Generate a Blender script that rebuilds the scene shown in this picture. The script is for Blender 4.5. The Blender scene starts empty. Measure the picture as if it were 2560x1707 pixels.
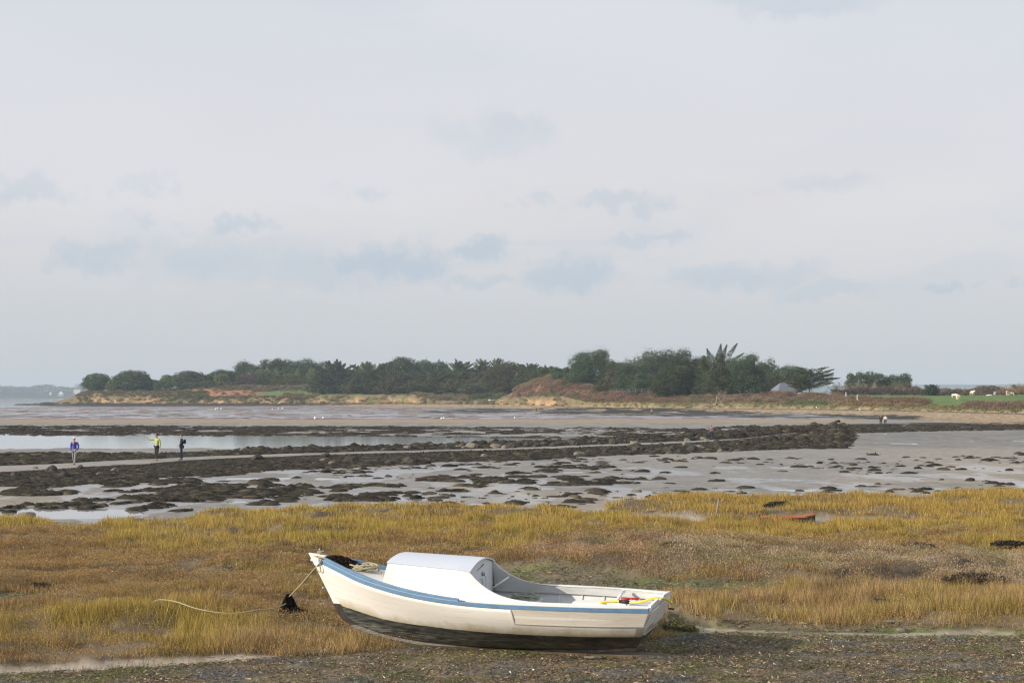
import bpy, bmesh, math, random
import numpy as np
from mathutils import Vector, Matrix, Euler

sc = bpy.context.scene
col = sc.collection
R = math.radians

# ------------------------------------------------------------------ camera
CH = 4.25                      # lens height above the low-tide water level
F = 4200.0                     # focal length in pixels of the 2560 px frame
HOR = 992.0
PITCH = math.atan((HOR - 853.5) / F)
cam_d = bpy.data.cameras.new('camera')
cam = bpy.data.objects.new('camera', cam_d)
col.objects.link(cam)
cam_d.sensor_width = 36
cam_d.lens = 36 * F / 2560
cam_d.clip_start = 0.5
cam_d.clip_end = 12000
cam.location = (0, 0, CH)
cam.rotation_euler = (R(90) + PITCH, 0, 0)
sc.camera = cam

# ------------------------------------------------------------------ light
SUN_AZ = Vector((-0.93, -0.40, 0)).normalized()
SUN_EL = R(20)
sun_dir = Vector((SUN_AZ.x * math.cos(SUN_EL), SUN_AZ.y * math.cos(SUN_EL), math.sin(SUN_EL)))
sd = bpy.data.lights.new('sun', 'SUN')
sd.energy = 5.0
sd.angle = R(0.6)
sd.color = (1.0, 0.90, 0.76)
so = bpy.data.objects.new('sun', sd)
col.objects.link(so)
so.rotation_euler = sun_dir.to_track_quat('Z', 'Y').to_euler()

sc.view_settings.view_transform = 'Standard'
sc.view_settings.look = 'None'
sc.view_settings.exposure = 0.10
sc.view_settings.gamma = 1.0
sc.cycles.volume_step_rate = 1.0
sc.cycles.volume_bounces = 0
sc.cycles.max_bounces = 8
sc.cycles.transparent_max_bounces = 8
sc.cycles.use_denoising = True
sc.cycles.denoising_prefilter = 'ACCURATE'
sc.cycles.denoising_quality = 'HIGH'
sc.cycles.use_adaptive_sampling = False
sc.cycles.filter_width = 1.3


def srgb(r, g, b):
    f = lambda c: (c / 255 / 12.92) if c / 255 <= 0.04045 else ((c / 255 + 0.055) / 1.055) ** 2.4
    return (f(r), f(g), f(b), 1)


def build_world():
    w = bpy.data.worlds.new('World')
    sc.world = w
    w.use_nodes = True
    nt = w.node_tree
    nt.nodes.clear()
    N = nt.nodes.new
    L = nt.links.new
    out = N('ShaderNodeOutputWorld')
    bg = N('ShaderNodeBackground')
    bg.inputs['Strength'].default_value = 0.1
    L(bg.outputs[0], out.inputs[0])
    sky = N('ShaderNodeTexSky')
    sky.sky_type = 'NISHITA'
    sky.sun_disc = False
    sky.sun_elevation = SUN_EL
    sky.sun_rotation = math.atan2(SUN_AZ.x, SUN_AZ.y)
    sky.air_density = 1.0
    sky.dust_density = 2.0
    tc = N('ShaderNodeTexCoord')
    sep = N('ShaderNodeSeparateXYZ')
    L(tc.outputs['Generated'], sep.inputs[0])
    # high thin cloud veil, its colour by elevation
    ramp = N('ShaderNodeValToRGB')
    L(sep.outputs['Z'], ramp.inputs[0])
    e = ramp.color_ramp.elements
    stops = [(0.0, (197, 202, 207)), (0.03, (201, 205, 209)), (0.065, (209, 210, 214)), (0.115, (219, 217, 220)),
             (0.18, (217, 218, 224)), (0.26, (214, 218, 225)), (0.5, (206, 214, 228)), (1.0, (188, 202, 224))]
    e[0].position = stops[0][0]
    e[0].color = srgb(*stops[0][1])
    e[1].position = stops[-1][0]
    e[1].color = srgb(*stops[-1][1])
    for p, c in stops[1:-1]:
        k = e.new(p)
        k.color = srgb(*c)

    def noise(scale, vec_scale, detail, rough, loc=(0, 0, 0), dist=0.0):
        mp = N('ShaderNodeMapping')
        mp.inputs['Scale'].default_value = vec_scale
        mp.inputs['Location'].default_value = loc
        L(tc.outputs['Generated'], mp.inputs[0])
        n = N('ShaderNodeTexNoise')
        n.inputs['Scale'].default_value = scale
        n.inputs['Detail'].default_value = detail
        n.inputs['Roughness'].default_value = rough
        n.inputs['Distortion'].default_value = dist
        L(mp.outputs[0], n.inputs[0])
        return n.outputs[0]

    def mr(v, a, b, c=0.0, d=1.0, smooth=True):
        m = N('ShaderNodeMapRange')
        if smooth:
            m.interpolation_type = 'SMOOTHSTEP'
        L(v, m.inputs[0])
        for i, x in enumerate((a, b, c, d)):
            m.inputs[i + 1].default_value = x
        return m.outputs[0]

    def mul(a, b):
        m = N('ShaderNodeMath')
        m.operation = 'MULTIPLY'
        L(a, m.inputs[0])
        if isinstance(b, float):
            m.inputs[1].default_value = b
        else:
            L(b, m.inputs[1])
        return m.outputs[0]

    def mix(a, b, f):
        m = N('ShaderNodeMix')
        m.data_type = 'RGBA'
        if isinstance(f, float):
            m.inputs[0].default_value = f
        else:
            L(f, m.inputs[0])
        for s, v in ((6, a), (7, b)):
            if isinstance(v, tuple):
                m.inputs[s].default_value = v
            else:
                L(v, m.inputs[s])
        return m.outputs[2]

    # cumulus fragments low in the sky, faintly bluer than the veil
    cum = mr(noise(7.0, (1.6, 1.6, 4.6), 7, 0.55, (1.3, 0.2, 0.35), 0.35), 0.50, 0.66)
    band = mul(mr(sep.outputs['Z'], 0.035, 0.075), mr(sep.outputs['Z'], 0.155, 0.09))
    # torn cloud fragments: (azimuth, height, half width, half height, strength)
    wn = N('ShaderNodeTexNoise')
    wn.inputs['Scale'].default_value = 38
    wn.inputs['Detail'].default_value = 7
    wn.inputs['Roughness'].default_value = 0.62
    L(tc.outputs['Generated'], wn.inputs[0])
    wsub = N('ShaderNodeVectorMath')
    wsub.operation = 'SUBTRACT'
    L(wn.outputs['Color'], wsub.inputs[0])
    wsub.inputs[1].default_value = (0.5, 0.5, 0.5)
    wsc = N('ShaderNodeVectorMath')
    wsc.operation = 'MULTIPLY'
    L(wsub.outputs[0], wsc.inputs[0])
    wsc.inputs[1].default_value = (0.10, 0.0, 0.040)
    wadd = N('ShaderNodeVectorMath')
    wadd.operation = 'ADD'
    L(tc.outputs['Generated'], wadd.inputs[0])
    L(wsc.outputs[0], wadd.inputs[1])
    tot = None
    for cx, cy, rx, ry, k in ((985, 655, 170, 55, 1.0), (1215, 620, 85, 32, .9), (800, 690, 190, 50, .6), (1440, 690, 120, 42, .85), (560, 650, 150, 50, .6),
                              (270, 650, 110, 38, .7), (1850, 690, 210, 34, .7), (2080, 730, 130, 28, .55), (2320, 725, 60, 15, .7), (620, 570, 80, 20, .8), (150, 500, 100, 30, .7), (400, 480, 50, 30, .5),
                              (400, 565, 55, 24, .5), (920, 495, 75, 17, .65), (1540, 510, 130, 26, .55), (1310, 500, 60, 20, .4), (1600, 600, 90, 12, .5), (1250, 340, 150, 60, .42), (1950, 30, 200, 35, .5), (2050, 470, 170, 28, .3), (1180, 715, 120, 18, .6), (2540, 720, 60, 20, .5)):
        sb = N('ShaderNodeVectorMath')
        sb.operation = 'SUBTRACT'
        L(wadd.outputs[0], sb.inputs[0])
        yy = (992 - cy) / F
        sb.inputs[1].default_value = ((cx - 1280) / F, 0, yy)
        mm = N('ShaderNodeVectorMath')
        mm.operation = 'MULTIPLY'
        L(sb.outputs[0], mm.inputs[0])
        mm.inputs[1].default_value = (F / rx, 0, F / ry)
        ln = N('ShaderNodeVectorMath')
        ln.operation = 'LENGTH'
        L(mm.outputs[0], ln.inputs[0])
        v = mul(mr(ln.outputs['Value'], 1.35, 0.35), float(k))
        if tot is None:
            tot = v
        else:
            mx = N('ShaderNodeMath')
            mx.operation = 'MAXIMUM'
            L(tot, mx.inputs[0])
            L(v, mx.inputs[1])
            tot = mx.outputs[0]
    front = mr(sep.outputs['Y'], 0.0, 0.2)
    c = mix(ramp.outputs[0], srgb(192, 203, 214), mul(mul(cum, band), 0.30))
    c = mix(c, srgb(186, 198, 211), mul(mul(tot, front), 1.0))
    lum = mr(noise(3.2, (1, 1, 3.5), 6, 0.5, (5.1, 0, 2.0), 0.2), 0.35, 0.7)
    c = mix(c, srgb(226, 226, 231), mul(mul(lum, mr(sep.outputs['Z'], 0.05, 0.13)), 0.45))
    hi = mr(noise(4.5, (1, 1, 5.0), 5, 0.5, (9.0, 2.0, 1.0), 0.3), 0.52, 0.75)
    c = mix(c, srgb(203, 212, 223), mul(mul(hi, mr(sep.outputs['Z'], 0.10, 0.2)), 0.5))
    sc10 = N('ShaderNodeVectorMath')
    sc10.operation = 'SCALE'
    sc10.inputs['Scale'].default_value = 10.0
    L(c, sc10.inputs[0])
    fin = mix(sky.outputs[0], sc10.outputs[0], 0.93)
    L(fin, bg.inputs['Color'])


build_world()

# ------------------------------------------------------------------ view geometry helpers
cp, sp = math.cos(PITCH), math.sin(PITCH)
C0 = np.array([0, 0, CH])


def ray(px, py):
    a = (np.asarray(px, float) - 1280) / F
    b = (853.5 - np.asarray(py, float)) / F
    return np.stack([a + 0 * b, cp - sp * b + 0 * a, sp + cp * b + 0 * a], -1)


def at_z(px, py, z=0.0):
    r = ray(px, py)
    t = (z - CH) / r[..., 2]
    return C0 + r * t[..., None]


def at_d(px, py, Y):
    r = ray(px, py)
    t = Y / r[..., 1]
    return C0 + r * t[..., None]


def proj(P):
    P = np.asarray(P, float)
    d = P - C0
    f = d[..., 1] * cp + d[..., 2] * sp
    u = -d[..., 1] * sp + d[..., 2] * cp
    return 1280 + F * d[..., 0] / f, 853.5 - F * u / f


# ------------------------------------------------------------------ numpy noise
def _h(ix, iy, s):
    n = (ix.astype(np.int64) * 374761393 + iy.astype(np.int64) * 668265263 + s * 1442695041) & 0x7fffffff
    n = ((n ^ (n >> 13)) * 1274126177) & 0x7fffffff
    return ((n ^ (n >> 16)) & 0xffff) / 65535.0


def vn(x, y, s=0):
    x = np.asarray(x, float)
    y = np.asarray(y, float)
    ix = np.floor(x)
    iy = np.floor(y)
    fx = x - ix
    fy = y - iy
    fx = fx * fx * (3 - 2 * fx)
    fy = fy * fy * (3 - 2 * fy)
    ix = ix.astype(np.int64)
    iy = iy.astype(np.int64)
    a = _h(ix, iy, s)
    b = _h(ix + 1, iy, s)
    c = _h(ix, iy + 1, s)
    d = _h(ix + 1, iy + 1, s)
    return (a * (1 - fx) + b * fx) * (1 - fy) + (c * (1 - fx) + d * fx) * fy


def fbm(x, y, o=4, s=0, g=0.5):
    t = 0
    a = 1.0
    n = 0
    for k in range(o):
        t = t + a * vn(x * 2 ** k + 17.3 * k, y * 2 ** k + 9.1 * k, s + k)
        n += a
        a *= g
    return t / n


def sst(a, b, x):
    t = np.clip((x - a) / (b - a), 0, 1)
    return t * t * (3 - 2 * t)


def pl(pts, x):
    p = np.array(pts, float)
    return np.interp(x, p[:, 0], p[:, 1])


def band(px, py, top, bot, soft=2.0, x0=-1e9, x1=1e9, sx=40):
    t = pl(top, px) if isinstance(top, list) else top
    b = pl(bot, px) if isinstance(bot, list) else bot
    m = sst(-soft, soft, py - t) * sst(-soft, soft, b - py)
    return m * sst(-sx, sx, px - x0) * sst(-sx, sx, x1 - px)


def blob(px, py, cx, cy, rx, ry):
    d = ((px - cx) / rx) ** 2 + ((py - cy) / ry) ** 2
    return sst(1.25, 0.6, d)


# ------------------------------------------------------------------ object helpers
def tag(o, label=None, cat=None, group=None, kind=None):
    if label:
        o['label'] = label
    if cat:
        o['category'] = cat
    if group:
        o['group'] = group
    if kind:
        o['kind'] = kind
    return o


def link(name, me, mat=None, parent=None, smooth=False):
    o = bpy.data.objects.new(name, me)
    col.objects.link(o)
    if mat is not None and not me.materials:
        for m in (mat if isinstance(mat, (list, tuple)) else [mat]):
            me.materials.append(m)
    if parent is not None:
        o.parent = parent
    if smooth:
        me.polygons.foreach_set('use_smooth', [True] * len(me.polygons))
    return o


def empty(name, loc=(0, 0, 0), rz=0.0):
    o = bpy.data.objects.new(name, None)
    o.empty_display_size = 0.3
    col.objects.link(o)
    o.location = loc
    o.rotation_euler = (0, 0, rz)
    return o


def npmesh(name, V, Fc, colr=None, attrs=None, smooth=False):
    """V (n,3); Fc (m,3|4) int array"""
    me = bpy.data.meshes.new(name)
    V = np.ascontiguousarray(V, dtype=np.float32)
    Fc = np.ascontiguousarray(Fc, dtype=np.int32)
    k = Fc.shape[1]
    me.vertices.add(len(V))
    me.vertices.foreach_set('co', V.ravel())
    me.loops.add(Fc.size)
    me.loops.foreach_set('vertex_index', Fc.ravel())
    me.polygons.add(len(Fc))
    me.polygons.foreach_set('loop_start', np.arange(0, Fc.size, k, dtype=np.int32))
    me.polygons.foreach_set('loop_total', np.full(len(Fc), k, dtype=np.int32))
    if smooth:
        me.polygons.foreach_set('use_smooth', np.ones(len(Fc), dtype=bool))
    me.update(calc_edges=True)
    if colr is not None:
        a = me.color_attributes.new('Col', 'FLOAT_COLOR', 'POINT')
        c = np.ones((len(V), 4), dtype=np.float32)
        c[:, :3] = colr
        a.data.foreach_set('color', c.ravel())
    for nm, v in (attrs or {}).items():
        a = me.attributes.new(nm, 'FLOAT', 'POINT')
        a.data.foreach_set('value', np.ascontiguousarray(v, dtype=np.float32))
    return me


class MB:
    """collects shapes, builds one mesh"""

    def __init__(s):
        s.v = []
        s.f = []
        s.m = []

    def add(s, vs, fs, mi=0):
        b = len(s.v)
        s.v += [tuple(map(float, v)) for v in vs]
        s.f += [tuple(b + i for i in f) for f in fs]
        s.m += [mi] * len(fs)
        return s

    def box(s, c, d, M=None, mi=0):
        x, y, z = [k / 2 for k in d]
        vs = [Vector((i, j, k)) for i in (-x, x) for j in (-y, y) for k in (-z, z)]
        if M is not None:
            vs = [M @ v for v in vs]
        vs = [v + Vector(c) for v in vs]
        return s.add(vs, [(0, 1, 3, 2), (4, 6, 7, 5), (0, 4, 5, 1), (2, 3, 7, 6), (0, 2, 6, 4), (1, 5, 7, 3)], mi)

    def tube(s, pts, rad, n=8, cap=True, mi=0):
        P = [Vector(p) for p in pts]
        m = len(P)
        rad = [rad] * m if isinstance(rad, (int, float)) else list(rad)
        T = []
        for i in range(m):
            t = (P[min(i + 1, m - 1)] - P[max(i - 1, 0)])
            T.append(t.normalized() if t.length > 1e-9 else Vector((0, 0, 1)))
        up = Vector((0, 0, 1)) if abs(T[0].z) < 0.9 else Vector((1, 0, 0))
        u = (up - T[0] * up.dot(T[0])).normalized()
        vs = []
        for i in range(m):
            u = (u - T[i] * u.dot(T[i]))
            u = u.normalized() if u.length > 1e-6 else T[i].orthogonal().normalized()
            w = T[i].cross(u)
            for k in range(n):
                a = 2 * math.pi * k / n
                vs.append(P[i] + (u * math.cos(a) + w * math.sin(a)) * rad[i])
        fs = [(i * n + k, i * n + (k + 1) % n, (i + 1) * n + (k + 1) % n, (i + 1) * n + k) for i in range(m - 1) for k in range(n)]
        if cap:
            fs.append(tuple(range(n - 1, -1, -1)))
            fs.append(tuple((m - 1) * n + k for k in range(n)))
        return s.add(vs, fs, mi)

    def loft(s, rails, close=False, mi=0):
        """rails: list of equally long point lists; quads between neighbours"""
        n = len(rails[0])
        vs = [p for r in rails for p in r]
        k = len(rails)
        fs = []
        for j in range(k if close else k - 1):
            a = j * n
            b = ((j + 1) % k) * n
            for i in range(n - 1):
                fs.append((a + i, a + i + 1, b + i + 1, b + i))
        if close:
            fs.append(tuple(j * n for j in range(k)))
            fs.append(tuple(j * n + n - 1 for j in range(k - 1, -1, -1)))
        return s.add(vs, fs, mi)

    def build(s, name, mat, parent=None, smooth=False, bevel=0.0):
        me = bpy.data.meshes.new(name)
        me.from_pydata(s.v, [], s.f)
        mats = mat if isinstance(mat, (list, tuple)) else [mat]
        for m in mats:
            me.materials.append(m)
        if len(mats) > 1:
            me.polygons.foreach_set('material_index', s.m)
        bm = bmesh.new()
        bm.from_mesh(me)
        bmesh.ops.recalc_face_normals(bm, faces=bm.faces)
        bm.to_mesh(me)
        bm.free()
        if smooth:
            me.polygons.foreach_set('use_smooth', [True] * len(me.polygons))
        me.update()
        o = link(name, me, None, parent)
        if bevel > 0:
            b = o.modifiers.new('bevel', 'BEVEL')
            b.width = bevel
            b.segments = 2
            b.limit_method = 'ANGLE'
        return o


# ------------------------------------------------------------------ materials
def mat(name, base=(0.5, 0.5, 0.5), rough=0.7, vcol=False, nscale=0.0, nmix=0.0, ncol=None, bump=0.0, bscale=20.0,
        spec=0.3, metal=0.0, stretch=(1, 1, 1), wet=False, obj=False, trans=0.0, val=0.0, vscale=3.0):
    m = bpy.data.materials.new(name)
    m.use_nodes = True
    nt = m.node_tree
    N = nt.nodes.new
    L = nt.links.new
    b = nt.nodes['Principled BSDF']
    b.inputs['Roughness'].default_value = rough
    b.inputs['Specular IOR Level'].default_value = spec
    b.inputs['Metallic'].default_value = metal
    tc = N('ShaderNodeTexCoord')
    geo = N('ShaderNodeNewGeometry')
    src = tc.outputs['Object'] if obj else geo.outputs['Position']
    mp = N('ShaderNodeMapping')
    mp.inputs['Scale'].default_value = stretch
    L(src, mp.inputs[0])
    cur = None
    if vcol:
        a = N('ShaderNodeVertexColor')
        a.layer_name = 'Col'
        cur = a.outputs[0]
    else:
        rgb = N('ShaderNodeRGB')
        rgb.outputs[0].default_value = (*base[:3], 1)
        cur = rgb.outputs[0]
    if nmix > 0:
        n = N('ShaderNodeTexNoise')
        n.inputs['Scale'].default_value = nscale
        n.inputs['Detail'].default_value = 6
        n.inputs['Roughness'].default_value = 0.6
        L(mp.outputs[0], n.inputs[0])
        r = N('ShaderNodeMapRange')
        r.inputs[1].default_value = 0.35
        r.inputs[2].default_value = 0.7
        r.inputs[4].default_value = nmix
        L(n.outputs[0], r.inputs[0])
        x = N('ShaderNodeMix')
        x.data_type = 'RGBA'
        L(r.outputs[0], x.inputs[0])
        L(cur, x.inputs[6])
        x.inputs[7].default_value = (*(ncol or base)[:3], 1)
        cur = x.outputs[2]
    if val > 0:
        n = N('ShaderNodeTexNoise')
        n.inputs['Scale'].default_value = vscale
        n.inputs['Detail'].default_value = 5
        n.inputs['Roughness'].default_value = 0.65
        L(mp.outputs[0], n.inputs[0])
        r = N('ShaderNodeMapRange')
        r.inputs[1].default_value = 0.25
        r.inputs[2].default_value = 0.75
        r.inputs[3].default_value = 1 - val
        r.inputs[4].default_value = 1 + val
        L(n.outputs[0], r.inputs[0])
        x = N('ShaderNodeVectorMath')
        x.operation = 'SCALE'
        L(cur, x.inputs[0])
        L(r.outputs[0], x.inputs['Scale'])
        cur = x.outputs[0]
    L(cur, b.inputs['Base Color'])
    if wet:
        a = N('ShaderNodeAttribute')
        a.attribute_name = 'wet'
        n = N('ShaderNodeTexNoise')
        n.inputs['Scale'].default_value = 0.9
        n.inputs['Detail'].default_value = 7
        n.inputs['Roughness'].default_value = 0.7
        L(mp.outputs[0], n.inputs[0])
        ad = N('ShaderNodeMath')
        ad.operation = 'ADD'
        L(a.outputs['Fac'], ad.inputs[0])
        L(n.outputs[0], ad.inputs[1])
        r = N('ShaderNodeMapRange')
        r.inputs[1].default_value = 0.9
        r.inputs[2].default_value = 1.25
        r.inputs[3].default_value = 0.85
        r.inputs[4].default_value = 0.22
        L(ad.outputs[0], r.inputs[0])
        L(r.outputs[0], b.inputs['Roughness'])
        r2 = N('ShaderNodeMapRange')
        r2.inputs[1].default_value = 0.9
        r2.inputs[2].default_value = 1.25
        r2.inputs[3].default_value = 0.1
        r2.inputs[4].default_value = 0.5
        L(ad.outputs[0], r2.inputs[0])
        L(r2.outputs[0], b.inputs['Specular IOR Level'])
    if bump > 0:
        n = N('ShaderNodeTexNoise')
        n.inputs['Scale'].default_value = bscale
        n.inputs['Detail'].default_value = 5
        L(mp.outputs[0], n.inputs[0])
        bp = N('ShaderNodeBump')
        bp.inputs['Strength'].default_value = 1.0
        bp.inputs['Distance'].default_value = bump
        L(n.outputs[0], bp.inputs['Height'])
        L(bp.outputs[0], b.inputs['Normal'])
    if trans > 0:
        out = nt.nodes['Material Output']
        t = N('ShaderNodeBsdfTranslucent')
        L(cur, t.inputs[0])
        mx = N('ShaderNodeMixShader')
        mx.inputs[0].default_value = trans
        L(b.outputs[0], mx.inputs[1])
        L(t.outputs[0], mx.inputs[2])
        L(mx.outputs[0], out.inputs[0])
    return m


M = {}
M['ground'] = mat('mud_sand', vcol=True, wet=True, val=0.30, vscale=1.3, bump=0.04, bscale=3.0)
M['head'] = mat('headland_soil', vcol=True, rough=0.9, spec=0.1, val=0.3, vscale=0.5, bump=0.3, bscale=0.6)
M['path'] = mat('worn_path', (0.33, 0.29, 0.245), 0.85, nscale=0.8, nmix=0.5, ncol=(0.2, 0.175, 0.145), val=0.1)
M['weed'] = mat('wet_seaweed', vcol=True, rough=0.85, spec=0.08, val=0.3, vscale=4.0, bump=0.02, bscale=9)
M['grass'] = mat('dry_grass', vcol=True, rough=0.75, spec=0.15, trans=0.25)
M['leaf'] = mat('foliage', vcol=True, rough=0.8, spec=0.12, trans=0.15)
M['bark'] = mat('bark', (0.11, 0.085, 0.065), 0.9, val=0.3, vscale=2)
M['palebark'] = mat('weathered_wood', (0.27, 0.21, 0.165), 0.85, val=0.2, vscale=2)
M['rock'] = mat('weedy_rock', (0.055, 0.048, 0.036), 0.7, nscale=2.0, nmix=0.6, ncol=(0.02, 0.018, 0.013), bump=0.05, bscale=6)
M['palerock'] = mat('bare_rock', (0.21, 0.19, 0.15), 0.85, nscale=2.5, nmix=0.8, ncol=(0.12, 0.1, 0.07), bump=0.04, bscale=6)
M['white'] = mat('white_boat_paint', (0.80, 0.775, 0.72), 0.45, nscale=1.4, nmix=0.12, ncol=(0.62, 0.56, 0.46), stretch=(1, 1, 5), bump=0.0015, bscale=14, obj=True)
M['blue'] = mat('blue_paint', (0.115, 0.215, 0.345), 0.45, val=0.2, vscale=6, obj=True, stretch=(1, 1, 4))
M['rope'] = mat('old_rope', (0.42, 0.38, 0.24), 0.85, nscale=60, nmix=0.6, ncol=(0.22, 0.20, 0.12), bump=0.004, bscale=90)
M['ropegrey'] = mat('mossy_rope', (0.26, 0.27, 0.19), 0.85, nscale=40, nmix=0.6, ncol=(0.4, 0.39, 0.3))
M['twine'] = mat('orange_twine', (0.62, 0.27, 0.06), 0.7)
M['yellow'] = mat('yellow_hose', (0.75, 0.58, 0.05), 0.35)
M['red'] = mat('red_plastic', (0.55, 0.03, 0.04), 0.4)
M['black'] = mat('black_rubber', (0.02, 0.02, 0.022), 0.45)
M['metal'] = mat('galvanised_metal', (0.35, 0.36, 0.38), 0.35, metal=0.9)
M['water'] = None


def water_mat():
    m = bpy.data.materials.new('tidal_water')
    m.use_nodes = True
    nt = m.node_tree
    N = nt.nodes.new
    L = nt.links.new
    b = nt.nodes['Principled BSDF']
    b.inputs['Base Color'].default_value = (0.34, 0.33, 0.31, 1)
    b.inputs['Roughness'].default_value = 0.05
    b.inputs['IOR'].default_value = 1.4
    geo = N('ShaderNodeNewGeometry')
    mp = N('ShaderNodeMapping')
    mp.inputs['Scale'].default_value = (0.5, 1.4, 1)
    L(geo.outputs['Position'], mp.inputs[0])
    n = N('ShaderNodeTexNoise')
    n.inputs['Scale'].default_value = 2.2
    n.inputs['Detail'].default_value = 4
    L(mp.outputs[0], n.inputs[0])
    bp = N('ShaderNodeBump')
    bp.inputs['Distance'].default_value = 0.003
    bp.inputs['Strength'].default_value = 0.5
    L(n.outputs[0], bp.inputs['Height'])
    L(bp.outputs[0], b.inputs['Normal'])
    return m


M['water'] = water_mat()


def hull_mat():
    """white topsides, tidal scum and worn black bottom paint: three real paint zones decided by the waterline attribute"""
    m = bpy.data.materials.new('hull_paint')
    m.use_nodes = True
    nt = m.node_tree
    N = nt.nodes.new
    L = nt.links.new
    b = nt.nodes['Principled BSDF']
    b.inputs['Roughness'].default_value = 0.5
    b.inputs['Specular IOR Level'].default_value = 0.35
    at = N('ShaderNodeAttribute')
    at.attribute_name = 'wl'        # metres above the painted waterline
    tc = N('ShaderNodeTexCoord')

    def noise(scale, st, det=6, ro=0.6):
        mp = N('ShaderNodeMapping')
        mp.inputs['Scale'].default_value = st
        L(tc.outputs['Object'], mp.inputs[0])
        n = N('ShaderNodeTexNoise')
        n.inputs['Scale'].default_value = scale
        n.inputs['Detail'].default_value = det
        n.inputs['Roughness'].default_value = ro
        L(mp.outputs[0], n.inputs[0])
        return n.outputs[0]

    def mr(v, a, b_, c=0.0, d=1.0):
        k = N('ShaderNodeMapRange')
        L(v, k.inputs[0])
        for i, x in enumerate((a, b_, c, d)):
            k.inputs[i + 1].default_value = x
        return k.outputs[0]

    def mth(op, a, b_):
        k = N('ShaderNodeMath')
        k.operation = op
        for i, x in enumerate((a, b_)):
            if isinstance(x, (int, float)):
                k.inputs[i].default_value = x
            else:
                L(x, k.inputs[i])
        return k.outputs[0]

    def mix(f, a, b_):
        k = N('ShaderNodeMix')
        k.data_type = 'RGBA'
        L(f, k.inputs[0])
        for s, v in ((6, a), (7, b_)):
            if isinstance(v, tuple):
                k.inputs[s].default_value = (*v, 1)
            else:
                L(v, k.inputs[s])
        return k.outputs[2]
    wl = at.outputs['Fac']
    white = mix(mr(noise(1.1, (1, 1, 6)), 0.45, 0.75, 0, 0.35), (0.83, 0.805, 0.76), (0.72, 0.675, 0.59))
    # fine cracks and flaked spots along the planks
    fl = mr(noise(9, (0.6, 1, 7), 8, 0.75), 0.64, 0.72)
    white = mix(mth('MULTIPLY', fl, 0.75), white, (0.33, 0.27, 0.19))
    sp = N('ShaderNodeSeparateXYZ')
    L(tc.outputs['Object'], sp.inputs[0])
    wv_ = mth('ADD', wl, mr(noise(0.9, (1, 1, 1), 3), 0.3, 0.7, -0.01, 0.01))
    for sm in (0.115, 0.235, 0.34):
        line = mr(mth('ABSOLUTE', mth('SUBTRACT', wv_, sm), 0), 0.0045, 0.0015)
        line = mth('MULTIPLY', line, mr(noise(2.3, (1, 1, .2), 4), 0.42, 0.58))
        white = mix(mth('MULTIPLY', line, 0.55), white, (0.34, 0.29, 0.22))
    scum = mth('MULTIPLY', mr(mth('ADD', wl, mr(noise(3.0, (1, 1, 0.2)), 0.3, 0.7, -0.06, 0.06)), 0.15, 0.0), 0.8)
    white = mix(scum, white, (0.40, 0.34, 0.20))
    blk = mix(mr(noise(2.6, (1, 1, 5), 7, 0.7), 0.42, 0.68), (0.022, 0.024, 0.023), (0.13, 0.135, 0.115))
    pale = mth('MULTIPLY', mr(wl, -0.10, -0.20), mr(noise(5, (0.8, 1, 9), 8, 0.78), 0.46, 0.62))
    blk = mix(pale, blk, (0.30, 0.30, 0.26))
    edge = mth('ADD', wl, mr(noise(6, (1, 1, 1)), 0.2, 0.8, -0.006, 0.006))
    f = mr(edge, -0.003, 0.003)
    c = mix(f, blk, white)
    L(c, b.inputs['Base Color'])
    bp = N('ShaderNodeBump')
    bp.inputs['Distance'].default_value = 0.002
    L(noise(12, (1, 1, 5)), bp.inputs['Height'])
    L(bp.outputs[0], b.inputs['Normal'])
    return m


M['hull'] = hull_mat()

# ------------------------------------------------------------------ the lie of the land (map drawn from the photograph, laid on the ground)
PATH_T = [(-900, 1205), (-400, 1184), (0, 1164), (200, 1157), (520, 1142), (780, 1134), (1000, 1128), (1400, 1115), (1700, 1103), (1850, 1095), (2010, 1079), (2100, 1071)]
PATH_B = [(-900, 1228), (-400, 1201), (0, 1178), (200, 1167), (520, 1149), (780, 1139), (1000, 1133), (1400, 1119), (1700, 1107), (1850, 1098), (2010, 1081), (2100, 1073)]
EDGE = [(-900, 1310), (-300, 1302), (0, 1303), (120, 1303), (150, 1318), (215, 1320), (250, 1307), (330, 1299), (520, 1290), (700, 1279), (780, 1275), (1000, 1275),
        (1240, 1271), (1400, 1275), (1520, 1280), (1640, 1293), (1800, 1306), (2050, 1308), (2300, 1312), (2560, 1316), (3400, 1322)]
ISL_T = [(1490, 1266), (1540, 1254), (1640, 1246), (1760, 1238), (1830, 1234), (2100, 1236), (2300, 1238), (2400, 1228), (2500, 1224), (2560, 1226), (3400, 1228)]
ISL_B = [(1490, 1266), (1560, 1271), (1700, 1281), (1800, 1291), (1900, 1290), (2000, 1287), (2200, 1290), (2400, 1297), (2560, 1301), (3400, 1306)]
FORE = [(-900, 1700), (0, 1682), (180, 1672), (350, 1664), (500, 1652), (660, 1642), (800, 1634), (900, 1628), (1000, 1618), (1250, 1606), (1620, 1595), (1700, 1584), (1760, 1573), (2000, 1578), (2250, 1582), (2560, 1584), (3400, 1590)]
DF = [(-900, 900), (150, 900), (600, 850), (1000, 800), (1250, 740), (1350, 650), (1500, 560), (1650, 520), (1980, 480), (2200, 430), (2560, 345), (3400, 250)]


def px0(X, Y, z=0.0):
    return proj(np.stack([X, Y, np.zeros_like(X) + z], -1))


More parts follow.
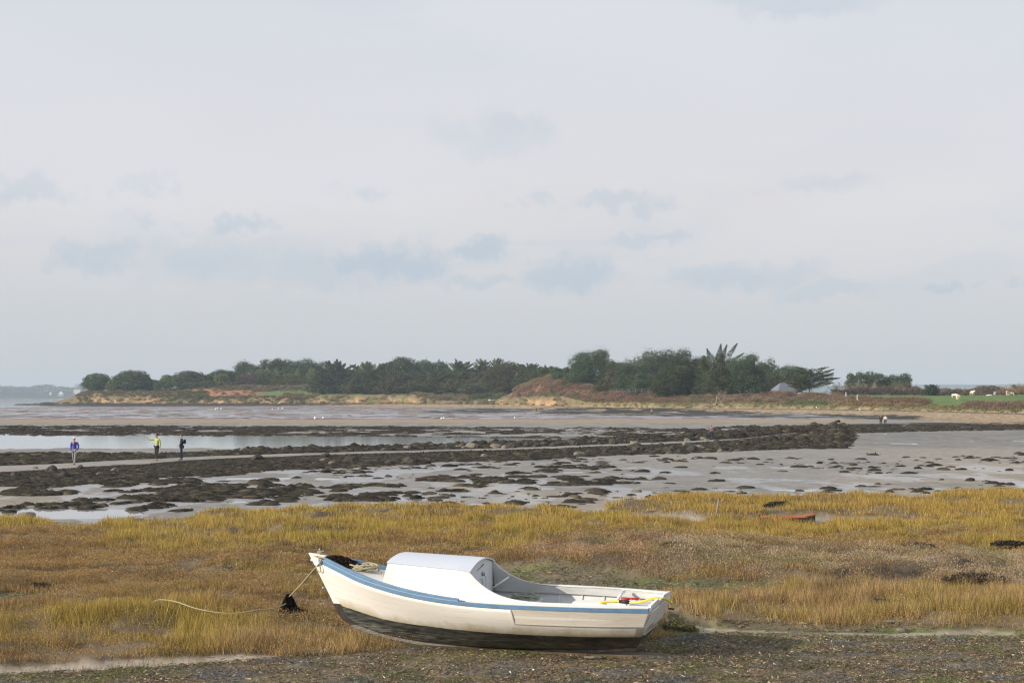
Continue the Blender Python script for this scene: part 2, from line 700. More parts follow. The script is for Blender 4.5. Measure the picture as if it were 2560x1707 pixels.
def marsh_mask(X, Y):
    """1 where salt marsh, 0 on the mudflat"""
    px, py = px0(X, Y, 0.3)
    w = (fbm(X * 0.35, Y * 0.35, 4, 5) - 0.5) * 14 + (fbm(X * 1.3, Y * 1.3, 3, 8) - 0.5) * 5
    m = sst(-2.0, 2.5, py - pl(EDGE, px) + w * 0.8)
    isl = band(px, py + w * 0.7, ISL_T, ISL_B, 2.0, 1510, 1e9, 12)
    return m, isl


def flat_mask(px, py, X, Y, crisp=True):
    """bare places inside the marsh"""
    w = (fbm(X * 0.5, Y * 0.5, 4, 21) - 0.5) * 26
    q = py + w * 0.6
    p2 = px + w * 6
    f = band(p2, q, [(1230, 1424), (1500, 1432), (1700, 1452), (1800, 1452), (2200, 1450), (2470, 1462)], [(1230, 1500), (1700, 1498), (1900, 1492), (2300, 1482), (2470, 1476)], 4, 1225, 2460, 40)
    f = np.maximum(f, 0.9 * blob(p2, q, 700, 1382, 150, 12))
    f = np.maximum(f, blob(p2, q, 600, 1443, 150, 6))
    f = np.maximum(f, blob(p2, q, 60, 1493, 160, 9))
    f = np.maximum(f, blob(p2, q, 140, 1474, 60, 5))
    f = np.maximum(f, blob(p2, q, 1250, 1396, 90, 8))
    f = np.maximum(f, 0.8 * blob(p2, q, 2400, 1378, 160, 6))
    f = np.maximum(f, 0.7 * blob(p2, q, 2000, 1256, 110, 4))
    f = np.maximum(f, band(p2, q, [(1640, 1528), (1760, 1556), (2560, 1572)], [(1640, 1580), (1760, 1590), (2560, 1600)], 3, 1625, 1e9, 15))
    fo = sst(-3, 5, py - pl(FORE, px) + w * 0.25)
    sandl = band(px, py + w * 0.18, [(-900, 1676), (0, 1666), (300, 1650), (660, 1635)], [(-900, 1694), (0, 1681), (350, 1663), (500, 1654), (670, 1641)], 2.5, -1e9, 690, 25)
    sandr = band(px, py + w * 0.12, [(1650, 1532), (1700, 1545), (1760, 1561), (2000, 1573), (2250, 1574), (2400, 1569), (2560, 1574)], [(1650, 1556), (1760, 1574), (2000, 1580), (2250, 1587), (2400, 1582), (2560, 1584)], 2.5, 1660, 2540, 25)
    if not crisp:
        return f, fo, sandl, sandr
    hf = (fbm(X * 2.2, Y * 3.0, 3, 305) - .5) * 1.1
    f = sst(.32, .62, f + hf * .8 * (f > .02))
    sandl = sst(.35, .6, sandl + hf * .35)
    sandr = sst(.35, .6, sandr + hf * .5)
    return f, fo, sandl, sandr


def bank_mask(X, Y):
    """the little eroded steps between turf levels"""
    g1 = fbm(X * 0.22, Y * 0.55, 4, 301)
    t = sst(.465, .535, g1)
    g2 = fbm(X * 0.6, Y * 1.0, 3, 303)
    return sst(.25, .8, 4 * t * (1 - t)) * sst(.42, .55, g2)


BX, BY = at_z(1250, 1607, 0.28)[:2]


def marsh_z(X, Y):
    px, py = px0(X, Y, 0.3)
    f, fo, sl, sr = flat_mask(px, py, X, Y, False)
    hum = (fbm(X * 0.33, Y * 0.33, 4, 31) - 0.45) * 0.40 + (fbm(X * 1.1, Y * 1.1, 3, 33) - 0.5) * 0.22
    mound = 0.24 * sst(1.9, .3, ((px - 1560) / 300) ** 2 + ((py - 1398) / 34) ** 2) + 0.16 * blob(px, py, 2050, 1420, 420, 30)
    g1 = fbm(X * 0.22, Y * 0.55, 4, 301)
    hum = hum + 0.11 * sst(.46, .54, g1)
    z = 0.30 + hum * (1 - np.maximum.reduce([f, fo, sl, sr]) * 0.9) * sst(60, -10, py - pl(FORE, px) + 40) + mound * (1 - fo) - 0.06 * np.maximum(np.maximum(f, sl), sr)
    z = z * (1 - fo) + fo * (0.27 + (fbm(X * 0.8, Y * 0.8, 4, 35) - 0.5) * 0.06)
    near = np.exp(-(((X - BX) / 3.3) ** 2 + ((Y - BY - 0.5) / 1.6) ** 2) ** 2)
    return z * (1 - near) + near * 0.262


def ground_z(X, Y):
    X = np.asarray(X, float)
    Y = np.asarray(Y, float)
    px, py = px0(X, Y, 0.0)
    n1 = fbm(X * 0.12, Y * 0.05, 4, 41) - 0.5
    n2 = fbm(X * 0.55, Y * 0.22, 4, 43) - 0.5
    hb = np.full_like(px, 0.06)
    hb = np.where(py > 1100, 0.035, hb)
    wetz = sst(1128, 1160, py) * sst(1310, 1280, py)
    hb = hb * (1 - wetz) + wetz * 0.038
    hb += 0.05 * band(px, py, [(0, 1118), (1500, 1132), (2560, 1122)], [(0, 1160), (1500, 1160), (2560, 1150)], 5)
    far = band(px, py, 1020, 1050, 4)
    hb = hb * (1 - far) + far * 0.012
    tan = band(px, py, 1049, 1060, 3, -1e9, 2150)
    hb = hb * (1 - tan) + tan * 0.16
    ch = band(px, py + n2 * np.where(px > 850, 2.5, 6), [(-900, 1079), (500, 1078), (800, 1083), (900, 1089), (1300, 1091), (1600, 1092)], [(-900, 1123), (500, 1121), (800, 1123), (900, 1119), (1300, 1109), (1600, 1098)], 1.5, -1e9, 1600, 30)
    hb = hb * (1 - ch) - 0.05 * ch
    pr = band(px, py + n2 * 6, [(2060, 1100), (2130, 1086), (2250, 1079), (2560, 1072), (3400, 1066)], [(2060, 1108), (2200, 1118), (2300, 1121), (3400, 1124)], 3, 2085, 1e9, 25)
    hb = hb * (1 - pr) + 0.016 * pr
    for cx, cy, rx, ry, v in ((90, 1283, 270, 15, -0.05), (1040, 1260, 230, 4, -0.02), (1560, 1226, 250, 6, -0.0), (1900, 1226, 420, 5, 0.002), (600, 1255, 160, 4, -0.01),
                              (700, 1196, 160, 4, 0.0), (1150, 1245, 200, 5, 0.0), (2400, 1213, 300, 6, 0.004), (2060, 1108, 50, 8, -0.05), (1550, 1180, 180, 4, 0.004)):
        k = blob(px, py + n2 * 6, cx, cy, rx, ry)
        hb = hb * (1 - k) + v * k
    sea = sst(-1.5, 1.5, pl([(-900, 1022), (0, 1018), (60, 1016.5), (140, 1013), (215, 1010), (300, 1000)], px) - py) * sst(330, 240, px)
    hb = hb * (1 - sea) - 0.5 * sea
    # raised causeway
    cw = band(px, py, [(p[0], p[1] - 7) for p in PATH_T], [(p[0], p[1] + 9) for p in PATH_B], 7, -1e9, 2120, 40)
    hb = hb + cw * 0.07
    # beach rising to the foot of the headland
    df = pl(DF, px)
    rise = sst(0, 1, (Y - (df - 70)) / 70) * sst(120, 200, px)
    z = hb + n1 * 0.05 * (1 - sea) + n2 * 0.055 * (1 - 0.5 * sea) + rise * 0.85
    # weed and bumps on the flat
    m, isl = marsh_mask(X, Y)
    mm = np.maximum(m, isl)
    zm = marsh_z(X, Y)
    zi = 0.34 + (fbm(X * 0.3, Y * 0.3, 4, 51) - 0.5) * 0.5
    zz = np.where(isl > m, zi, zm)
    return z * (1 - mm) + zz * mm


def weed_density(px, py, X, Y):
    n = fbm(X * 0.16, Y * 0.07, 4, 61)
    n3 = fbm(X * 0.5, Y * 0.3, 3, 62)
    n4 = fbm(X * 1.3, Y * 0.45, 3, 63)
    up = band(px, py, [(-900, 1136), (0, 1134), (400, 1134), (560, 1130), (640, 1127), (1000, 1116), (1300, 1107), (1560, 1097), (1800, 1084), (1900, 1073), (2050, 1067), (2150, 1065)],
              PATH_T, 1.5, -1e9, 2170, 20)
    lo = band(px, py, PATH_B, [(-900, 1235), (0, 1212), (150, 1214), (300, 1192), (500, 1186), (700, 1172), (900, 1165), (1100, 1153), (1300, 1150), (1500, 1138), (1700, 1133), (1800, 1128), (2000, 1119), (2110, 1118), (2150, 1085)],
              2.5, -1e9, 2130, 12)
    d = np.maximum(up, lo)
    head = band(px, py, [(1780, 1084), (1950, 1070), (2110, 1066)], [(1780, 1122), (2000, 1119), (2115, 1117)], 2.5, 1790, 2118, 10)
    d = np.maximum(d, head)
    patches = 0
    for cx, cy, rx, ry in ((640, 1222, 240, 15), (480, 1240, 170, 7), (880, 1240, 120, 9), (90, 1228, 90, 7), (150, 1258, 90, 6), (1450, 1163, 120, 7), (1400, 1200, 230, 12), (560, 1200, 200, 9), (1150, 1195, 120, 7), (900, 1215, 140, 6)):
        patches = np.maximum(patches, blob(px, py, cx, cy, rx, ry))
    sc_ = band(px, py, 1165, [(0, 1300), (1500, 1245), (2560, 1225)], 8)
    left = sst(1750, 1300, px)
    d2 = sc_ * sst(0.555, 0.63, n * .3 + n3 * .25 + n4 * .45 + 0.14 * patches - 0.05 * (1 - left)) * (0.25 + 0.75 * left)
    d2 = np.maximum(d2, sc_ * patches * sst(0.475, 0.545, n * .15 + n3 * .35 + n4 * .5) * 0.95)
    d = np.maximum(d, d2)
    farb = band(px, py, [(0, 1064), (1000, 1066), (1700, 1070), (2100, 1062)], [(0, 1084), (800, 1086), (1300, 1092), (1700, 1090), (2100, 1078)], 3, -1e9, 2000, 100)
    d = np.maximum(d, farb * sst(0.505, 0.58, n4 * .35 + n3 * 0.35 + n * 0.3 + 0.06 * sst(1500, 300, px)))
    tail = band(px, py, [(2100, 1060), (2300, 1056), (2560, 1054), (3400, 1050)], [(2100, 1082), (2300, 1076), (2560, 1072), (3400, 1068)], 2, 2090, 1e9, 20)
    d = np.maximum(d, tail * sst(0.36, 0.5, n3 * 0.5 + n * 0.5))
    fb = band(px, py + (n3 - 0.5) * 5, [(1040, 1028), (1200, 1020), (1400, 1022), (1650, 1026), (2000, 1034), (2300, 1040)], [(1040, 1030), (1300, 1032), (1500, 1036), (1700, 1040), (2000, 1044), (2300, 1048)], 1.5, 1060, 2300, 40)
    d = np.maximum(d, fb * sst(0.3, 0.42, n))
    spit = band(px, py + (n3 - 0.5) * 2, [(40, 1014), (120, 1010.5), (300, 1009.5), (900, 1010)], [(40, 1015), (120, 1015), (300, 1015.5), (900, 1014)], 0.7, 45, 950, 20)
    return np.maximum(d, spit * 0.95), d2


def lerp3(a, b, t):
    t = np.asarray(t)[..., None]
    return a * (1 - t) + np.array(b) * t


def ground_colour(X, Y, Z):
    px, py = px0(X, Y, 0.0)
    n1 = fbm(X * 0.10, Y * 0.035, 4, 71)
    n2 = fbm(X * 0.6, Y * 0.2, 4, 72)
    n3 = fbm(X * 2.5, Y * 1.5, 3, 73)
    c = np.zeros(px.shape + (3,)) + np.array((0.285, 0.268, 0.243))
    c = lerp3(c, (0.235, 0.222, 0.205), sst(0.4, 0.65, n2))
    c = lerp3(c, (0.33, 0.29, 0.23), sst(0.5, 0.7, n1) * sst(1110, 1140, py))
    wet = 0.15 + 0.5 * sst(0.45, 0.6, n2) * sst(1140, 1170, py)
    # far flats: lilac-grey with red algae
    far = band(px, py, 1015, 1050, 3)
    c = lerp3(c, (0.27, 0.24, 0.225), far)
    red = far * sst(0.52, 0.60, n2 * 0.6 + n1 * 0.4) * sst(2000, 1200, px)
    c = lerp3(c, (0.17, 0.085, 0.08), red * 0.75)
    wet = wet + 0.45 * far * (1 - red) * sst(0.35, 0.6, fbm(X * 0.2, Y * 0.05, 3, 77))
    tan = band(px, py + (n2 - 0.5) * 4, 1051.5, 1058, 1.2, -1e9, 2150, 60)
    c = lerp3(c, (0.36, 0.26, 0.165), tan)
    wet = wet * (1 - tan)
    # beach
    df = pl(DF, px)
    bw = pl([(200, 25), (800, 40), (950, 120), (1300, 90), (1400, 60), (2000, 60), (2200, 110), (2560, 110)], px)
    be = sst(0, 1, (Y - (df - bw)) / 8 + (n2 - 0.5) * 2) * sst(150, 220, px)
    sandc = lerp3(np.zeros(px.shape + (3,)) + np.array((0.42, 0.31, 0.19)), (0.27, 0.2, 0.125), sst(0.4, 0.6, n3))
    c = c * (1 - be[..., None]) + sandc * be[..., None]
    wet = wet * (1 - be)
    wrk = sst(0, 1, (Y - (df - 16)) / 5) * sst(2, -4, Y - df) * sst(1350, 1600, px)
    c = lerp3(c, (0.075, 0.045, 0.04), wrk * 0.85)
    pr = band(px, py, 1115, 1160, 10, 1500)
    c = lerp3(c, (0.285, 0.262, 0.23), pr * 0.5)
    # weed stained mud
    wd, d2 = weed_density(*px0(X, Y, 0.1), X, Y)
    c = lerp3(c, (0.035, 0.031, 0.024), np.clip(sst(0.25, 0.7, wd + (n3 - 0.5) * 0.5) * 0.95, 0, 1))
    wet = wet * (1 - 0.6 * wd)
    # wet margin near the water level
    wm = sst(0.06, 0.0, Z)
    c = c * (1 - 0.25 * wm[..., None])
    wet = np.clip(wet + 0.35 * wm, 0, 0.9)
    # marsh soil
    m, isl = marsh_mask(X, Y)
    mm = np.maximum(m, isl)
    qx, qy = px0(X, Y, 0.3)
    f, fo, sl, sr = flat_mask(qx, qy, X, Y)
    soil = np.zeros(px.shape + (3,)) + np.array((0.16, 0.12, 0.075))
    soil = lerp3(soil, (0.07, 0.052, 0.036), bank_mask(X, Y))
    soil = lerp3(soil, (0.155, 0.13, 0.083), f)
    soil = lerp3(soil, (0.135, 0.15, 0.05), f * sst(0.40, 0.55, fbm(X * 0.7, Y * 0.9, 4, 75)) * 0.8)
    dk = blob(qx, qy, 700, 1380, 170, 14)
    soil = lerp3(soil, (0.06, 0.048, 0.042), dk * 0.8)
    soil = lerp3(soil, (0.19, 0.15, 0.10), fo)
    n5 = fbm(X * 1.1, Y * 1.6, 4, 79)
    soil = lerp3(soil, (0.05, 0.062, 0.022), fo * sst(0.5, 0.62, n5) * 0.7)
    soil = lerp3(soil, (0.24, 0.18, 0.11), fo * sst(0.5, 0.62, fbm(X * 1.7, Y * 2.6, 4, 80)) * 0.6)
    soil = lerp3(soil, (0.40, 0.34, 0.27), np.maximum(sl, sr * .75) * 0.9)
    soil = soil * (0.75 + 0.5 * n3[..., None])
    c = c * (1 - mm[..., None]) + soil * mm[..., None]
    wet = wet * (1 - mm)
    return c, wet


def build_ground():
    rows = np.concatenate([np.linspace(-80, 18, 12), np.arange(19, 62, 0.14), np.arange(62, 110, 0.28), np.arange(110, 260, 0.6),
                           np.geomspace(260, 1300, 150), np.geomspace(1350, 9000, 20)])
    a_in = np.arange(-0.36, 0.3601, 0.0011)
    a = np.concatenate([-np.geomspace(2.2, 0.365, 14), a_in, np.geomspace(0.365, 2.2, 14)])
    A, Yg = np.meshgrid(a, rows)
    X = A * np.maximum(Yg, 20)
    Yc = np.maximum(Yg, 12.0)
    Z = ground_z(X, Yc)
    Z = np.where(Yg < 18, 0.28, Z)
    C, W = ground_colour(X, Yc, Z)
    nr, nc = X.shape
    V = np.stack([X, Yg, Z], -1).reshape(-1, 3)
    idx = np.arange(nr * nc).reshape(nr, nc)
    Fc = np.stack([idx[:-1, :-1], idx[:-1, 1:], idx[1:, 1:], idx[1:, :-1]], -1).reshape(-1, 4)
    me = npmesh('ground', V, Fc, C.reshape(-1, 3), {'wet': W.ravel()}, smooth=True)
    return tag(link('ground', me, M['ground']), 'grey-brown tidal mudflat and salt marsh soil at low tide', None, None, 'structure')


build_ground()
wv = np.array([(-9000, 40, 0), (9000, 40, 0), (9000, 9000, 0), (-9000, 9000, 0)], float)
tag(link('water', npmesh('water', wv, np.array([[0, 1, 2, 3]])), M['water']), 'shallow pale tidal water lying in channels and pools', None, None, 'structure')


def build_path():
    xs = np.linspace(-700, 2060, 260)
    n = (vn(xs * 0.03, xs * 0, 3) - 0.5)
    L_, R_ = [], []
    zt = 0.15
    T = at_z(xs, pl(PATH_T, xs) + 0.3 + n * 1.5, zt)
    B = at_z(xs, pl(PATH_B, xs) - 0.3 + n * 1.5, zt)
    T[:, 2] = zt - 0.05
    B[:, 2] = zt - 0.05
    Mid1 = T * 0.7 + B * 0.3
    Mid2 = T * 0.3 + B * 0.7
    Mid1[:, 2] = zt
    Mid2[:, 2] = zt
    T0 = T.copy()
    T0[:, 2] = 0.0
    B0 = B.copy()
    B0[:, 2] = 0.0
    mb = MB()
    mb.loft([T0, T, Mid1, Mid2, B, B0])
    o = mb.build('path', M['path'], smooth=False)
    return tag(o, 'long pale causeway path crossing the mudflat', None, None, 'structure')


build_path()

rng = np.random.default_rng(7)


def scatter(n, px0_, px1_, y0, y1, power=1.0):
    """random ground points inside the wedge the view can reach, even per square metre"""
    u = rng.random(n)
    Y = np.sqrt(y0 ** 2 + u * (y1 ** 2 - y0 ** 2))
    a = (px0_ + rng.random(n) * (px1_ - px0_) - 1280) / F
    return a * Y, Y


# ------------------------------------------------------------------ seaweed
def lumps(X, Y, Z, rx, ry, h, colr, seg=9, rings=4):
    n = len(X)
    th = np.linspace(0, 2 * np.pi, seg, endpoint=False)
    rr = np.linspace(1, 0, rings + 1)[:-1]
    V = np.zeros((n, rings * seg + 1, 3))
    k = 0
    rot = rng.random(n) * 6.28
    cr, sr = np.cos(rot), np.sin(rot)
    for i, r in enumerate(rr):
        prof = np.sqrt(max(0, 1 - r ** 1.6)) if r < 1 else -0.12
        for t in th:
            j = 1 + 0.35 * (rng.random(n) - 0.5) * (1.4 if i == 0 else 1)
            lx = np.cos(t) * r * j * rx
            ly = np.sin(t) * r * j * ry
            V[:, k, 0] = X + lx * cr - ly * sr * 0.7
            V[:, k, 1] = Y + lx * sr * 0.7 + ly * cr
            V[:, k, 2] = Z + h * prof * (1 + 0.5 * (rng.random(n) - 0.5))
            k += 1
    V[:, k, 0] = X
    V[:, k, 1] = Y
    V[:, k, 2] = Z + h * (1.0 + 0.25 * rng.random(n))
    m = V.shape[1]
    fs = []
    for i in range(rings - 1):
        for s in range(seg):
            a = i * seg + s
            b = i * seg + (s + 1) % seg
            fs.append((a, b, b + seg))
            fs.append((a, b + seg, a + seg))
    for s in range(seg):
        fs.append(((rings - 1) * seg + s, (rings - 1) * seg + (s + 1) % seg, m - 1))
    fs = np.array(fs)
    Fc = (fs[None] + (np.arange(n) * m)[:, None, None]).reshape(-1, 3)
    Cc = np.repeat(colr, m, axis=0) * (0.75 + 0.5 * rng.random((n * m, 1)))
    return V.reshape(-1, 3), Fc, Cc


def leaves(P, size, colr, flat=0.0, asp=0.6):
    """randomly turned leaf triangles"""
    n = len(P)
    d = rng.normal(size=(n, 3))
    d[:, 2] *= (1 - flat)
    d /= np.linalg.norm(d, axis=1)[:, None] + 1e-9
    e = rng.normal(size=(n, 3))
    e[:, 2] *= (1 - flat)
    e -= d * (e * d).sum(1)[:, None]
    e /= np.linalg.norm(e, axis=1)[:, None] + 1e-9
    s = np.asarray(size)[:, None] if np.ndim(size) else size
    V = np.zeros((n, 3, 3))
    V[:, 0] = P - d * s * 0.5 - e * s * asp * 0.5
    V[:, 1] = P - d * s * 0.5 + e * s * asp * 0.5
    V[:, 2] = P + d * s * 0.6
    C = np.repeat(colr[:, None, :], 3, 1)
    return V.reshape(-1, 3), np.arange(n * 3).reshape(-1, 3), C.reshape(-1, 3)


def build_weed():
    LV, LF, LC = [], [], []
    base_n = 0
    for cnt, y0, y1, pk, smin, smax in ((260000, 118, 250, 0.55, .16, .55), (380000, 62, 118, 0.34, .09, .36)):
        X, Y = scatter(int(cnt * 1.18), -400, 2960, y0, y1)
        px, py = px0(X, Y, 0.1)
        d, d2 = weed_density(px, py, X, Y)
        mk, isl = marsh_mask(X, Y)
        on_path = band(px, py, [(p[0], p[1] - .5) for p in PATH_T], [(p[0], p[1] + 1.0) for p in PATH_B], 0.6, -1e9, 2040, 20)
        thin = (0.03 + 0.03 * sst(1700, 1300, px)) * band(px, py, 1135, 1300, 6) * sst(0.45, 0.6, fbm(X * 0.1, Y * 0.1, 3, 91))
        keep = (rng.random(len(X)) < np.maximum(d ** 1.5 * pk, thin * pk * .35)) & (mk + isl < 0.2) & (on_path < 0.3)
        X, Y, px, py, d, d2 = X[keep], Y[keep], px[keep], py[keep], d[keep], d2[keep]
        Z = np.maximum(ground_z(X, Y), 0.0) - 0.01
        n = len(X)
        s_ = smin + (smax - smin) * rng.random(n) ** 2.2
        lone = (d < .3)
        s_ = np.where(lone, s_ * 1.15, s_)
        h = s_ * (0.20 + 0.22 * rng.random(n))
        big = band(px, py, [(1780, 1084), (1950, 1070), (2110, 1066)], [(1780, 1115), (2000, 1112), (2115, 1110)], 3, 1800, 2115, 10)
        edge = band(px, py, [(600, 1122), (1000, 1114), (1600, 1094), (1800, 1086)], [(600, 1134), (1000, 1124), (1600, 1104), (1800, 1098)], 3, 600, 1900, 30)
        h = h * (1 + 1.7 * big * rng.random(n) + 1.5 * edge * rng.random(n) ** 2)
        under = py - pl(PATH_B, px)
        h = h * np.where((under > -1) & (px < 2000), np.clip(under / 14, .16, 1), 1) * np.where((py < 1094) & (px < 1700), .5, 1)
        base = np.array((0.040, 0.034, 0.024)) * (0.5 + 1.1 * rng.random((n, 1)))
        base = np.where(rng.random((n, 1)) < 0.07, np.array((0.10, 0.082, 0.05)), base)
        V, Fc, Cc = lumps(X, Y, Z, s_ * 1.7, s_, h, base, 7, 3)
        LV.append(V)
        LF.append(Fc + base_n)
        LC.append(Cc)
        base_n += len(V)
        # loose fronds standing off the heaps
        m = int(min(n * 2.2, 170000))
        i = rng.integers(0, n, m)
        a = rng.random(m) * 6.28
        q = np.sqrt(rng.random(m)) * 1.05
        P = np.stack([X[i] + np.cos(a) * q * s_[i] * 1.5, Y[i] + np.sin(a) * q * s_[i], Z[i] + h[i] * np.sqrt(np.clip(1.05 - q ** 2, 0, 1)) + .01], -1)
        V, Fc, Cc = leaves(P, (0.07 if y1 < 120 else .16) * (.6 + .9 * rng.random(m)), np.array((0.045, 0.038, 0.026)) * (0.4 + 1.5 * rng.random((m, 1))), .5, .5)
        LV.append(V)
        LF.append(Fc + base_n)
        LC.append(Cc)
        base_n += len(V)
        print('weed lumps', n)
    me = npmesh('seaweed_bed', np.concatenate(LV), np.concatenate(LF), np.concatenate(LC), smooth=False)
    tag(link('seaweed_bed', me, M['weed']), 'dark bladder wrack heaped over the mudflat and causeway edges', 'seaweed', None, 'stuff')


build_weed()


# ------------------------------------------------------------------ rocks
def rock_mesh(name, seed, m):
    r = random.Random(seed)
    bm = bmesh.new()
    bmesh.ops.create_icosphere(bm, subdivisions=3, radius=1)
    off = Vector((r.random() * 50, r.random() * 50, r.random() * 50))
    from mathutils import noise as mn
    for v in bm.verts:
        d = mn.noise(v.co * 0.9 + off) * 0.45 + mn.noise(v.co * 2.3 + off) * 0.18
        v.co *= 1 + d
        v.co.z *= 0.62
        v.co.z = max(v.co.z, -0.28)
    me = bpy.data.meshes.new(name)
    bm.to_mesh(me)
    bm.free()
    me.materials.append(m)
    return me


def build_rocks():
    dark = [rock_mesh('weedy_rock', i, M['rock']) for i in range(6)]
    pale = [rock_mesh('pale_boulder', 20 + i, M['palerock']) for i in range(5)]
    r = random.Random(5)
    named = [(606, 1131, 0.85, 0, 'big pale boulder beside the causeway, right of the two standing walkers'),
             (652, 1131, 1.1, 1, 'broad dark weed-covered boulder just right of the big pale boulder'),
             (715, 1130, 0.8, 1, 'dark boulder with a pale top, last of the boulders right of the walkers'),
             (1179, 1120, 0.95, 0, 'pale pointed boulder in the rock line behind the causeway middle'),
             (1160, 1122, 0.55, 0, 'small pale rock leaning on the pointed boulder'),
             (1262, 1121, 0.7, 0, 'flat tan boulder beside the causeway, right of the pointed one'),
             (1240, 1120, 0.8, 0, 'tan sloping boulder touching the flat tan one'),
             (1586, 1112, 0.95, 0, 'rounded grey boulder at the causeway edge left of the lone walker'),
             (1452, 1139, 0.9, 0, 'isolated low pale stone below the causeway on the mud'),
             (1592, 1224, 0.36, 0, 'small upright stone in the shallow pools before the marsh tongue'),
             (68, 1283, 0.55, 0, 'brown stone standing in the pool at the left edge'),
             (1018, 1124, 0.7, 0, 'rounded pale rock at the left end of the rock line'),
             (1755, 1119, 0.5, 0, 'small tan stone below the lone walker'),
             (1768, 1127, 0.45, 0, 'orange-tan stone at the foot of the causeway bank'),
             (88, 1172, 0.38, 0, 'small pale stone on the weed below the elderly walker'),
             (345, 1175, 0.3, 0, 'narrow tan stone upright in weed below the pointing man')]
    for x, y, s, k, lab in named:
        s *= 0.58
        p = at_z(x, y, 0.1)
        me = (pale if k == 0 else dark)[r.randrange(5)]
        o = link('boulder', me)
        o.location = (p[0], p[1], float(ground_z(p[0], p[1])) + 0.12 * s)
        o.rotation_euler = (0, 0, r.random() * 6.28)
        o.scale = (s, s * 0.8, s * r.uniform(0.8, 1.1))
        tag(o, lab, 'boulder')
    n = 0
    spots = []
    while n < 150:
        if n < 85:
            x = r.uniform(950, 2110)
            y = pl(PATH_T, x) - r.uniform(0, 10) - (6 if x > 1850 else 0)
        elif n < 125:
            x = r.uniform(1500, 2110)
            y = pl(PATH_B, x) + r.uniform(2, 26)
        else:
            x = r.uniform(0, 1500)
            y = pl(PATH_B, x) + r.uniform(2, 26)
        spots.append((x, y))
        n += 1
    for i, (x, y) in enumerate(spots):
        p = at_z(x, y, 0.15)
        pal = r.random() < 0.16
        s = r.uniform(0.22, 0.55) * (1.25 if x > 1700 else 1) * (0.6 if pal else 1)
        me = (pale if pal else dark)[r.randrange(5)]
        o = link('rock', me)
        o.location = (p[0], p[1], max(0, float(ground_z(p[0], p[1]))) + 0.2 * s)
        o.rotation_euler = (r.uniform(-.3, .3), r.uniform(-.3, .3), r.random() * 6.28)
        o.scale = (s, s * r.uniform(0.7, 1), s * r.uniform(0.8, 1.3))
        if pal:
            tag(o, 'small pale bare rock among the dark weed lining the causeway', 'rock', 'pale rocks lining the causeway')
        else:
            tag(o, 'dark rock draped in seaweed in the bank lining the causeway', 'rock', 'weedy rocks lining the causeway')
    # stones in the foreground marsh
    for x, y, s, lab, dims in ((2256, 1571, 0.085, 'rounded tan stone on the sandy strip at the right', (1.1, 0.8, 0.9)),
                               (2228, 1562, 0.11, 'flat grey slab lying just behind the rounded tan stone', (1.3, 0.8, 0.22)),
                               (1484, 1640, 0.1, 'flat brown stone half buried in the wrack below the boat keel', (1.4, 0.8, 0.4)),
                               (1294, 1394, 0.09, 'flat grey stone on the bare patch behind the boat cabin', (1.5, 0.9, 0.35)),
                               (2553, 1293, 0.16, 'pale stone at the right edge beside the marsh creek', (1.1, 0.8, 0.8)),
                               (1778, 1650, 0.045, 'small whitish shell on the wrack right of the boat', (1.2, 0.8, 0.5)),
                               (1483, 1427, 0.05, 'tiny white post-like shell before the heath mound', (0.5, 0.5, 1.8))):
        p = at_z(x, y, 0.3)
        o = link('stone', pale[r.randrange(5)])
        o.location = (p[0], p[1], float(ground_z(p[0], p[1])) + 0.3 * s)
        o.scale = tuple(s * d for d in dims)
        tag(o, lab, 'stone')


build_rocks()


# ------------------------------------------------------------------ marsh plants
def blades(X, Y, Z, h, w, lean, colr, tipcol=None):
    n = len(X)
    a = rng.random(n) * np.pi
    la = rng.random(n) * 2 * np.pi
    dx, dy = np.cos(a) * w / 2, np.sin(a) * w / 2 * 0.5
    V = np.zeros((n, 3, 3))
    V[:, 0] = np.stack([X - dx, Y - dy, Z], -1)
    V[:, 1] = np.stack([X + dx, Y + dy, Z], -1)
    V[:, 2] = np.stack([X + np.cos(la) * lean * h, Y + np.sin(la) * lean * h, Z + h * np.sqrt(np.clip(1 - lean ** 2, 0.05, 1))], -1)
    C = np.repeat(colr[:, None, :], 3, 1).copy()
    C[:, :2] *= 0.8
    Fc = np.arange(n * 3).reshape(-1, 3)
    return V.reshape(-1, 3), Fc, C.reshape(-1, 3)


def zone(px, py, X, Y):
    """plant kinds: gold grass, tan grass, brown scrub, heath"""
    w = (fbm(X * 0.3, Y * 0.3, 4, 101) - 0.5)
    q = py + w * 110 + (fbm(X * 1.1, Y * 1.1, 3, 102) - .5) * 50
    line = pl([(-900, 1352), (0, 1352), (400, 1356), (900, 1358), (1200, 1350), (1600, 1352), (1900, 1350), (2200, 1358), (2560, 1362), (3400, 1366)], px)
    gold = sst(20, -20, q - line)
    gold = np.maximum(gold, 0.65 * band(px, q, 1530, 1640, 20, -1e9, 620, 120))
    q = py + w * 60
    heath = np.maximum(blob(px, q, 1560, 1405, 270, 38), 0) * .9
    grey = band(px, q, [(1700, 1385), (2560, 1385)], [(1700, 1440), (2560, 1470)], 12, 1650, 1e9, 60)
    tan = band(px, q, [(1600, 1478), (2560, 1478)], [(1600, 1580), (2560, 1590)], 12, 1560, 1e9, 60)
    tan = np.maximum(tan, band(px, q, 1565, 1640, 12, 560, 980, 60) * 0.9)
    return gold, heath, grey, tan


GOLD = np.array((0.55, 0.385, 0.098))
OLIVE = np.array((0.38, 0.29, 0.06))
TAN = np.array((0.56, 0.385, 0.175))
BROWN = np.array((0.385, 0.245, 0.105))
DARKB = np.array((0.12, 0.08, 0.045))
PINK = np.array((0.46, 0.29, 0.19))
GREY = np.array((0.40, 0.32, 0.21))
GREEN = np.array((0.19, 0.20, 0.075))


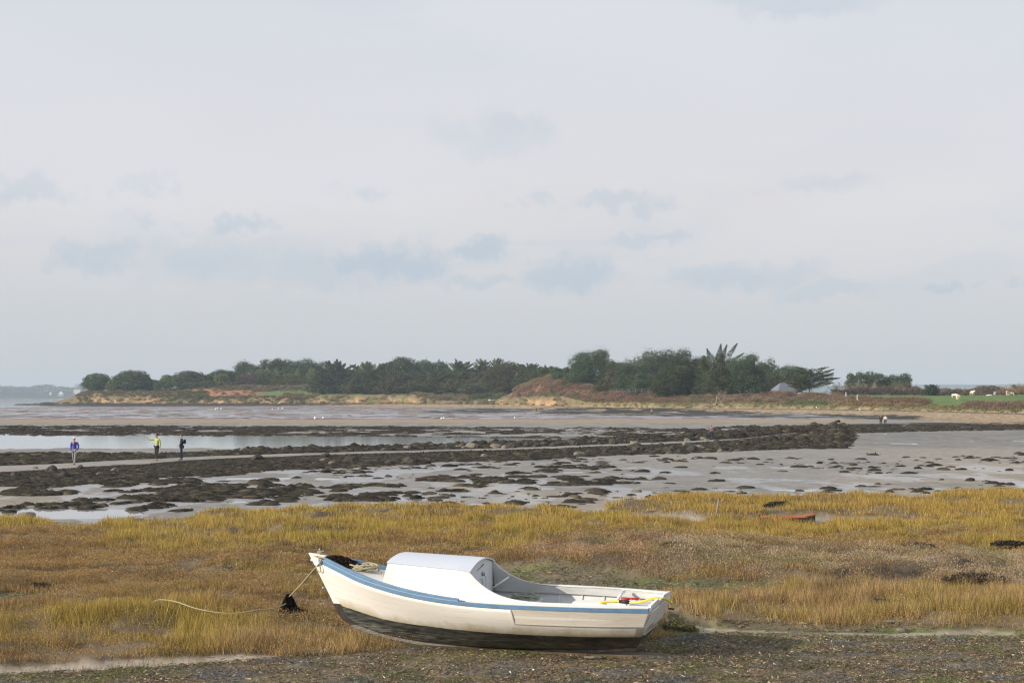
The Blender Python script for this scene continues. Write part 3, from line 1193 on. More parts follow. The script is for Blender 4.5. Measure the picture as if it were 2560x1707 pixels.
def inside_boat(X, Y, grow=0.0):
    # keep plants out of the hull (simple box in boat axes)
    dx, dy = X - BO[0], Y - BO[1]
    lx = dx * EX[0] + dy * EX[1]
    ly = dx * EY[0] + dy * EY[1]
    t = np.clip(lx / 5.3, 0, 1)
    half = np.interp(t, [0, 0.3, 0.6, 0.8, 1], [0.55, 0.65, 0.5, 0.25, 0.0]) + grow
    return (lx > -0.45) & (lx < 5.0) & (np.abs(ly) < half)


TH = R(18)
EX = (-math.cos(TH), math.sin(TH))
EY = (math.sin(TH), math.cos(TH))
BO = at_z(1590, 1617, 0.385)


def build_marsh():
    parts_g = []
    parts_s = []
    # --- upright grass
    def grass(n, y0, y1, wmul, hmul):
        X, Y = scatter(int(n * 1.25), -470, 3030, y0, y1)
        px, py = px0(X, Y, 0.3)
        m, isl = marsh_mask(X, Y)
        mm = np.maximum(m, isl)
        f, fo, sl, sr = flat_mask(px, py, X, Y)
        gold, heath, grey, tan = zone(px, py, X, Y)
        clump = fbm(X * 1.6, Y * 1.6, 3, 111)
        clump2 = fbm(X * 0.45, Y * 0.45, 3, 112)
        dens = np.clip(gold + tan + 0.8 * (1 - gold) * (1 - heath) * (1 - .7 * grey) + .15, 0, 1)
        dens = dens * (0.35 + 0.9 * sst(0.35, 0.6, clump))
        hole = np.maximum(sst(0.38, 0.31, clump2), .8 * sst(.34, .28, clump))
        dens = dens * (1 - .85 * bank_mask(X, Y)) * (1 - np.clip(np.maximum.reduce([f, fo, sl, sr]) * 1.3, 0, 1)) * (mm > 0.5) * (1 - 0.85 * hole)
        k = (rng.random(len(X)) < dens) & ~inside_boat(X, Y, 0.02)
        X, Y, px, py, gold, heath, grey, tan, clump, isl = [q[k] for q in (X, Y, px, py, gold, heath, grey, tan, clump, isl)]
        Z = ground_z(X, Y) - 0.02
        n = len(X)
        h = (0.10 + 0.13 * gold + 0.12 * tan + 0.04 * rng.random(n)) * (0.5 + 0.8 * rng.random(n)) * (0.45 + 1.0 * sst(.3, .7, clump)) * hmul
        near_edge = sst(1, 0, np.abs(py - pl(EDGE, px)) / 14)
        h *= (1 - 0.25 * near_edge)
        cl = fbm(X * 0.8, Y * 0.8, 3, 113)[:, None]
        c = BROWN * (1 - gold[:, None]) + GOLD * gold[:, None]
        c = c * (1 - tan[:, None]) + TAN * tan[:, None]
        ol = sst(0.5, 0.68, cl) * 0.6
        c = c * (1 - ol) + OLIVE * ol * (1 + 0.3 * gold[:, None])
        br = sst(0.47, 0.30, cl) * 0.55
        c = c * (1 - br) + BROWN * 0.9 * br
        isl_ = (isl > 0.5)[:, None] * 0.5
        c = c * (1 - isl_) + np.array((0.50, 0.325, 0.085)) * isl_
        c = c * (0.30 + 1.25 * rng.random((n, 1)) ** 1.3)
        c = np.where(rng.random((n, 1)) < 0.04, np.array((0.72, 0.58, 0.32)), c)
        w = (0.006 + 0.006 * rng.random(n)) * wmul
        lean = 0.12 + 0.5 * rng.random(n)
        long_ = rng.random(n) < .035
        lean = np.where(long_, .92, lean)
        h = np.where(long_, h * 1.5, h)
        c = np.where(long_[:, None], c * .5 + np.array((.35, .27, .14)), c)
        return blades(X, Y, Z, h, w, lean, c)
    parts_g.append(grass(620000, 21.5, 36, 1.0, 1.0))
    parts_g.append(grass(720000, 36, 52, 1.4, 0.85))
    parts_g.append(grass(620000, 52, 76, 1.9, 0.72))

    # --- low scrub (sea purslane, glasswort)
    def scrub(n, y0, y1, size, asp=.32):
        X, Y = scatter(int(n * 1.25), -470, 3030, y0, y1)
        px, py = px0(X, Y, 0.3)
        m, isl = marsh_mask(X, Y)
        f, fo, sl, sr = flat_mask(px, py, X, Y)
        gold, heath, grey, tan = zone(px, py, X, Y)
        bare = np.clip(np.maximum.reduce([f, fo, sl, sr]) * 1.25, 0, 1)
        c1 = fbm(X * 1.1, Y * 1.1, 4, 121)
        dens = (0.25 + 0.75 * np.clip(heath + grey + (1 - gold) * (1 - tan), 0, 1)) * (0.25 + sst(0.35, 0.55, c1)) * (1 - .7 * bank_mask(X, Y)) * (1 - bare) * (m > 0.5)
        k = (rng.random(len(X)) < dens) & ~inside_boat(X, Y, 0.04)
        X, Y, px, py, gold, heath, grey, tan, c1 = [q[k] for q in (X, Y, px, py, gold, heath, grey, tan, c1)]
        n = len(X)
        hh = (0.04 + 0.16 * sst(0.4, 0.65, c1) + 0.08 * heath + 0.06 * grey) * (1 - 0.5 * gold)
        Z = ground_z(X, Y) + hh * rng.random(n) ** 0.7
        hh = hh
        cl = fbm(X * 0.7, Y * 0.7, 3, 123)[:, None]
        cg = fbm(X * 0.9, Y * 0.9, 3, 124)[:, None]
        c = np.tile(BROWN * 1.05, (n, 1))
        t = sst(0.45, 0.62, cl)
        c = c * (1 - t) + TAN * 0.72 * t
        t = heath[:, None] * 0.8
        c = c * (1 - t) + PINK * t
        t = grey[:, None] * 0.8
        c = c * (1 - t) + GREY * 1.15 * t
        t = sst(0.54, 0.68, cg) * 0.65 * (0.4 + 0.6 * np.maximum(grey, heath)[:, None])
        c = c * (1 - t) + GREEN * t
        t = sst(0.42, 0.30, cg) * 0.6
        c = c * (1 - t) + DARKB * t
        t = gold[:, None] * 0.6
        c = c * (1 - t) + OLIVE * t
        c = c * (0.5 + 0.85 * rng.random((n, 1)))
        c = np.where(rng.random((n, 1)) < 0.004, np.array((0.7, 0.6, 0.45)), c)
        return leaves(np.stack([X, Y, Z], -1), size * (0.6 + 0.8 * rng.random(n)), c, -0.3, asp)
    parts_s.append(scrub(900000, 21.5, 36, 0.026))
    parts_s.append(scrub(640000, 36, 52, 0.036))
    parts_s.append(scrub(160000, 52, 64, 0.05))

    def merge(parts):
        V, Fc, C = [], [], []
        b = 0
        for v, f, c in parts:
            V.append(v)
            Fc.append(f + b)
            C.append(c)
            b += len(v)
        return np.concatenate(V), np.concatenate(Fc), np.concatenate(C)
    V, Fc, C = merge(parts_g)
    print('blades', len(Fc))
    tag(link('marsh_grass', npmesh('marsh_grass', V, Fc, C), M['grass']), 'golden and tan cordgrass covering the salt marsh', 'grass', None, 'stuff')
    V, Fc, C = merge(parts_s)
    print('scrub', len(Fc))
    tag(link('marsh_scrub', npmesh('marsh_scrub', V, Fc, C), M['grass']), 'low brown and grey-green sea purslane scrub on the marsh', 'ground cover', None, 'stuff')

    # --- strand wrack and turf crumbs on the bare places
    Xa, Ya = scatter(520000, -500, 3060, 18.5, 28.5)
    Xb, Yb = scatter(400000, -400, 2960, 28.5, 50)
    X, Y = np.r_[Xa, Xb], np.r_[Ya, Yb]
    px, py = px0(X, Y, 0.28)
    m, isl = marsh_mask(X, Y)
    f, fo, sl, sr = flat_mask(px, py, X, Y)
    c1 = fbm(X * 1.5, Y * 2.4, 4, 131)
    dens = fo * (0.45 + 0.9 * sst(0.42, 0.6, c1)) + f * 1.0 * sst(0.25, 0.55, c1)
    dens = dens * (1 - 0.93 * np.maximum(sl, sr)) + 0.03 * (m > 0.5)
    k = (rng.random(len(X)) < dens) & ~inside_boat(X, Y, -0.28)
    X, Y, fo, f, c1 = X[k], Y[k], fo[k], f[k], c1[k]
    n = len(X)
    Z = ground_z(X, Y) + 0.004 + 0.018 * rng.random(n)
    t = rng.random((n, 1))
    cg = fbm(X * 1.3, Y * 1.8, 3, 132)[:, None]
    pal = np.where(t < 0.34, np.array((0.055, 0.042, 0.032)), np.where(t < 0.62, np.array((0.155, 0.115, 0.07)), np.where(t < 0.80, np.array((0.115, 0.08, 0.052)), np.where(t < 0.93, np.array((0.26, 0.21, 0.14)), np.array((0.06, 0.085, 0.025))))))
    bl = sst(0.6, 0.7, cg)
    pal = pal * (1 - .8 * bl) + np.array((0.085, 0.088, 0.088)) * .8 * bl
    gr = np.maximum(sst(0.42, 0.34, cg) * 0.5, f[:, None] * .55 * (rng.random((n, 1)) < .6))
    pal = pal * (1 - gr) + np.array((0.095, 0.105, 0.035)) * gr
    pal = np.where(rng.random((n, 1)) < 0.003, np.array((0.42, 0.39, 0.33)), pal)
    V, Fc, C = leaves(np.stack([X, Y, Z], -1), (0.018 + 0.07 * rng.random(n) ** 2.5) * np.where(Y > 28.5, 1.5, 1), pal * 2.0 * (0.5 + 0.9 * rng.random((n, 1))), 0.82, 0.28)
    print('wrack', n)
    tag(link('strand_wrack', npmesh('strand_wrack', V, Fc, C), M['grass']), 'dry seaweed, straw and turf crumbs strewn over the foreground shore', 'wrack', None, 'stuff')

    # little seablite bushes on the sand by the transom
    for bx, by, bw_, bh, lab in ((1688, 1566, .26, .20, 'small dark green-brown bush growing just behind the transom'),
                                 (1722, 1570, .18, .13, 'smaller bush on the sand right of the bush by the transom')):
        p = at_z(bx, by, .3)
        n = 2600
        d = rng.normal(size=(n, 3))
        d /= np.linalg.norm(d, axis=1)[:, None]
        d[:, 2] = np.abs(d[:, 2])
        q = rng.random((n, 1)) ** .4
        P_ = d * q * np.array([bw_, bw_ * .8, bh]) * (1 + .5 * (vn(d[:, :1] * 4 + 9, d[:, 1:2] * 4 + 3, 7) - .5))
        cc = np.array((0.17, 0.145, 0.07)) * (0.4 + 1.1 * rng.random((n, 1)))
        cc = np.where(rng.random((n, 1)) < .4, np.array((0.12, 0.13, 0.05)), cc)
        V, Fc, C = leaves(P_, .02 + .03 * rng.random(n), cc, -.6, .35)
        o = link('bush', npmesh('bush', V, Fc, C), M['grass'])
        o.location = (p[0], p[1], float(ground_z(p[0], p[1])) - .01)
        tag(o, lab, 'bush')

    # dark heaps of old wrack lying in the marsh
    spots = [(2195, 1518, 0.50, 0.22, 0.05, 'black patch of old wrack lying in the tan grass at the right'),
             (2525, 1375, 0.55, 0.3, 0.09, 'dark heap of wrack at the right edge of the marsh'),
             (2440, 1452, .8, 0.35, 0.14, 'low brown heap of wrack before the grey scrub at the right'),
             (2290, 1378, 0.5, 0.3, 0.10, 'small dark tangle of wrack between gold grass and scrub'),
             (85, 1465, 0.55, 0.3, 0.09, 'dark wrack clump near the left edge'),
             (1690, 1405, 0.45, 0.25, 0.10, 'black burnt-looking clump in the heath mound'),
             (1950, 1262, 0.7, 0.4, 0.16, 'dark wrack heap under the far tongue of marsh')]
    for x, y, rx, ry, h, lab in spots:
        p = at_z(x, y, 0.35)
        n = int(9000 * rx * ry + 700)
        r = np.sqrt(rng.random(n))
        a = rng.random(n) * 6.28
        hx = r * np.cos(a) * rx * (0.8 + 0.4 * vn(a * 1.5, a * 0, 3))
        hy = r * np.sin(a) * ry
        gz = float(ground_z(p[0], p[1]))
        z = h * (1 - r ** 2) * rng.random(n) + 0.01
        cc = (np.array((0.13, 0.10, 0.068)) if x in (2440, 2290) else np.array((0.05, 0.042, 0.036))) * (0.3 + 1.4 * rng.random((n, 1)))
        V, Fc, C = leaves(np.stack([hx, hy, z], -1), 0.05 + 0.07 * rng.random(n), cc, 0.3, 0.35)
        o = link('wrack_heap', npmesh('wrack_heap', V, Fc, C), M['grass'])
        o.location = (p[0], p[1], gz + 0.06)
        tag(o, lab, 'wrack heap')


build_marsh()


# ================================================================== the boat
ex = np.array([EX[0], EX[1], 0.0])
HEEL = R(3.2)                 # she leans a little toward the camera
ey = np.array([EY[0] * math.cos(HEEL), EY[1] * math.cos(HEEL), math.sin(HEEL)])
ez = np.array([-EY[0] * math.sin(HEEL), -EY[1] * math.sin(HEEL), math.cos(HEEL)])
BOa = np.array([BO[0], BO[1], 0.385])


def bsolve(px, py, y):
    """boat-local (x toward the bow, y toward the far side, z up) of a traced point lying in the plane local y"""
    r = ray(px, py)
    t = (y - (C0 - BOa) @ ey) / (r @ ey)
    P = C0 + r * t - BOa
    return np.array([P @ ex, P @ ey, P @ ez])


def rail(pts, n, side=-1):
    """traced (px, py, half breadth) -> n local points, smooth"""
    Q = np.array([bsolve(p[0], p[1], side * p[2]) for p in pts])
    d = np.r_[0, np.cumsum(np.linalg.norm(np.diff(Q, axis=0), axis=1))]
    d /= d[-1]
    u = np.linspace(0, 1, n)
    # monotone cubic through the points
    out = []
    for k in range(3):
        y = Q[:, k]
        s = np.diff(y) / np.diff(d)
        m = np.r_[s[0], (s[:-1] + s[1:]) / 2, s[-1]]
        i = np.clip(np.searchsorted(d, u, side='right') - 1, 0, len(d) - 2)
        h = d[i + 1] - d[i]
        t = (u - d[i]) / h
        out.append((2 * t ** 3 - 3 * t ** 2 + 1) * y[i] + (t ** 3 - 2 * t ** 2 + t) * h * m[i] + (-2 * t ** 3 + 3 * t ** 2) * y[i + 1] + (t ** 3 - t ** 2) * h * m[i + 1])
    return np.stack(out, -1)


def flip(P):
    P = np.array(P, float).copy()
    P[..., 1] *= -1
    return P


NS = 49
K_ = rail([(838, 1507, 0), (848, 1529, 0), (862, 1547, 0), (900, 1565, 0), (985, 1591, 0), (1100, 1609, 0), (1250, 1620, 0), (1400, 1623, 0), (1490, 1622, 0), (1590, 1617, 0)], NS)
W_ = rail([(838, 1507, 0.0), (880, 1521, .09), (965, 1547, .26), (1100, 1567, .47), (1200, 1577, .57), (1330, 1585, .62), (1500, 1590, .60), (1603, 1590, .50)], NS)
S_ = rail([(786, 1400, .03), (812, 1412, .15), (850, 1431, .31), (900, 1455, .49), (1000, 1486, .70), (1100, 1505, .82), (1200, 1516, .88), (1350, 1524, .91), (1500, 1529, .84), (1622, 1531, .71)], NS)
print('boat transom x', K_[-1], W_[-1], S_[-1])
print('boat keel z', K_[:, 2].min(), 'bow', S_[0], K_[0])


def atx(Rl, x):
    """point of a rail at local x"""
    o = np.argsort(Rl[:, 0])
    return np.array([x, np.interp(x, Rl[o, 0], Rl[o, 1]), np.interp(x, Rl[o, 0], Rl[o, 2])])


def hb(x):
    return -atx(S_, x)[1]


def sz(x):
    return atx(S_, x)[2]


boat = empty('boat', tuple(BOa))
boat.rotation_euler = Matrix(((ex[0], -ey[0], ez[0]), (ex[1], -ey[1], ez[1]), (ex[2], -ey[2], ez[2]))).to_euler()
# local +y of the empty must be the far side: with x toward the bow, +y is the near side, so mirror by hand
YS = -1.0


def bl(P):
    """boat-local measured frame -> the empty's frame"""
    P = np.array(P, float)
    P = P.copy()
    P[..., 1] *= YS
    return P


tag(boat, 'white wooden fishing boat with blue gunwale and cuddy, aground on the marsh edge', 'boat')


def hull_half(sign):
    rails = []
    u = np.linspace(0, 1, NS)
    low = [0, .18, .36, .54, .70, .85, 1.0]
    for t in low:       # garboard to waterline, rounded bilge
        P = K_ * (1 - t) + W_ * t
        bulge = math.sin(math.pi * min(1, t)) * 0.5
        P = P.copy()
        P[:, 1] += -np.abs(W_[:, 1]) * 0.09 * bulge
        P[:, 2] += -0.03 * bulge * sst(0, .3, u)
        rails.append(P)
    for t in [.12, .25, .4, .55, .7, .85, 1.0]:
        P = W_ * (1 - t) + S_ * t
        P = P.copy()
        P[:, 1] += -np.abs(S_[:, 1]) * 0.05 * math.sin(math.pi * t) * sst(0.15, .6, u)
        rails.append(P)
    if sign > 0:
        rails = [flip(P) for P in rails]
    return rails


hn = hull_half(-1)
hf = hull_half(1)
nr = len(hn)
Vh = np.concatenate([bl(p) for p in hn] + [bl(p) for p in hf])
wl = []
for rr in (hn, hf):
    for j, P in enumerate(rr):
        ref = np.interp(P[:, 0], W_[::-1, 0], W_[::-1, 2])
        wl.append(P[:, 2] - ref if j > 6 else np.minimum(P[:, 2] - ref, -0.0 if j == 6 else -0.006))
wl = np.concatenate(wl)
fs = []
for s in (0, 1):
    for j in range(nr - 1):
        for i in range(NS - 1):
            a = (s * nr + j) * NS + i
            b = a + NS
            fs.append((a, a + 1, b + 1, b) if s == 0 else (b, b + 1, a + 1, a))
me = npmesh('hull', Vh, np.array(fs), attrs={'wl': wl}, smooth=True)
hull = link('hull', me, M['hull'], boat)
so_ = hull.modifiers.new('thick', 'SOLIDIFY')
so_.thickness = 0.02
so_.offset = 0.0

# keel shoe / stem post
mb = MB()
kk = K_[4:]
q = [(kk + np.array([0, s * .022, dz])) for s, dz in ((-1, .02), (-1, -.045), (1, -.045), (1, .02))]
mb.loft([bl(r) for r in q], close=True)
mb.build('keel', mat('keel_wood', (0.27, 0.26, 0.23), 0.85, nscale=8, nmix=0.9, ncol=(0.05, 0.05, 0.045), stretch=(1, 1, 6), obj=True), boat)

st_front = [(775, 1381), (790, 1410), (808, 1446), (826, 1482), (838, 1507), (850, 1533), (862, 1549), (880, 1559)]
st = np.array([bsolve(x, y, 0.0) for x, y in st_front])
back = st.copy()
back[:, 0] -= 0.13
back[0, 0] = bsolve(815, 1388, 0)[0]
back[0, 2] = bsolve(812, 1389, 0)[2] + .01
back[1, 0] = bsolve(820, 1400, 0)[0] - .02
mb = MB()
wdt = .05
q = []
for s, base, o in ((-1, st, -.004), (-1, back, 0), (1, back, 0), (1, st, -.004)):
    P = base.copy()
    P[:, 0] += .02 if base is st else 0
    P[:, 1] = s * (wdt * (.55 if base is st else 1.0))
    q.append(bl(P))
mb.loft([r[:5] for r in q], close=True)
stem = mb.build('stem_post', M['white'], boat, bevel=0.006)
mb = MB()
mb.loft([r[4:] for r in q], close=True)
mb.build('forefoot', mat('black_bottom', (0.03, 0.03, 0.028), 0.7, nscale=10, nmix=.5, ncol=(0.10, 0.07, 0.05), obj=True), boat, bevel=0.006)
# rusty iron band down the foot of the stem
mb = MB()
P = st[3:].copy()
P[:, 0] += .028
mb.loft([bl(P + np.array([0, s, z])) for s, z in ((-.016, 0), (.016, 0), (.016, -.012), (-.016, -.012))], close=True)
mb.build('stem_band', mat('rusty_iron', (0.27, 0.10, 0.045), 0.85, nscale=20, nmix=0.6, ncol=(0.12, 0.06, 0.04)), boat)
e = bsolve(814, 1470, 0)
mb = MB()
mb.tube([bl(e + np.array([-.02, 0, 0])), bl(e + np.array([.05, 0, .01])), bl(e + np.array([.07, 0, -.02])), bl(e + np.array([.045, 0, -.045])), bl(e + np.array([-.01, 0, -.04]))], .009, 6)
mb.build('mooring_eye', M['metal'], boat, smooth=True)
mb = MB()
e = bsolve(781, 1399, 0)
mb.box(bl(e), (.05, .05, .035))
mb.build('bow_roller', M['white'], boat, bevel=.008)

# rub rail (blue) both sides
def strip(P, out0, out1, z0, z1, sign, u0=0, u1=1.0):
    """rectangular moulding along the sheer; out = metres outboard of the sheer line, z above it (both may be arrays)"""
    i0, i1 = int(u0 * (NS - 1)), int(u1 * (NS - 1)) + 1
    Q = P[i0:i1]
    rs = []
    for o, z in ((out0, z0), (out1, z0), (out1, z1), (out0, z1)):
        r = Q.copy()
        zz = np.broadcast_to(z, (NS,))[i0:i1]
        oo = np.broadcast_to(o, (NS,))[i0:i1]
        r[:, 1] = r[:, 1] - oo
        r[:, 1] = np.minimum(r[:, 1], -0.004)
        r[:, 2] = r[:, 2] + zz
        rs.append(bl(flip(r) if sign > 0 else r))
    mb = MB()
    mb.loft(rs, close=True)
    return mb


uu = np.linspace(0, 1, NS)
railh = .058 + .012 * sst(.55, .1, uu)
toeh = .022 * sst(.60, .2, uu) + .034
for sg in (-1, 1):
    strip(S_, -.02, .028, -.004, railh, sg, 0.025).build('rub_rail', M['blue'], boat, bevel=.006)
    strip(S_, -.035, .012, railh + .001, railh + toeh, sg, 0.06, .515).build('toe_rail', M['blue'], boat, bevel=.006)
    # thin pale strip painting in the highlight along the rub rail's top edge
    strip(S_, .0125, .0295, railh + .0005, railh + .003, sg, 0.02, .515).build('rail_highlight', mat('painted_highlight', (0.55, 0.58, 0.58), 0.6), boat)
    strip(S_, -.10, .020, railh + .001, railh + .022, sg, .5215, 1.0).build('gunwale_cap', M['white'], boat, bevel=.004)

# rubbing plank along the quarter
sp1 = bsolve(1357, 1527, .90)
for sg in (-1, 1):
    i0 = int(np.argmin(np.abs(S_[:, 0] - sp1[0])))
    rs = []
    for o, t in ((0.0, .30), (.017, .30), (.017, .97), (0.0, .97)):
        P = W_ * (1 - t) + S_ * t
        P = P[i0:].copy()
        P[:, 1] += -.045 * math.sin(math.pi * t) - o - .008
        rs.append(bl(flip(P) if sg > 0 else P))
    # only the raised face: the lower part of the topside stays hull
    rs2 = []
    for o, t in ((0.0, .46), (.015, .46), (.015, .985), (0.0, .985)):
        P = W_ * (1 - t) + S_ * t
        P = P[i0:].copy()
        P[:, 1] += -np.abs(S_[i0:, 1]) * 0.05 * math.sin(math.pi * t) - o - .006
        rs2.append(bl(flip(P) if sg > 0 else P))
    m_ = MB()
    m_.loft(rs2, close=True)
    m_.build('quarter_plank', mat('quarter_paint', (0.74, 0.70, 0.62), 0.55, nscale=7, nmix=0.35, ncol=(0.42, 0.34, 0.24), stretch=(.5, 1, 8), obj=True), boat, bevel=.003)

for sg in (-1, 1):
    i0 = int(np.argmin(np.abs(S_[:, 0] - sp1[0])))
    rs = []
    for o, t in ((0.0, .415), (.024, .415), (.024, .455), (0.0, .455)):
        P = W_ * (1 - t) + S_ * t
        P = P[i0:].copy()
        P[:, 1] += -np.abs(S_[i0:, 1]) * 0.05 * math.sin(math.pi * t) - o - .004
        rs.append(bl(flip(P) if sg > 0 else P))
    mb = MB()
    mb.loft(rs, close=True)
    mb.build('rubbing_batten', M['white'], boat, bevel=.003)
    rs = []
    for o in (.002, .026):
        for dx in (0, -.025):
            seq = []
            for t in np.linspace(.415, .985, 6):
                P = (W_ * (1 - t) + S_ * t)[i0].copy()
                P[0] += .028 + dx
                P[1] += -abs(S_[i0, 1]) * 0.05 * math.sin(math.pi * t) - o
                seq.append(bl(flip(P) if sg > 0 else P))
            rs.append(seq)
    mb = MB()
    mb.loft([rs[0], rs[1], rs[3], rs[2]], close=True)
    mb.build('end_batten', M['white'], boat)

# ---- deck, coaming, cabin
T_ = rail([(970, 1405, .52), (1035, 1412, .55), (1100, 1419, .58), (1160, 1426, .60), (1172, 1430, .60), (1188, 1447, .62), (1210, 1466, .65), (1240, 1484, .69), (1280, 1497, .73), (1330, 1504, .76), (1450, 1509, .74), (1620, 1515, .60)], 80)
x_cf = T_[0, 0] + .03           # cabin front (top edge)
x_cr = bsolve(1172, 1430, -.60)[0]
x_st = S_[-1, 0]
print('cabin x', x_cf, x_cr, 'stern', x_st)


def dk_z(x):
    return sz(x) + float(np.interp(x, S_[::-1, 0], (railh)[::-1])) + .012


# foredeck
mb = MB()
xs = np.linspace(S_[2, 0], x_cf - .12, 16)
rows = []
for t in np.linspace(-1, 1, 9):
    rows.append(bl([(x, t * max(.01, hb(x) - .02), dk_z(x) + .03 * (1 - t * t) - .02) for x in xs]))
mb.loft(rows)
deck_m = mat('deck_paint', (0.72, 0.71, 0.69), 0.6, nscale=3, nmix=.35, ncol=(0.5, 0.48, 0.43), stretch=(1, 8, 1), obj=True)
mb.build('foredeck', deck_m, boat)
# side decks
for sg in (-1, 1):
    xs = np.linspace(x_cf - .12, x_st + .03, 40)
    rows = []
    for k in (.015, .07, .13):
        rows.append(bl([(x, sg * (hb(x) - k - (.05 if k > .1 else 0)), dk_z(x) - .004) for x in xs]))
    mb = MB()
    mb.loft(rows)
    mb.build('side_deck', M['white'], boat)

# cabin + coaming side, one board each side whose top edge sweeps down aft of the roof
foot = []
for P in T_:
    x = P[0] + (.10 * sst(0, 1, (P[0] - x_cf + .6) / .6))
    b = min(hb(min(x, S_[2, 0])) - .11, 9)
    b = max(b, abs(P[1]) + .015)
    foot.append((x, -b, dk_z(x) - .01))
foot = np.array(foot)
for sg in (-1, 1):
    top = T_.copy()
    rs = []
    n = 6
    for off in (0, .024):
        seq = []
        for t in np.linspace(0, 1, n):
            P = foot * (1 - t) + top * t
            P[:, 1] += -.012 * math.sin(math.pi * t) + off
            seq.append(bl(flip(P) if sg > 0 else P))
        rs.append(seq)
    mb = MB()
    mb.loft(rs[0] + rs[1][::-1], close=True)
    mb.build('coaming', M['white'], boat, smooth=False)
    # seam moulding low on the cabin side
    seam = []
    for t in (.30, .33):
        for off in (0.0, -.006):
            P = foot[:34] * (1 - t) + top[:34] * t
            P[:, 1] += off - .014
            seam.append(bl(flip(P) if sg > 0 else P))
    seam = [seam[0], seam[1], seam[3], seam[2]]
    mb = MB()
    mb.loft(seam, close=True)
    mb.build('side_seam', M['white'], boat)

# roof
zc_r = bsolve(1205, 1397, 0)[2]
zc_f = bsolve(992, 1383.5, 0)[2]
n_r = int(np.argmin(np.abs(T_[:, 0] - x_cr))) + 1
Te = T_[:n_r].copy()
print('roof rear', Te[-1], zc_r, 'front', Te[0], zc_f)


def arch(t, ze, zc):
    return ze + (zc - ze) * (1 - abs(t) ** 2.0)


def roof_rows(dz, grow):
    xs = np.linspace(Te[-1, 0] - .035, Te[0, 0] + .02, 14)
    rows = []
    for t in np.linspace(-1, 1, 25):
        row = []
        for x in xs:
            p = atx(Te, np.clip(x, Te[-1, 0], Te[0, 0]))
            k = (x - xs[0]) / (xs[-1] - xs[0])
            zc = zc_r * (1 - k) + zc_f * k
            hbv = abs(p[1]) + grow
            row.append((x, t * hbv, arch(t, p[2] - .004, zc) + dz))
        rows.append(bl(row))
    return rows


mb = MB()
a_ = roof_rows(.008, .014)
b_ = roof_rows(-.012, .004)
mb.loft(a_ + b_[::-1], close=True)
mb.build('cabin_roof', mat('dimmed_roof_paint', (0.60, 0.63, 0.68), 0.6, nscale=2.5, nmix=.15, ncol=(0.6, 0.62, 0.64), obj=True), boat, smooth=False, bevel=.003)  # white roof made greyer and bluer in its colour for the weaker sunlight


def bulkhead(xt, lean, thick, zb, mt, name, shrink=.02):
    k = (xt - Te[-1, 0]) / (Te[0, 0] - Te[-1, 0])
    k = min(max(k, 0), 1)
    p = atx(Te, np.clip(xt, Te[-1, 0], Te[0, 0]))
    zc = zc_r * (1 - k) + zc_f * k
    hbv = abs(p[1]) - shrink
    pts = []
    for t in np.linspace(-1, 1, 21):
        pts.append((xt, t * hbv, arch(t, p[2] - .01, zc) - .016))
    wb = min(hbv + .07, abs(atx(W_, xt + lean)[1]) - .01 if zb < .3 else hb(xt + lean) - .16)
    pts2 = [(xt + lean, wb, zb), (xt + lean, -wb, zb)]
    ring = pts + pts2
    m = len(ring)
    vs = [tuple(bl(q)) for q in ring] + [tuple(bl(np.array(q) + np.array([-thick, 0, 0]))) for q in ring]
    mb = MB()
    mb.add(vs, [tuple(range(m)), tuple(range(2 * m - 1, m - 1, -1))] + [(i, (i + 1) % m, m + (i + 1) % m, m + i) for i in range(m)])
    return mb.build(name, mt, boat)


bulk_m = mat('bulkhead_paint', (0.66, 0.68, 0.70), 0.55, nscale=4, nmix=.3, ncol=(0.5, 0.48, 0.42), stretch=(1, 3, .6), obj=True)
zf = dk_z(x_cf)
bulkhead(Te[0, 0] + .005, .11, .02, zf - .02, M['white'], 'cabin_front', -.004)
x_b = Te[-1, 0] + .02
bh = bulkhead(x_b, 0, .02, .24, bulk_m, 'bulkhead')
# hatch door boards, handle, vertical battens, dark slot under the roof
mb = MB()
for yy in (-.27, .24):
    mb.box(bl((x_b - .028, yy, sz(x_b) + .06)), (.014, .035, .50))
mb.box(bl((x_b - .028, -.015, sz(x_b) + .30)), (.014, .47, .03))
mb.build('door_frame', bulk_m, boat, bevel=.003)
mb = MB()
hc = bsolve(1220, 1434, .05)
hz = hc[2]
ang = [2 * math.pi * k / 12 for k in range(12)]
mb.tube([bl((x_b - .022, .06, hz)), bl((x_b - .06, .06, hz))], [.034, .03], 12)
mb.build('door_knob', M['metal'], bh, smooth=True)
mb = MB()
slot = [(x_b - .024, -.20, hz + .085), (x_b - .024, .13, hz + .150), (x_b - .024, .13, hz + .132), (x_b - .024, -.20, hz + .083)]
mb.add([tuple(bl(p)) for p in slot] + [tuple(bl(np.array(p) + np.array([-.004, 0, 0]))) for p in slot], [(0, 1, 2, 3), (7, 6, 5, 4), (0, 1, 5, 4), (1, 2, 6, 5), (2, 3, 7, 6), (3, 0, 4, 7)])
mb.build('door_gap', M['black'], boat)
mb = MB()
mb.tube([bl((x_b - .03, .0, hz - .08)), bl((x_b - .05, .0, hz - .10)), bl((x_b - .05, .0, hz - .26)), bl((x_b - .03, .0, hz - .28))], .008, 6)
mb.build('door_bolt', M['metal'], boat, smooth=True)

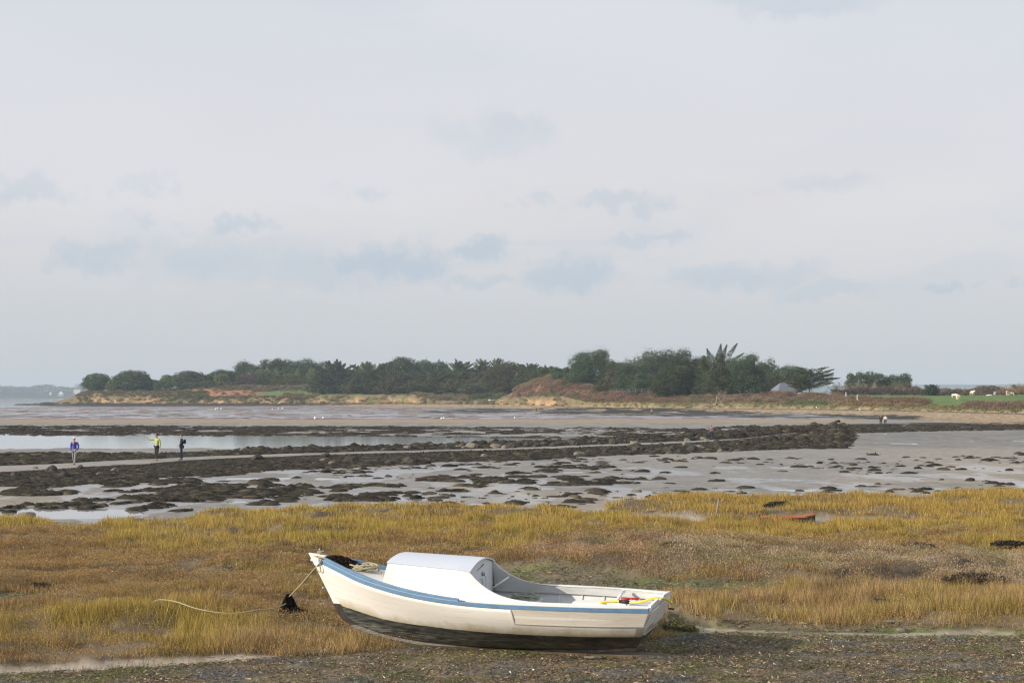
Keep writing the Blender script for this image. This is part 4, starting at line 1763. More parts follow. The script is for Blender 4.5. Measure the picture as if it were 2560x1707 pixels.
# inner planking, cockpit sole, frames, seat risers
inn = mat('inner_paint', (0.60, 0.61, 0.61), 0.65, nscale=3, nmix=.45, ncol=(0.40, 0.39, 0.34), stretch=(1, 1, 5), obj=True)
for sg in (-1, 1):
    rs = []
    i0 = int(np.argmin(np.abs(S_[:, 0] - x_b)))
    for t, o in ((0.02, .06), (.3, .05), (.6, .045), (.97, .04)):
        P = (W_ * (1 - t) + S_ * t)[i0:].copy()
        P[:, 1] += o
        P[:, 2] += .03
        rs.append(bl(flip(P) if sg > 0 else P))
    mb = MB()
    mb.loft(rs)
    mb.build('inner_planking', inn, boat)
    # board lining the inside of the coaming, down to the ledge
    rs = []
    for dy, top_ in ((.024, 1), (.046, 1), (.046, 0), (.024, 0)):
        seq = []
        for P, Q in zip(T_[n_r - 1:], foot[n_r - 1:]):
            seq.append((P[0] if top_ else Q[0], (P[1] if top_ else Q[1]) + dy, (P[2] - .012) if top_ else sz(min(Q[0], x_b)) - .035))
        seq = bl(seq)
        rs.append(bl(flip(bl(seq))) if sg > 0 else seq)
    mb = MB()
    mb.loft(rs, close=True)
    mb.build('coaming_lining', inn, boat)
    # stringer (long ledge below the coaming)
    rs = []
    for (dy, dz) in ((.05, -.045), (.125, -.045), (.125, -.015), (.05, -.015)):
        P = S_[i0:].copy()
        P[:, 1] += dy
        P[:, 2] += dz
        rs.append(bl(flip(P) if sg > 0 else P))
    mb = MB()
    mb.loft(rs, close=True)
    mb.build('stringer', inn, boat)
    for x in np.arange(x_st + .35, x_b - .1, .37):
        w = atx(W_, x)
        s = atx(S_, x)
        a = np.array([x, w[1] + .075, w[2] + .03])
        b = np.array([x, s[1] + .085, s[2] - .05])
        if sg > 0:
            a[1] *= -1
            b[1] *= -1
        mb = MB()
        mb.loft([[bl(a + np.array([dx, dy * sg * -1, 0])), bl(b + np.array([dx, dy * sg * -1, 0]))] for dx, dy in ((-.02, -.03), (.02, -.03), (.02, .03), (-.02, .03))], close=True)
        mb.build('frame_rib', inn, boat)
sole_z = W_[-10, 2] + .03
mb = MB()
xs = np.linspace(x_st + .12, x_b, 12)
mb.loft([bl([(x, t * (abs(atx(W_, x)[1]) - .03), sole_z) for x in xs]) for t in (-1, 0, 1)])
mb.build('cockpit_sole', mat('sole_wood', (0.55, 0.54, 0.50), 0.8, nscale=4, nmix=.6, ncol=(0.18, 0.16, 0.13), stretch=(1, 6, 1), obj=True), boat)
# side bench boxes on the far side seen above the near coaming
b1 = bsolve(1315, 1500, .45)
mb = MB()
mb.box(bl((b1[0], .36, sz(b1[0]) - .10)), (.52, .40, .03))
mb.build('thwart', mat('thwart_paint', (0.55, 0.56, 0.54), 0.7, nscale=5, nmix=.4, ncol=(0.38, 0.38, 0.33)), boat, bevel=.004)
b2 = bsolve(1478, 1503, .40)
mb = MB()
mb.box(bl((b2[0], .30, sz(b2[0]) - .14)), (.50, .26, .16))
mb.build('bench_box', M['white'], boat, bevel=.006)
mb = MB()
b3 = bsolve(1555, 1503, .20)
mb.box(bl((x_st + .30, 0, sz(x_st + .3) - .06)), (.42, 1.16, .025))
mb.build('aft_bench', inn, boat, bevel=.004)

# transom
def transom(dx0, dx1, grow, name, mt, ztop_add, lo=0.0):
    def ring(dx):
        pts = []
        k = K_[-1]
        w = W_[-1]
        s = S_[-1]
        prof = [(0.0, k[2], k[0])]
        for t in (.3, .6, .85):
            P = k * (1 - t) + w * t
            prof.append((abs(P[1]) + abs(w[1]) * .06 * math.sin(math.pi * t), P[2] - .015 * math.sin(math.pi * t), P[0]))
        prof.append((abs(w[1]), w[2], w[0]))
        for t in (.35, .7, 1):
            P = w * (1 - t) + s * t
            prof.append((abs(P[1]) + .03 * math.sin(math.pi * t), P[2], P[0]))
        top = s[2] + ztop_add
        prof.append((abs(s[1]) - .01, top - .02, s[0] - .01))
        prof.append((abs(s[1]) - .05, top + .012, s[0] - .015))
        prof.append((abs(s[1]) * .55, top + .03, s[0] - .02))
        prof.append((.16, top + .036, s[0] - .02))
        prof.append((.13, top - .0, s[0] - .015))
        near = [(p[2] + dx, -(p[0] + grow), p[1]) for p in prof]
        far = [(p[2] + dx, (p[0] + grow), p[1]) for p in prof[1:]]
        return near + far[::-1]
    A = ring(dx0)
    B = ring(dx1)
    m = len(A)
    mb = MB()
    vs = [tuple(bl(p)) for p in A] + [tuple(bl(p)) for p in B]
    c1 = len(vs)
    vs.append(tuple(bl(np.mean(np.array(A), 0))))
    vs.append(tuple(bl(np.mean(np.array(B), 0))))
    f = []
    for i in range(m):
        j = (i + 1) % m
        f += [(c1, i, j), (c1 + 1, m + j, m + i), (i, m + i, m + j, j)]
    mb.add(vs, f)
    me_o = mb.build(name, mt, boat)
    return me_o


tr = transom(-.012, .035, .0, 'transom', M['hull'], .085)
at_ = tr.data.attributes.new('wl', 'FLOAT', 'POINT')
wz = W_[-1, 2]
for i, v in enumerate(tr.data.vertices):
    at_.data[i].value = v.co.z - wz
# proud boards on the outside of the transom, lying in its raked plane
s = S_[-1]
w = W_[-1]


def tp(y, f, off):
    """point on the transom's outer face: y across, f from waterline (0) to sheer (1), off metres aft"""
    return (w[0] * (1 - f) + s[0] * f - .014 - off, y, w[2] * (1 - f) + s[2] * f)


for y0_, y1_, f0, f1 in ((-.62, -.06, .34, 1.02), (.02, .62, .22, 1.04)):
    mb = MB()
    ring_ = [(y0_ + .03, f0), (y1_, f0), (y1_, f1), (y0_, f1)]
    vs = [tuple(bl(tp(y, f, .0))) for y, f in ring_] + [tuple(bl(tp(y, f, .022))) for y, f in ring_]
    mb.add(vs, [(0, 1, 2, 3), (7, 6, 5, 4), (0, 1, 5, 4), (1, 2, 6, 5), (2, 3, 7, 6), (3, 0, 4, 7)])
    mb.build('transom_board', M['white'], boat, bevel=.006)
mb = MB()
mb.tube([bl((s[0] - .03, .48, w[2] + .26)), bl((s[0] - .12, .48, w[2] + .255))], .014, 8)
mb.build('drain_spout', M['black'], boat, smooth=True)
# diagonal brace pole on the far coaming
p1 = bsolve(1233, 1468, .50)
p2 = bsolve(1273, 1441, .60)
mb = MB()
mb.tube([bl(p1), bl(p2)], .017, 8)
mb.build('brace', M['white'], boat, smooth=True)


# -------- things carried in the boat (placed in the world frame)
def bw(p):
    """measured boat frame -> world"""
    p = np.array(p, float)
    return Vector(BOa + ex * p[0] + ey * p[1] + ez * p[2])


def smooth_path(P, n):
    P = [np.array(p, float) for p in P]
    P = [P[0] * 2 - P[1]] + P + [P[-1] * 2 - P[-2]]
    out = []
    for i in range(1, len(P) - 2):
        for k in range(n):
            t = k / n
            a, b, c, d = P[i - 1], P[i], P[i + 1], P[i + 2]
            out.append(.5 * ((2 * b) + (c - a) * t + (2 * a - 5 * b + 4 * c - d) * t * t + (3 * b - a - 3 * c + d) * t ** 3))
    out.append(P[-2])
    return out


r_ = random.Random(11)
# coil of rope on the foredeck
pts = []
c0 = bsolve(907, 1441, -.02)
for k in range(150):
    a = k * .42
    rr = .14 + .05 * math.sin(k * .37) + r_.uniform(-.02, .02)
    pts.append(bw((c0[0] - .02 + rr * 1.25 * math.cos(a), c0[1] + rr * 1.0 * math.sin(a), dk_z(c0[0]) + .02 + .06 * (k % 37) / 37 + .025 * math.sin(a * 2.3))))
mb = MB()
mb.tube(smooth_path(pts, 3), .0135, 6)
pts = [bw((c0[0] - .25, .02, dk_z(c0[0]) + .05)), bw((c0[0] - .36, -.04, dk_z(c0[0] - .3) + .02)), bw((c0[0] - .42, -.12, dk_z(c0[0] - .4) + .02)), bw((c0[0] - .50, -.20, dk_z(c0[0] - .45) + .02))]
mb.tube(smooth_path(pts, 6), .012, 6)
tag(mb.build('rope_coil', M['rope'], smooth=True), 'heap of pale green-cream rope coiled on the foredeck', 'rope')

# heap of dark seaweed at the bow
c1 = bsolve(852, 1418, .0)
n = 5200
a = rng.random(n) * 6.28
r = np.sqrt(rng.random(n))
lx = r * np.cos(a) * .36
ly = r * np.sin(a) * .17
lz = (.075 * (1 - r ** 2)) * rng.random(n) + .005
Pw = np.array([bw((c1[0] - .03 + lx[i], ly[i] * (1 - .5 * lx[i] / .36) + .01, dk_z(min(c1[0] + lx[i], S_[3, 0])) + lz[i])) for i in range(n)])
cc = np.array((0.030, 0.018, 0.014)) * (0.4 + 1.6 * rng.random((n, 1)))
cc = np.where(rng.random((n, 1)) < .08, np.array((0.12, 0.05, 0.03)), cc)
V, Fc, C = leaves(Pw, .035 + .05 * rng.random(n), cc, .2, .4)
tag(link('seaweed_heap', npmesh('seaweed_heap', V, Fc, C), M['grass']), 'black tangled seaweed heaped inside the bow of the boat', 'seaweed')
mb = MB()
e = bw(bsolve(853, 1397, .03))
mb.tube([e + Vector((-.02, 0, -.03)), e + Vector((0, 0, 0)), e + Vector((.025, 0, .0)), e + Vector((.03, 0, -.04))], [.008, .018, .018, .006], 7)
tag(mb.build('float_knob', M['white'], smooth=True), 'little white float sitting on the seaweed heap in the bow', 'float')

# lashings at the stem head
top = bsolve(795, 1384, 0)
mb = MB()
for k in range(5):
    z = top[2] - .015 - .018 * k
    mb.tube([bw((top[0] + .06 * math.cos(q) + .02 - .02 * k, .05 * math.sin(q), z + .018 * math.sin(q + k))) for q in np.linspace(0, 6.283, 15)], .008, 5)
for k in range(3):
    mb.tube(smooth_path([bw((top[0] - .05 + .05 * math.cos(q), .035 * math.sin(q), top[2] + .022 + .012 * k + .01 * math.sin(3 * q))) for q in np.linspace(0, 6.283, 9)], 2), .008, 5)
tag(mb.build('bow_lashing', M['ropegrey'], smooth=True), 'grey rope turns lashed around the stem head of the boat', 'rope')
mb = MB()
tw = [bsolve(797, 1391, -.07), bsolve(808, 1393, -.13), bsolve(820, 1398, -.17), bsolve(828, 1404, -.22)]
mb.tube([bw(p) for p in tw], .013, 6)
mb.tube([bw(tw[0] + np.array([0, 0, -.01])), bw(bsolve(812, 1388, .02)), bw(bsolve(800, 1389, .04))], .009, 6)
tag(mb.build('orange_twine', M['twine'], smooth=True), 'orange twine tied across the blue rail at the bow', 'twine')

# mooring rope and its clump of weed
g = lambda x, y, h=0.03: Vector((*at_z(x, y, .34)[:2], 0)) + Vector((0, 0, float(ground_z(*at_z(x, y, .34)[:2])) + h))
a0 = bw(bsolve(803, 1399, -.16))
clump = at_z(722, 1552, .30)
cz = float(ground_z(clump[0], clump[1]))
ctop = Vector((clump[0], clump[1], cz + .36))
mb = MB()
mid = [a0, bw(bsolve(797, 1409, -.14)), a0.lerp(ctop, .3) + Vector((0, 0, -.02)), a0.lerp(ctop, .65) + Vector((0, 0, -.025)), ctop]
tagp = [bw(bsolve(788, 1412, -.12)), bw(bsolve(793, 1425, -.10)), bw(bsolve(801, 1428, -.11)), bw(bsolve(802, 1412, -.15))]
mb.tube(smooth_path(mid, 6), .0125, 7)
mb.tube(smooth_path([tuple(p) for p in tagp], 5), .008, 6)
lowp = [(705, 1541, .12), (680, 1547, .10), (640, 1553, .09), (590, 1556, .09), (540, 1556, .09), (490, 1553, .09), (440, 1547, .09), (400, 1541, .08), (380, 1538, .02)]
pp = [ctop + Vector((-.02, 0, -.10))]
for x, y, h in lowp:
    w_ = at_z(x, y + 10, .34)
    pp.append(Vector((w_[0], w_[1], float(ground_z(w_[0], w_[1])) + h + .14)))
mb.tube(smooth_path(pp, 5), .011, 7)
tag(mb.build('mooring_rope', M['rope'], smooth=True), 'mooring rope running from the bow to the weed clump and away over the grass', 'rope')
n = 9000
t = rng.random(n)
a = rng.random(n) * 6.28
rad = .03 + .19 * t ** 1.1
xx = clump[0] + rad * np.cos(a) * np.sqrt(rng.random(n)) + .34 * np.clip(t - .62, 0, 1) * 2.2 * rng.random(n)
yy = clump[1] + rad * np.sin(a) * .8
zz = cz + .05 + .33 * (1 - t)
cc = np.array((0.022, 0.018, 0.015)) * (0.4 + 1.4 * rng.random((n, 1)))
V, Fc, C = leaves(np.stack([xx, yy, zz], -1), .04 + .05 * rng.random(n), cc, -1.2, .3)
tag(link('weed_clump', npmesh('weed_clump', V, Fc, C), M['grass']), 'dark hanging clump of seaweed caught on the mooring rope left of the bow', 'seaweed')

# yellow hose over the transom
hp = [(1500, 1505, .10), (1520, 1503, .10), (1550, 1502.5, .08), (1580, 1505.5, .03), (1605, 1503, 0.0), (1630, 1496, .02), (1655, 1495, .10), (1670, 1500, .18), (1681, 1509, .22)]
hp3 = [bw(bsolve(x, y, k)) for x, y, k in hp]
mb = MB()
mb.tube(smooth_path(hp3, 6), [.013] + [.019] * (6 * 8), 10)
hose = mb.build('garden_hose', M['yellow'], smooth=True)
tag(hose, 'yellow hose lying along the stern and drooping over the transom', 'hose')
mb = MB()
d = (hp3[-1] - hp3[-2]).normalized()
mb.tube([hp3[-1] - d * .004, hp3[-1] + d * .004], .0165, 10)
mb.build('hose_opening', M['black'], hose)
mb = MB()
d = (bw(bsolve(1574, 1505, .04)) - bw(bsolve(1549, 1502.5, .08)))
s0 = bw(bsolve(1549, 1502.5, .08))
mb.tube([s0, s0 + d * .5, s0 + d], [.027, .030, .027], 10)
mb.build('hose_sleeve', M['black'], hose, smooth=True)
# red scrubbing brush
p1 = bw(bsolve(1552, 1497.5, .16))
p2 = bw(bsolve(1597, 1497, .22))
mb = MB()
dd = (p2 - p1)
mb.tube([p1, p1 + dd * .45], .021, 8)
mb.tube([p1 + dd * .45, p2], .012, 6)
for k in range(9):
    q = p1 + dd * (.5 + k * .058)
    mb.tube([q + Vector((0, 0, .006)), q + Vector((0, 0, .026))], .009, 5)
tag(mb.build('scrubbing_brush', M['red'], smooth=True), 'red plastic brush lying beside the yellow hose in the stern', 'brush')
# white pole leaning on the far gunwale
mb = MB()
q1 = bw(bsolve(1540, 1503, .12))
q2 = bw(bsolve(1559, 1478, .52))
mb.tube([q1, q2], .026, 9)
mb.tube([q2, q2 + (q2 - q1).normalized() * .02], [.03, .03], 9)
tag(mb.build('tiller_bar', M['white'], smooth=True), 'white wooden bar leaning on the far gunwale by the hose', 'bar')
# tangle of grey-green rope on the thwart
mb = MB()
bz = sz(b1[0]) - .085
for s_ in range(3):
    pts = []
    for k in range(16):
        a = k * .8 + s_
        pts.append(bw((b1[0] - .02 + .20 * math.cos(a) + r_.uniform(-.05, .05), .38 + .12 * math.sin(a) + r_.uniform(-.03, .03), bz + .02 + .07 * r_.random() * (1 if s_ else .6))))
    mb.tube(smooth_path(pts, 4), .011, 6)
tag(mb.build('rope_tangle', M['ropegrey'], smooth=True), 'tangle of grey-green rope lying in the cockpit behind the cuddy', 'rope')

# stake in the marsh
s0 = at_z(1788, 1312, .30)
s1 = at_d(1797, 1247, s0[1])
mb = MB()
pz = float(ground_z(s0[0], s0[1]))
mb.tube([Vector((s0[0] - .01, s0[1], pz - .1)), Vector((s0[0] * .5 + s1[0] * .5 + .01, s0[1], (pz + s1[2]) / 2)), Vector(s1)], [.036, .034, .028], 8)
tag(mb.build('wooden_stake', M['palebark'], smooth=True), 'leaning weathered wooden stake in the golden grass, right of centre', 'stake')


# skiff half hidden in the grass
def skiff(name, L_, B_, D_, mats, parent_loc, rz, label, planks=True):
    o = empty(name, parent_loc, rz)
    tag(o, label, 'rowing boat')
    n = 21
    xs = np.linspace(0, 1, n)
    hbv = B_ / 2 * (1 - np.abs(xs * 1.0 - .42) ** 2.6 * 2.6).clip(.02, 1)
    hbv = np.where(xs > .42, B_ / 2 * (1 - ((xs - .42) / .58) ** 2.4), B_ / 2 * (1 - .35 * ((.42 - xs) / .42) ** 2))
    zs = D_ * (1 + .35 * (xs - .45) ** 2 * 3)
    rs = []
    for t, zf in ((1, 1), (.92, .5), (.7, .08), (0, 0), (-.7, .08), (-.92, .5), (-1, 1)):
        rs.append([(x * L_ - L_ / 2, t * b, zf * z) for x, b, z in zip(xs, hbv, zs)])
    mb = MB()
    mb.loft(rs)
    h = mb.build('hull', mats[0], o, smooth=False)
    md = h.modifiers.new('t', 'SOLIDIFY')
    md.thickness = .03
    for sg in (-1, 1):
        mb = MB()
        mb.loft([[(x * L_ - L_ / 2, sg * (b + dy), z + dz) for x, b, z in zip(xs, hbv, zs)] for dy, dz in ((-.03, .0), (.03, .0), (.03, .05), (-.03, .05))], close=True)
        mb.build('gunwale', mats[1], o)
    for x in (.3, .6):
        b = float(np.interp(x, xs, hbv))
        mb = MB()
        mb.box((x * L_ - L_ / 2, 0, D_ * .8), (.2, b * 1.9, .03))
        mb.build('thwart', mats[2], o)
    mb = MB()
    b = hbv[0]
    z = zs[0]
    mb.add([(-L_ / 2, -b, z), (-L_ / 2, b, z), (-L_ / 2, .7 * b, .08 * z), (-L_ / 2, -.7 * b, .08 * z), (-L_ / 2 - .03, -b, z), (-L_ / 2 - .03, b, z), (-L_ / 2 - .03, .7 * b, .08 * z), (-L_ / 2 - .03, -.7 * b, .08 * z)],
           [(0, 1, 2, 3), (7, 6, 5, 4), (0, 1, 5, 4), (1, 2, 6, 5), (2, 3, 7, 6), (3, 0, 4, 7)])
    mb.build('transom', mats[0], o)
    return o


dkg = mat('dark_green_paint', (0.03, 0.075, 0.055), .6, val=.3, vscale=5)
tealp = mat('teal_paint', (0.13, 0.24, 0.19), .6, val=.3, vscale=5)
orangep = mat('orange_paint', (0.42, 0.10, 0.035), .6)
woodp = mat('worn_plank', (0.30, 0.22, 0.12), .8, val=.3, vscale=5)
sk = at_z(1968, 1315, .28)
sko = skiff('rowing_skiff', 1.75, .75, .22, (dkg, orangep, woodp), (sk[0], sk[1], float(ground_z(sk[0], sk[1])) - .09), R(3), 'small sunken green skiff with orange gunwale hidden in the golden grass')
mb = MB()
mb.box((.1, -.36, .275), (.82, .10, .03))
mb.build('side_plank', woodp, sko)
mb = MB()
tl = at_z(1917, 1314, .28)
mb.box((0, 0, 0), (.50, .22, .03))
mb.box((.0, .02, .04), (.40, .05, .05))
o = mb.build('broken_board', tealp, bevel=.005)
o.location = (tl[0], tl[1], float(ground_z(tl[0], tl[1])) + .16)
o.rotation_euler = (R(12), R(-4), R(6))
tag(o, 'pale teal broken board lying at the left end of the skiff', 'board')


# ================================================================== headland
PLAT = [(-900, 1003), (130, 1004), (190, 986), (240, 977), (400, 973), (600, 968), (780, 970), (800, 984), (1200, 984), (1270, 984), (1320, 966), (1345, 955), (1380, 945), (1410, 953), (1455, 968), (1520, 978), (1650, 981), (1900, 985), (2100, 988), (2300, 990), (2560, 990), (3400, 990)]
CLIFT = [(-900, 1003), (130, 1006), (190, 992), (240, 984), (420, 988), (480, 996), (560, 993), (700, 992), (760, 998), (800, 988), (1040, 987), (1100, 1000), (1240, 1002), (1260, 992), (1400, 990), (1480, 1006), (1700, 1008), (1850, 1008), (2000, 1012), (2560, 1022), (3400, 1022)]


def head_profile(px):
    df = pl(DF, px)
    zc = CH - (pl(CLIFT, px) - HOR) / F * df
    dp = df + pl([(0, 50), (1250, 50), (1400, 45), (1700, 50), (2560, 60)], px)
    zp = CH - (pl(PLAT, px) - HOR) / F * dp
    return df, zc, dp, zp


def head_z(X, Y):
    px, py = px0(X, Y, 3.0)
    df, zc, dp, zp = head_profile(px)
    t = Y - df
    z = 0.75 + (zc - 0.75) * sst(0, 4.0, t)
    z = z + (zp - zc) * sst(3.0, 1.0 * (dp - df), t) * (t > 3.0)
    z = z + (fbm(X * 0.08, Y * 0.08, 4, 201) - 0.5) * 1.2 * sst(2, 15, t)
    z = z + (fbm(X * 0.25, Y * 0.4, 4, 203) - 0.5) * 2.2 * sst(0, 2.5, t) * sst(24, 4, t) * sst(3.5, 6, zc + 0 * t)
    z = z + (fbm(X * 0.5, Y * 0.5, 3, 205) - 0.5) * 0.6 * sst(0, 3, t) * sst(20, 3, t)
    # fall away to the sea past the western point
    z = z * sst(100, 200, px) + -1.5 * (1 - sst(100, 200, px))
    return z, t


def build_headland():
    xs = np.arange(110, 3400, 2.4)
    tt = np.concatenate([np.linspace(-6, 8, 22), np.geomspace(9, 90, 40), np.geomspace(95, 900, 26)])
    PX, TT = np.meshgrid(xs, tt)
    Yg = pl(DF, PX) + TT
    X = (PX - 1280) / F * Yg
    Z, t = head_z(X, Yg)
    t = TT
    Z = np.where(t < 0, 0.2 + 0.09 * (t + 6), Z)
    n1 = fbm(X * 0.05, Yg * 0.05, 4, 211)
    n2 = fbm(X * 0.25, Yg * 0.25, 4, 213)
    c = np.zeros(X.shape + (3,)) + np.array((0.13, 0.12, 0.058))
    c = lerp3(c, (0.17, 0.13, 0.08), sst(0.4, 0.6, n2))
    c = lerp3(c, (0.20, 0.13, 0.09), sst(0.45, 0.6, n1) * sst(6, 14, t) * 0.8)
    # cliffs of orange-tan earth
    cm = np.maximum.reduce([band(PX, 0 * PX, -1, 1, .1, 195, 425, 12), band(PX, 0 * PX, -1, 1, .1, 480, 565, 15), band(PX, 0 * PX, -1, 1, .1, 590, 740, 15),
                            band(PX, 0 * PX, -1, 1, .1, 795, 1045, 15), band(PX, 0 * PX, -1, 1, .1, 1245, 1420, 15), 0.8 * band(PX, 0 * PX, -1, 1, .1, 1700, 1850, 25)])
    k1 = fbm(X * 0.16, Z * 0.5, 4, 215)
    cliff = cm * sst(-1, 0.5, t) * sst(3.4, 1.8, t + (k1 - .5) * 4) * sst(0.45, 0.54, k1)
    c = lerp3(c, (0.35, 0.225, 0.12), cliff)
    c = lerp3(c, (0.20, 0.13, 0.07), cliff * sst(0.52, 0.62, fbm(X * 0.5, Z * 0.6, 3, 219)) * 0.8)
    c = lerp3(c, (0.44, 0.32, 0.19), cliff * sst(0.5, 0.6, fbm(X * 0.9, Z * 2, 2, 217)) * 0.7)
    # green pasture
    gm = np.maximum(band(PX, t, 8, 900, 3, 2120, 3400, 60), band(PX, t, 10, 900, 4, 640, 1120, 40) * 0.9)
    gm = np.maximum(gm, 0.8 * band(PX, t, 6, 900, 3, 1180, 1250, 20))
    c = lerp3(c, (0.115, 0.165, 0.055), gm)
    # rusty bracken
    br = band(PX, t, 6, 55, 4, 440, 640, 40) * sst(0.35, 0.5, n2 + 0.1)
    c = lerp3(c, (0.36, 0.175, 0.10), br * 0.9)
    # brown heath mound
    hm = band(PX, t, 8, 900, 3, 1290, 1680, 40)
    c = lerp3(c, (0.22, 0.14, 0.095), hm)
    gold = band(PX, t, -0.5, 9, 1.5, 1450, 3400, 60)
    c = lerp3(c, (0.20, 0.17, 0.085), gold * 0.85 * sst(0.3, 0.5, n2))
    c = lerp3(c, (0.36, 0.28, 0.17), gold * sst(2.0, 0.5, t) * 0.6)
    V = np.stack([X, Yg, Z], -1).reshape(-1, 3)
    nr_, nc_ = X.shape
    idx = np.arange(nr_ * nc_).reshape(nr_, nc_)
    Fc = np.stack([idx[:-1, :-1], idx[:-1, 1:], idx[1:, 1:], idx[1:, :-1]], -1).reshape(-1, 4)
    tag(link('headland', npmesh('headland', V, Fc, c.reshape(-1, 3), smooth=True), M['head']), 'low headland with tan earth cliffs, heath and pasture', None, None, 'structure')


build_headland()


def gz_head(px, Y):
    X = (px - 1280) / F * Y
    z, t = head_z(np.array([X]), np.array([Y]))
    return X, float(z[0])


def merge(parts):
    V, Fc, C = [], [], []
    b = 0
    for v, f, c in parts:
        V.append(v)
        Fc.append(f + b)
        C.append(c)
        b += len(v)
    return np.concatenate(V), np.concatenate(Fc), np.concatenate(C)


# ---- scrub along the bank (one mass)
def build_bank_scrub():
    parts = []
    r = np.random.default_rng(31)
    spec = [  # px range, t range (metres behind the foot), count, radius, colour, height
        (200, 440, 5, 30, 150, 1.6, (0.13, 0.10, 0.06)), (440, 520, 3, 30, 90, 1.8, (0.085, 0.085, 0.04)), (460, 640, 38, 60, 80, 1.6, (0.11, 0.085, 0.05)),
        (560, 800, 30, 60, 170, 2.0, (0.125, 0.098, 0.062)), (700, 800, 4, 20, 60, 1.6, (0.14, 0.11, 0.05)), (1030, 1180, 4, 30, 120, 1.8, (0.13, 0.105, 0.06)),
        (1170, 1260, 15, 45, 50, 2.2, (0.07, 0.08, 0.04)), (1290, 1700, 8, 55, 420, 1.7, (0.15, 0.092, 0.066)), (1350, 1500, 6, 14, 60, 1.0, (0.11, 0.11, 0.05)),
        (1600, 2110, 8, 30, 300, 1.4, (0.15, 0.11, 0.07)), (1850, 2100, 20, 45, 140, 1.6, (0.14, 0.088, 0.062)), (1975, 2060, 6, 14, 70, 1.3, (0.085, 0.10, 0.042)),
        (2080, 2300, 5, 14, 130, 1.2, (0.17, 0.115, 0.06)), (2160, 2310, 12, 26, 170, 1.8, (0.14, 0.082, 0.058)), (1450, 2560, 1, 7, 700, 0.5, (0.17, 0.14, 0.07)),
        (2420, 2700, 5, 16, 260, 1.6, (0.13, 0.085, 0.062)), (2320, 2700, 2, 8, 200, 0.7, (0.165, 0.135, 0.065)), (2040, 2160, 14, 30, 70, 1.5, (0.15, 0.098, 0.065)),
        (1300, 1420, 30, 55, 120, 2.0, (0.155, 0.11, 0.065)),
        (195, 800, 1.5, 6, 330, 1.0, (0.12, 0.10, 0.058)), (195, 800, -1.5, 3.5, 150, 1.0, (0.12, 0.10, 0.055)), (800, 1420, -1.5, 3.5, 170, 1.0, (0.13, 0.105, 0.06)), (440, 640, 8, 40, 60, 1.0, (0.13, 0.09, 0.055))]
    for x0, x1, t0, t1, n, rad, cc in spec:
        px = r.uniform(x0, x1, n)
        t = r.uniform(t0, t1, n)
        Y = pl(DF, px) + t
        X = (px - 1280) / F * Y
        Z, _ = head_z(X, Y)
        for i in range(n):
            R_ = rad * r.uniform(.6, 1.3)
            s = Y[i] / 4200 * 1.9
            m = int(np.clip(11 * (R_ / s) ** 2, 14, 320))
            d = r.normal(size=(m, 3))
            d /= np.linalg.norm(d, axis=1)[:, None]
            d[:, 2] = np.abs(d[:, 2])
            P = np.array([X[i], Y[i], Z[i] - .1]) + d * R_ * np.array([1.3, 1.2, .8]) * r.uniform(.75, 1.05, (m, 1))
            c = np.array(cc) * 1.45 * r.uniform(.65, 1.35) * r.uniform(.7, 1.3, (m, 1))
            if r.random() < .15:
                c = c * np.array([.7, 1.05, .7])
            parts.append(leaves(P, s * r.uniform(.7, 1.4, m), c, 0.0, .6))
    V, Fc, C = merge(parts)
    print('bank scrub', len(Fc))
    tag(link('bank_scrub', npmesh('bank_scrub', V, Fc, C), M['leaf']), 'brown heath and bramble scrub covering the headland bank', 'scrub', None, 'stuff')


build_bank_scrub()

# ================================================================== trees
HOLM = np.array((0.075, 0.118, 0.052))
PINE = np.array((0.070, 0.108, 0.052))
CYP = np.array((0.088, 0.112, 0.046))
OLV = np.array((0.145, 0.158, 0.060))


def lobe_leaves(r, cen, rad, n, s, c0, flat=.75):
    k = len(cen)
    w = rad ** 2
    idx = r.choice(k, n, p=w / w.sum())
    d = r.normal(size=(n, 3))
    d /= np.linalg.norm(d, axis=1)[:, None]
    q = r.uniform(.45, 1.08, (n, 1)) ** .6
    P = cen[idx] + d * rad[idx][:, None] * q * np.array([1, 1, flat])
    tone = r.uniform(.72, 1.28, k)[idx][:, None] * r.uniform(.6, 1.4, (n, 1))
    c = c0 * tone
    warm = (r.random(k) < .3)[idx][:, None]
    c = np.where(warm, c * np.array([1.35, 1.12, 1.0]), c)
    return leaves(P, s * r.uniform(.7, 1.5, n), c, 0, .65)


def dome_leaves(r, W, H, low, n, s, c0, cz=.5, kx=.5, kz=.52):
    """one full lumpy crown reaching the ground"""
    d = r.normal(size=(n, 3))
    d /= np.linalg.norm(d, axis=1)[:, None]
    az = np.arctan2(d[:, 1], d[:, 0])
    sd = int(r.integers(1, 9999))
    lump = .55 * (fbm(az * 1.6 + 10, d[:, 2] * 2.4, 3, sd) - .5) + .35 * (vn(az * 5 + 40, d[:, 2] * 7, sd + 5) - .5)
    rad = (1 + lump * .75) * r.random(n) ** .25
    low_w = 1 + .12 * (d[:, 2] < 0)
    P = np.stack([d[:, 0] * W * kx * rad * low_w, d[:, 1] * W * kx * rad, H * cz + d[:, 2] * H * kz * rad], -1)
    P[:, 2] = np.maximum(P[:, 2], low * H + r.random(n) * .06 * H)
    tone = (1 + 1.5 * lump)[:, None] * r.uniform(.6, 1.4, (n, 1))
    return leaves(P, s * r.uniform(.7, 1.5, n), c0 * np.clip(tone, .35, 2), 0, .65)


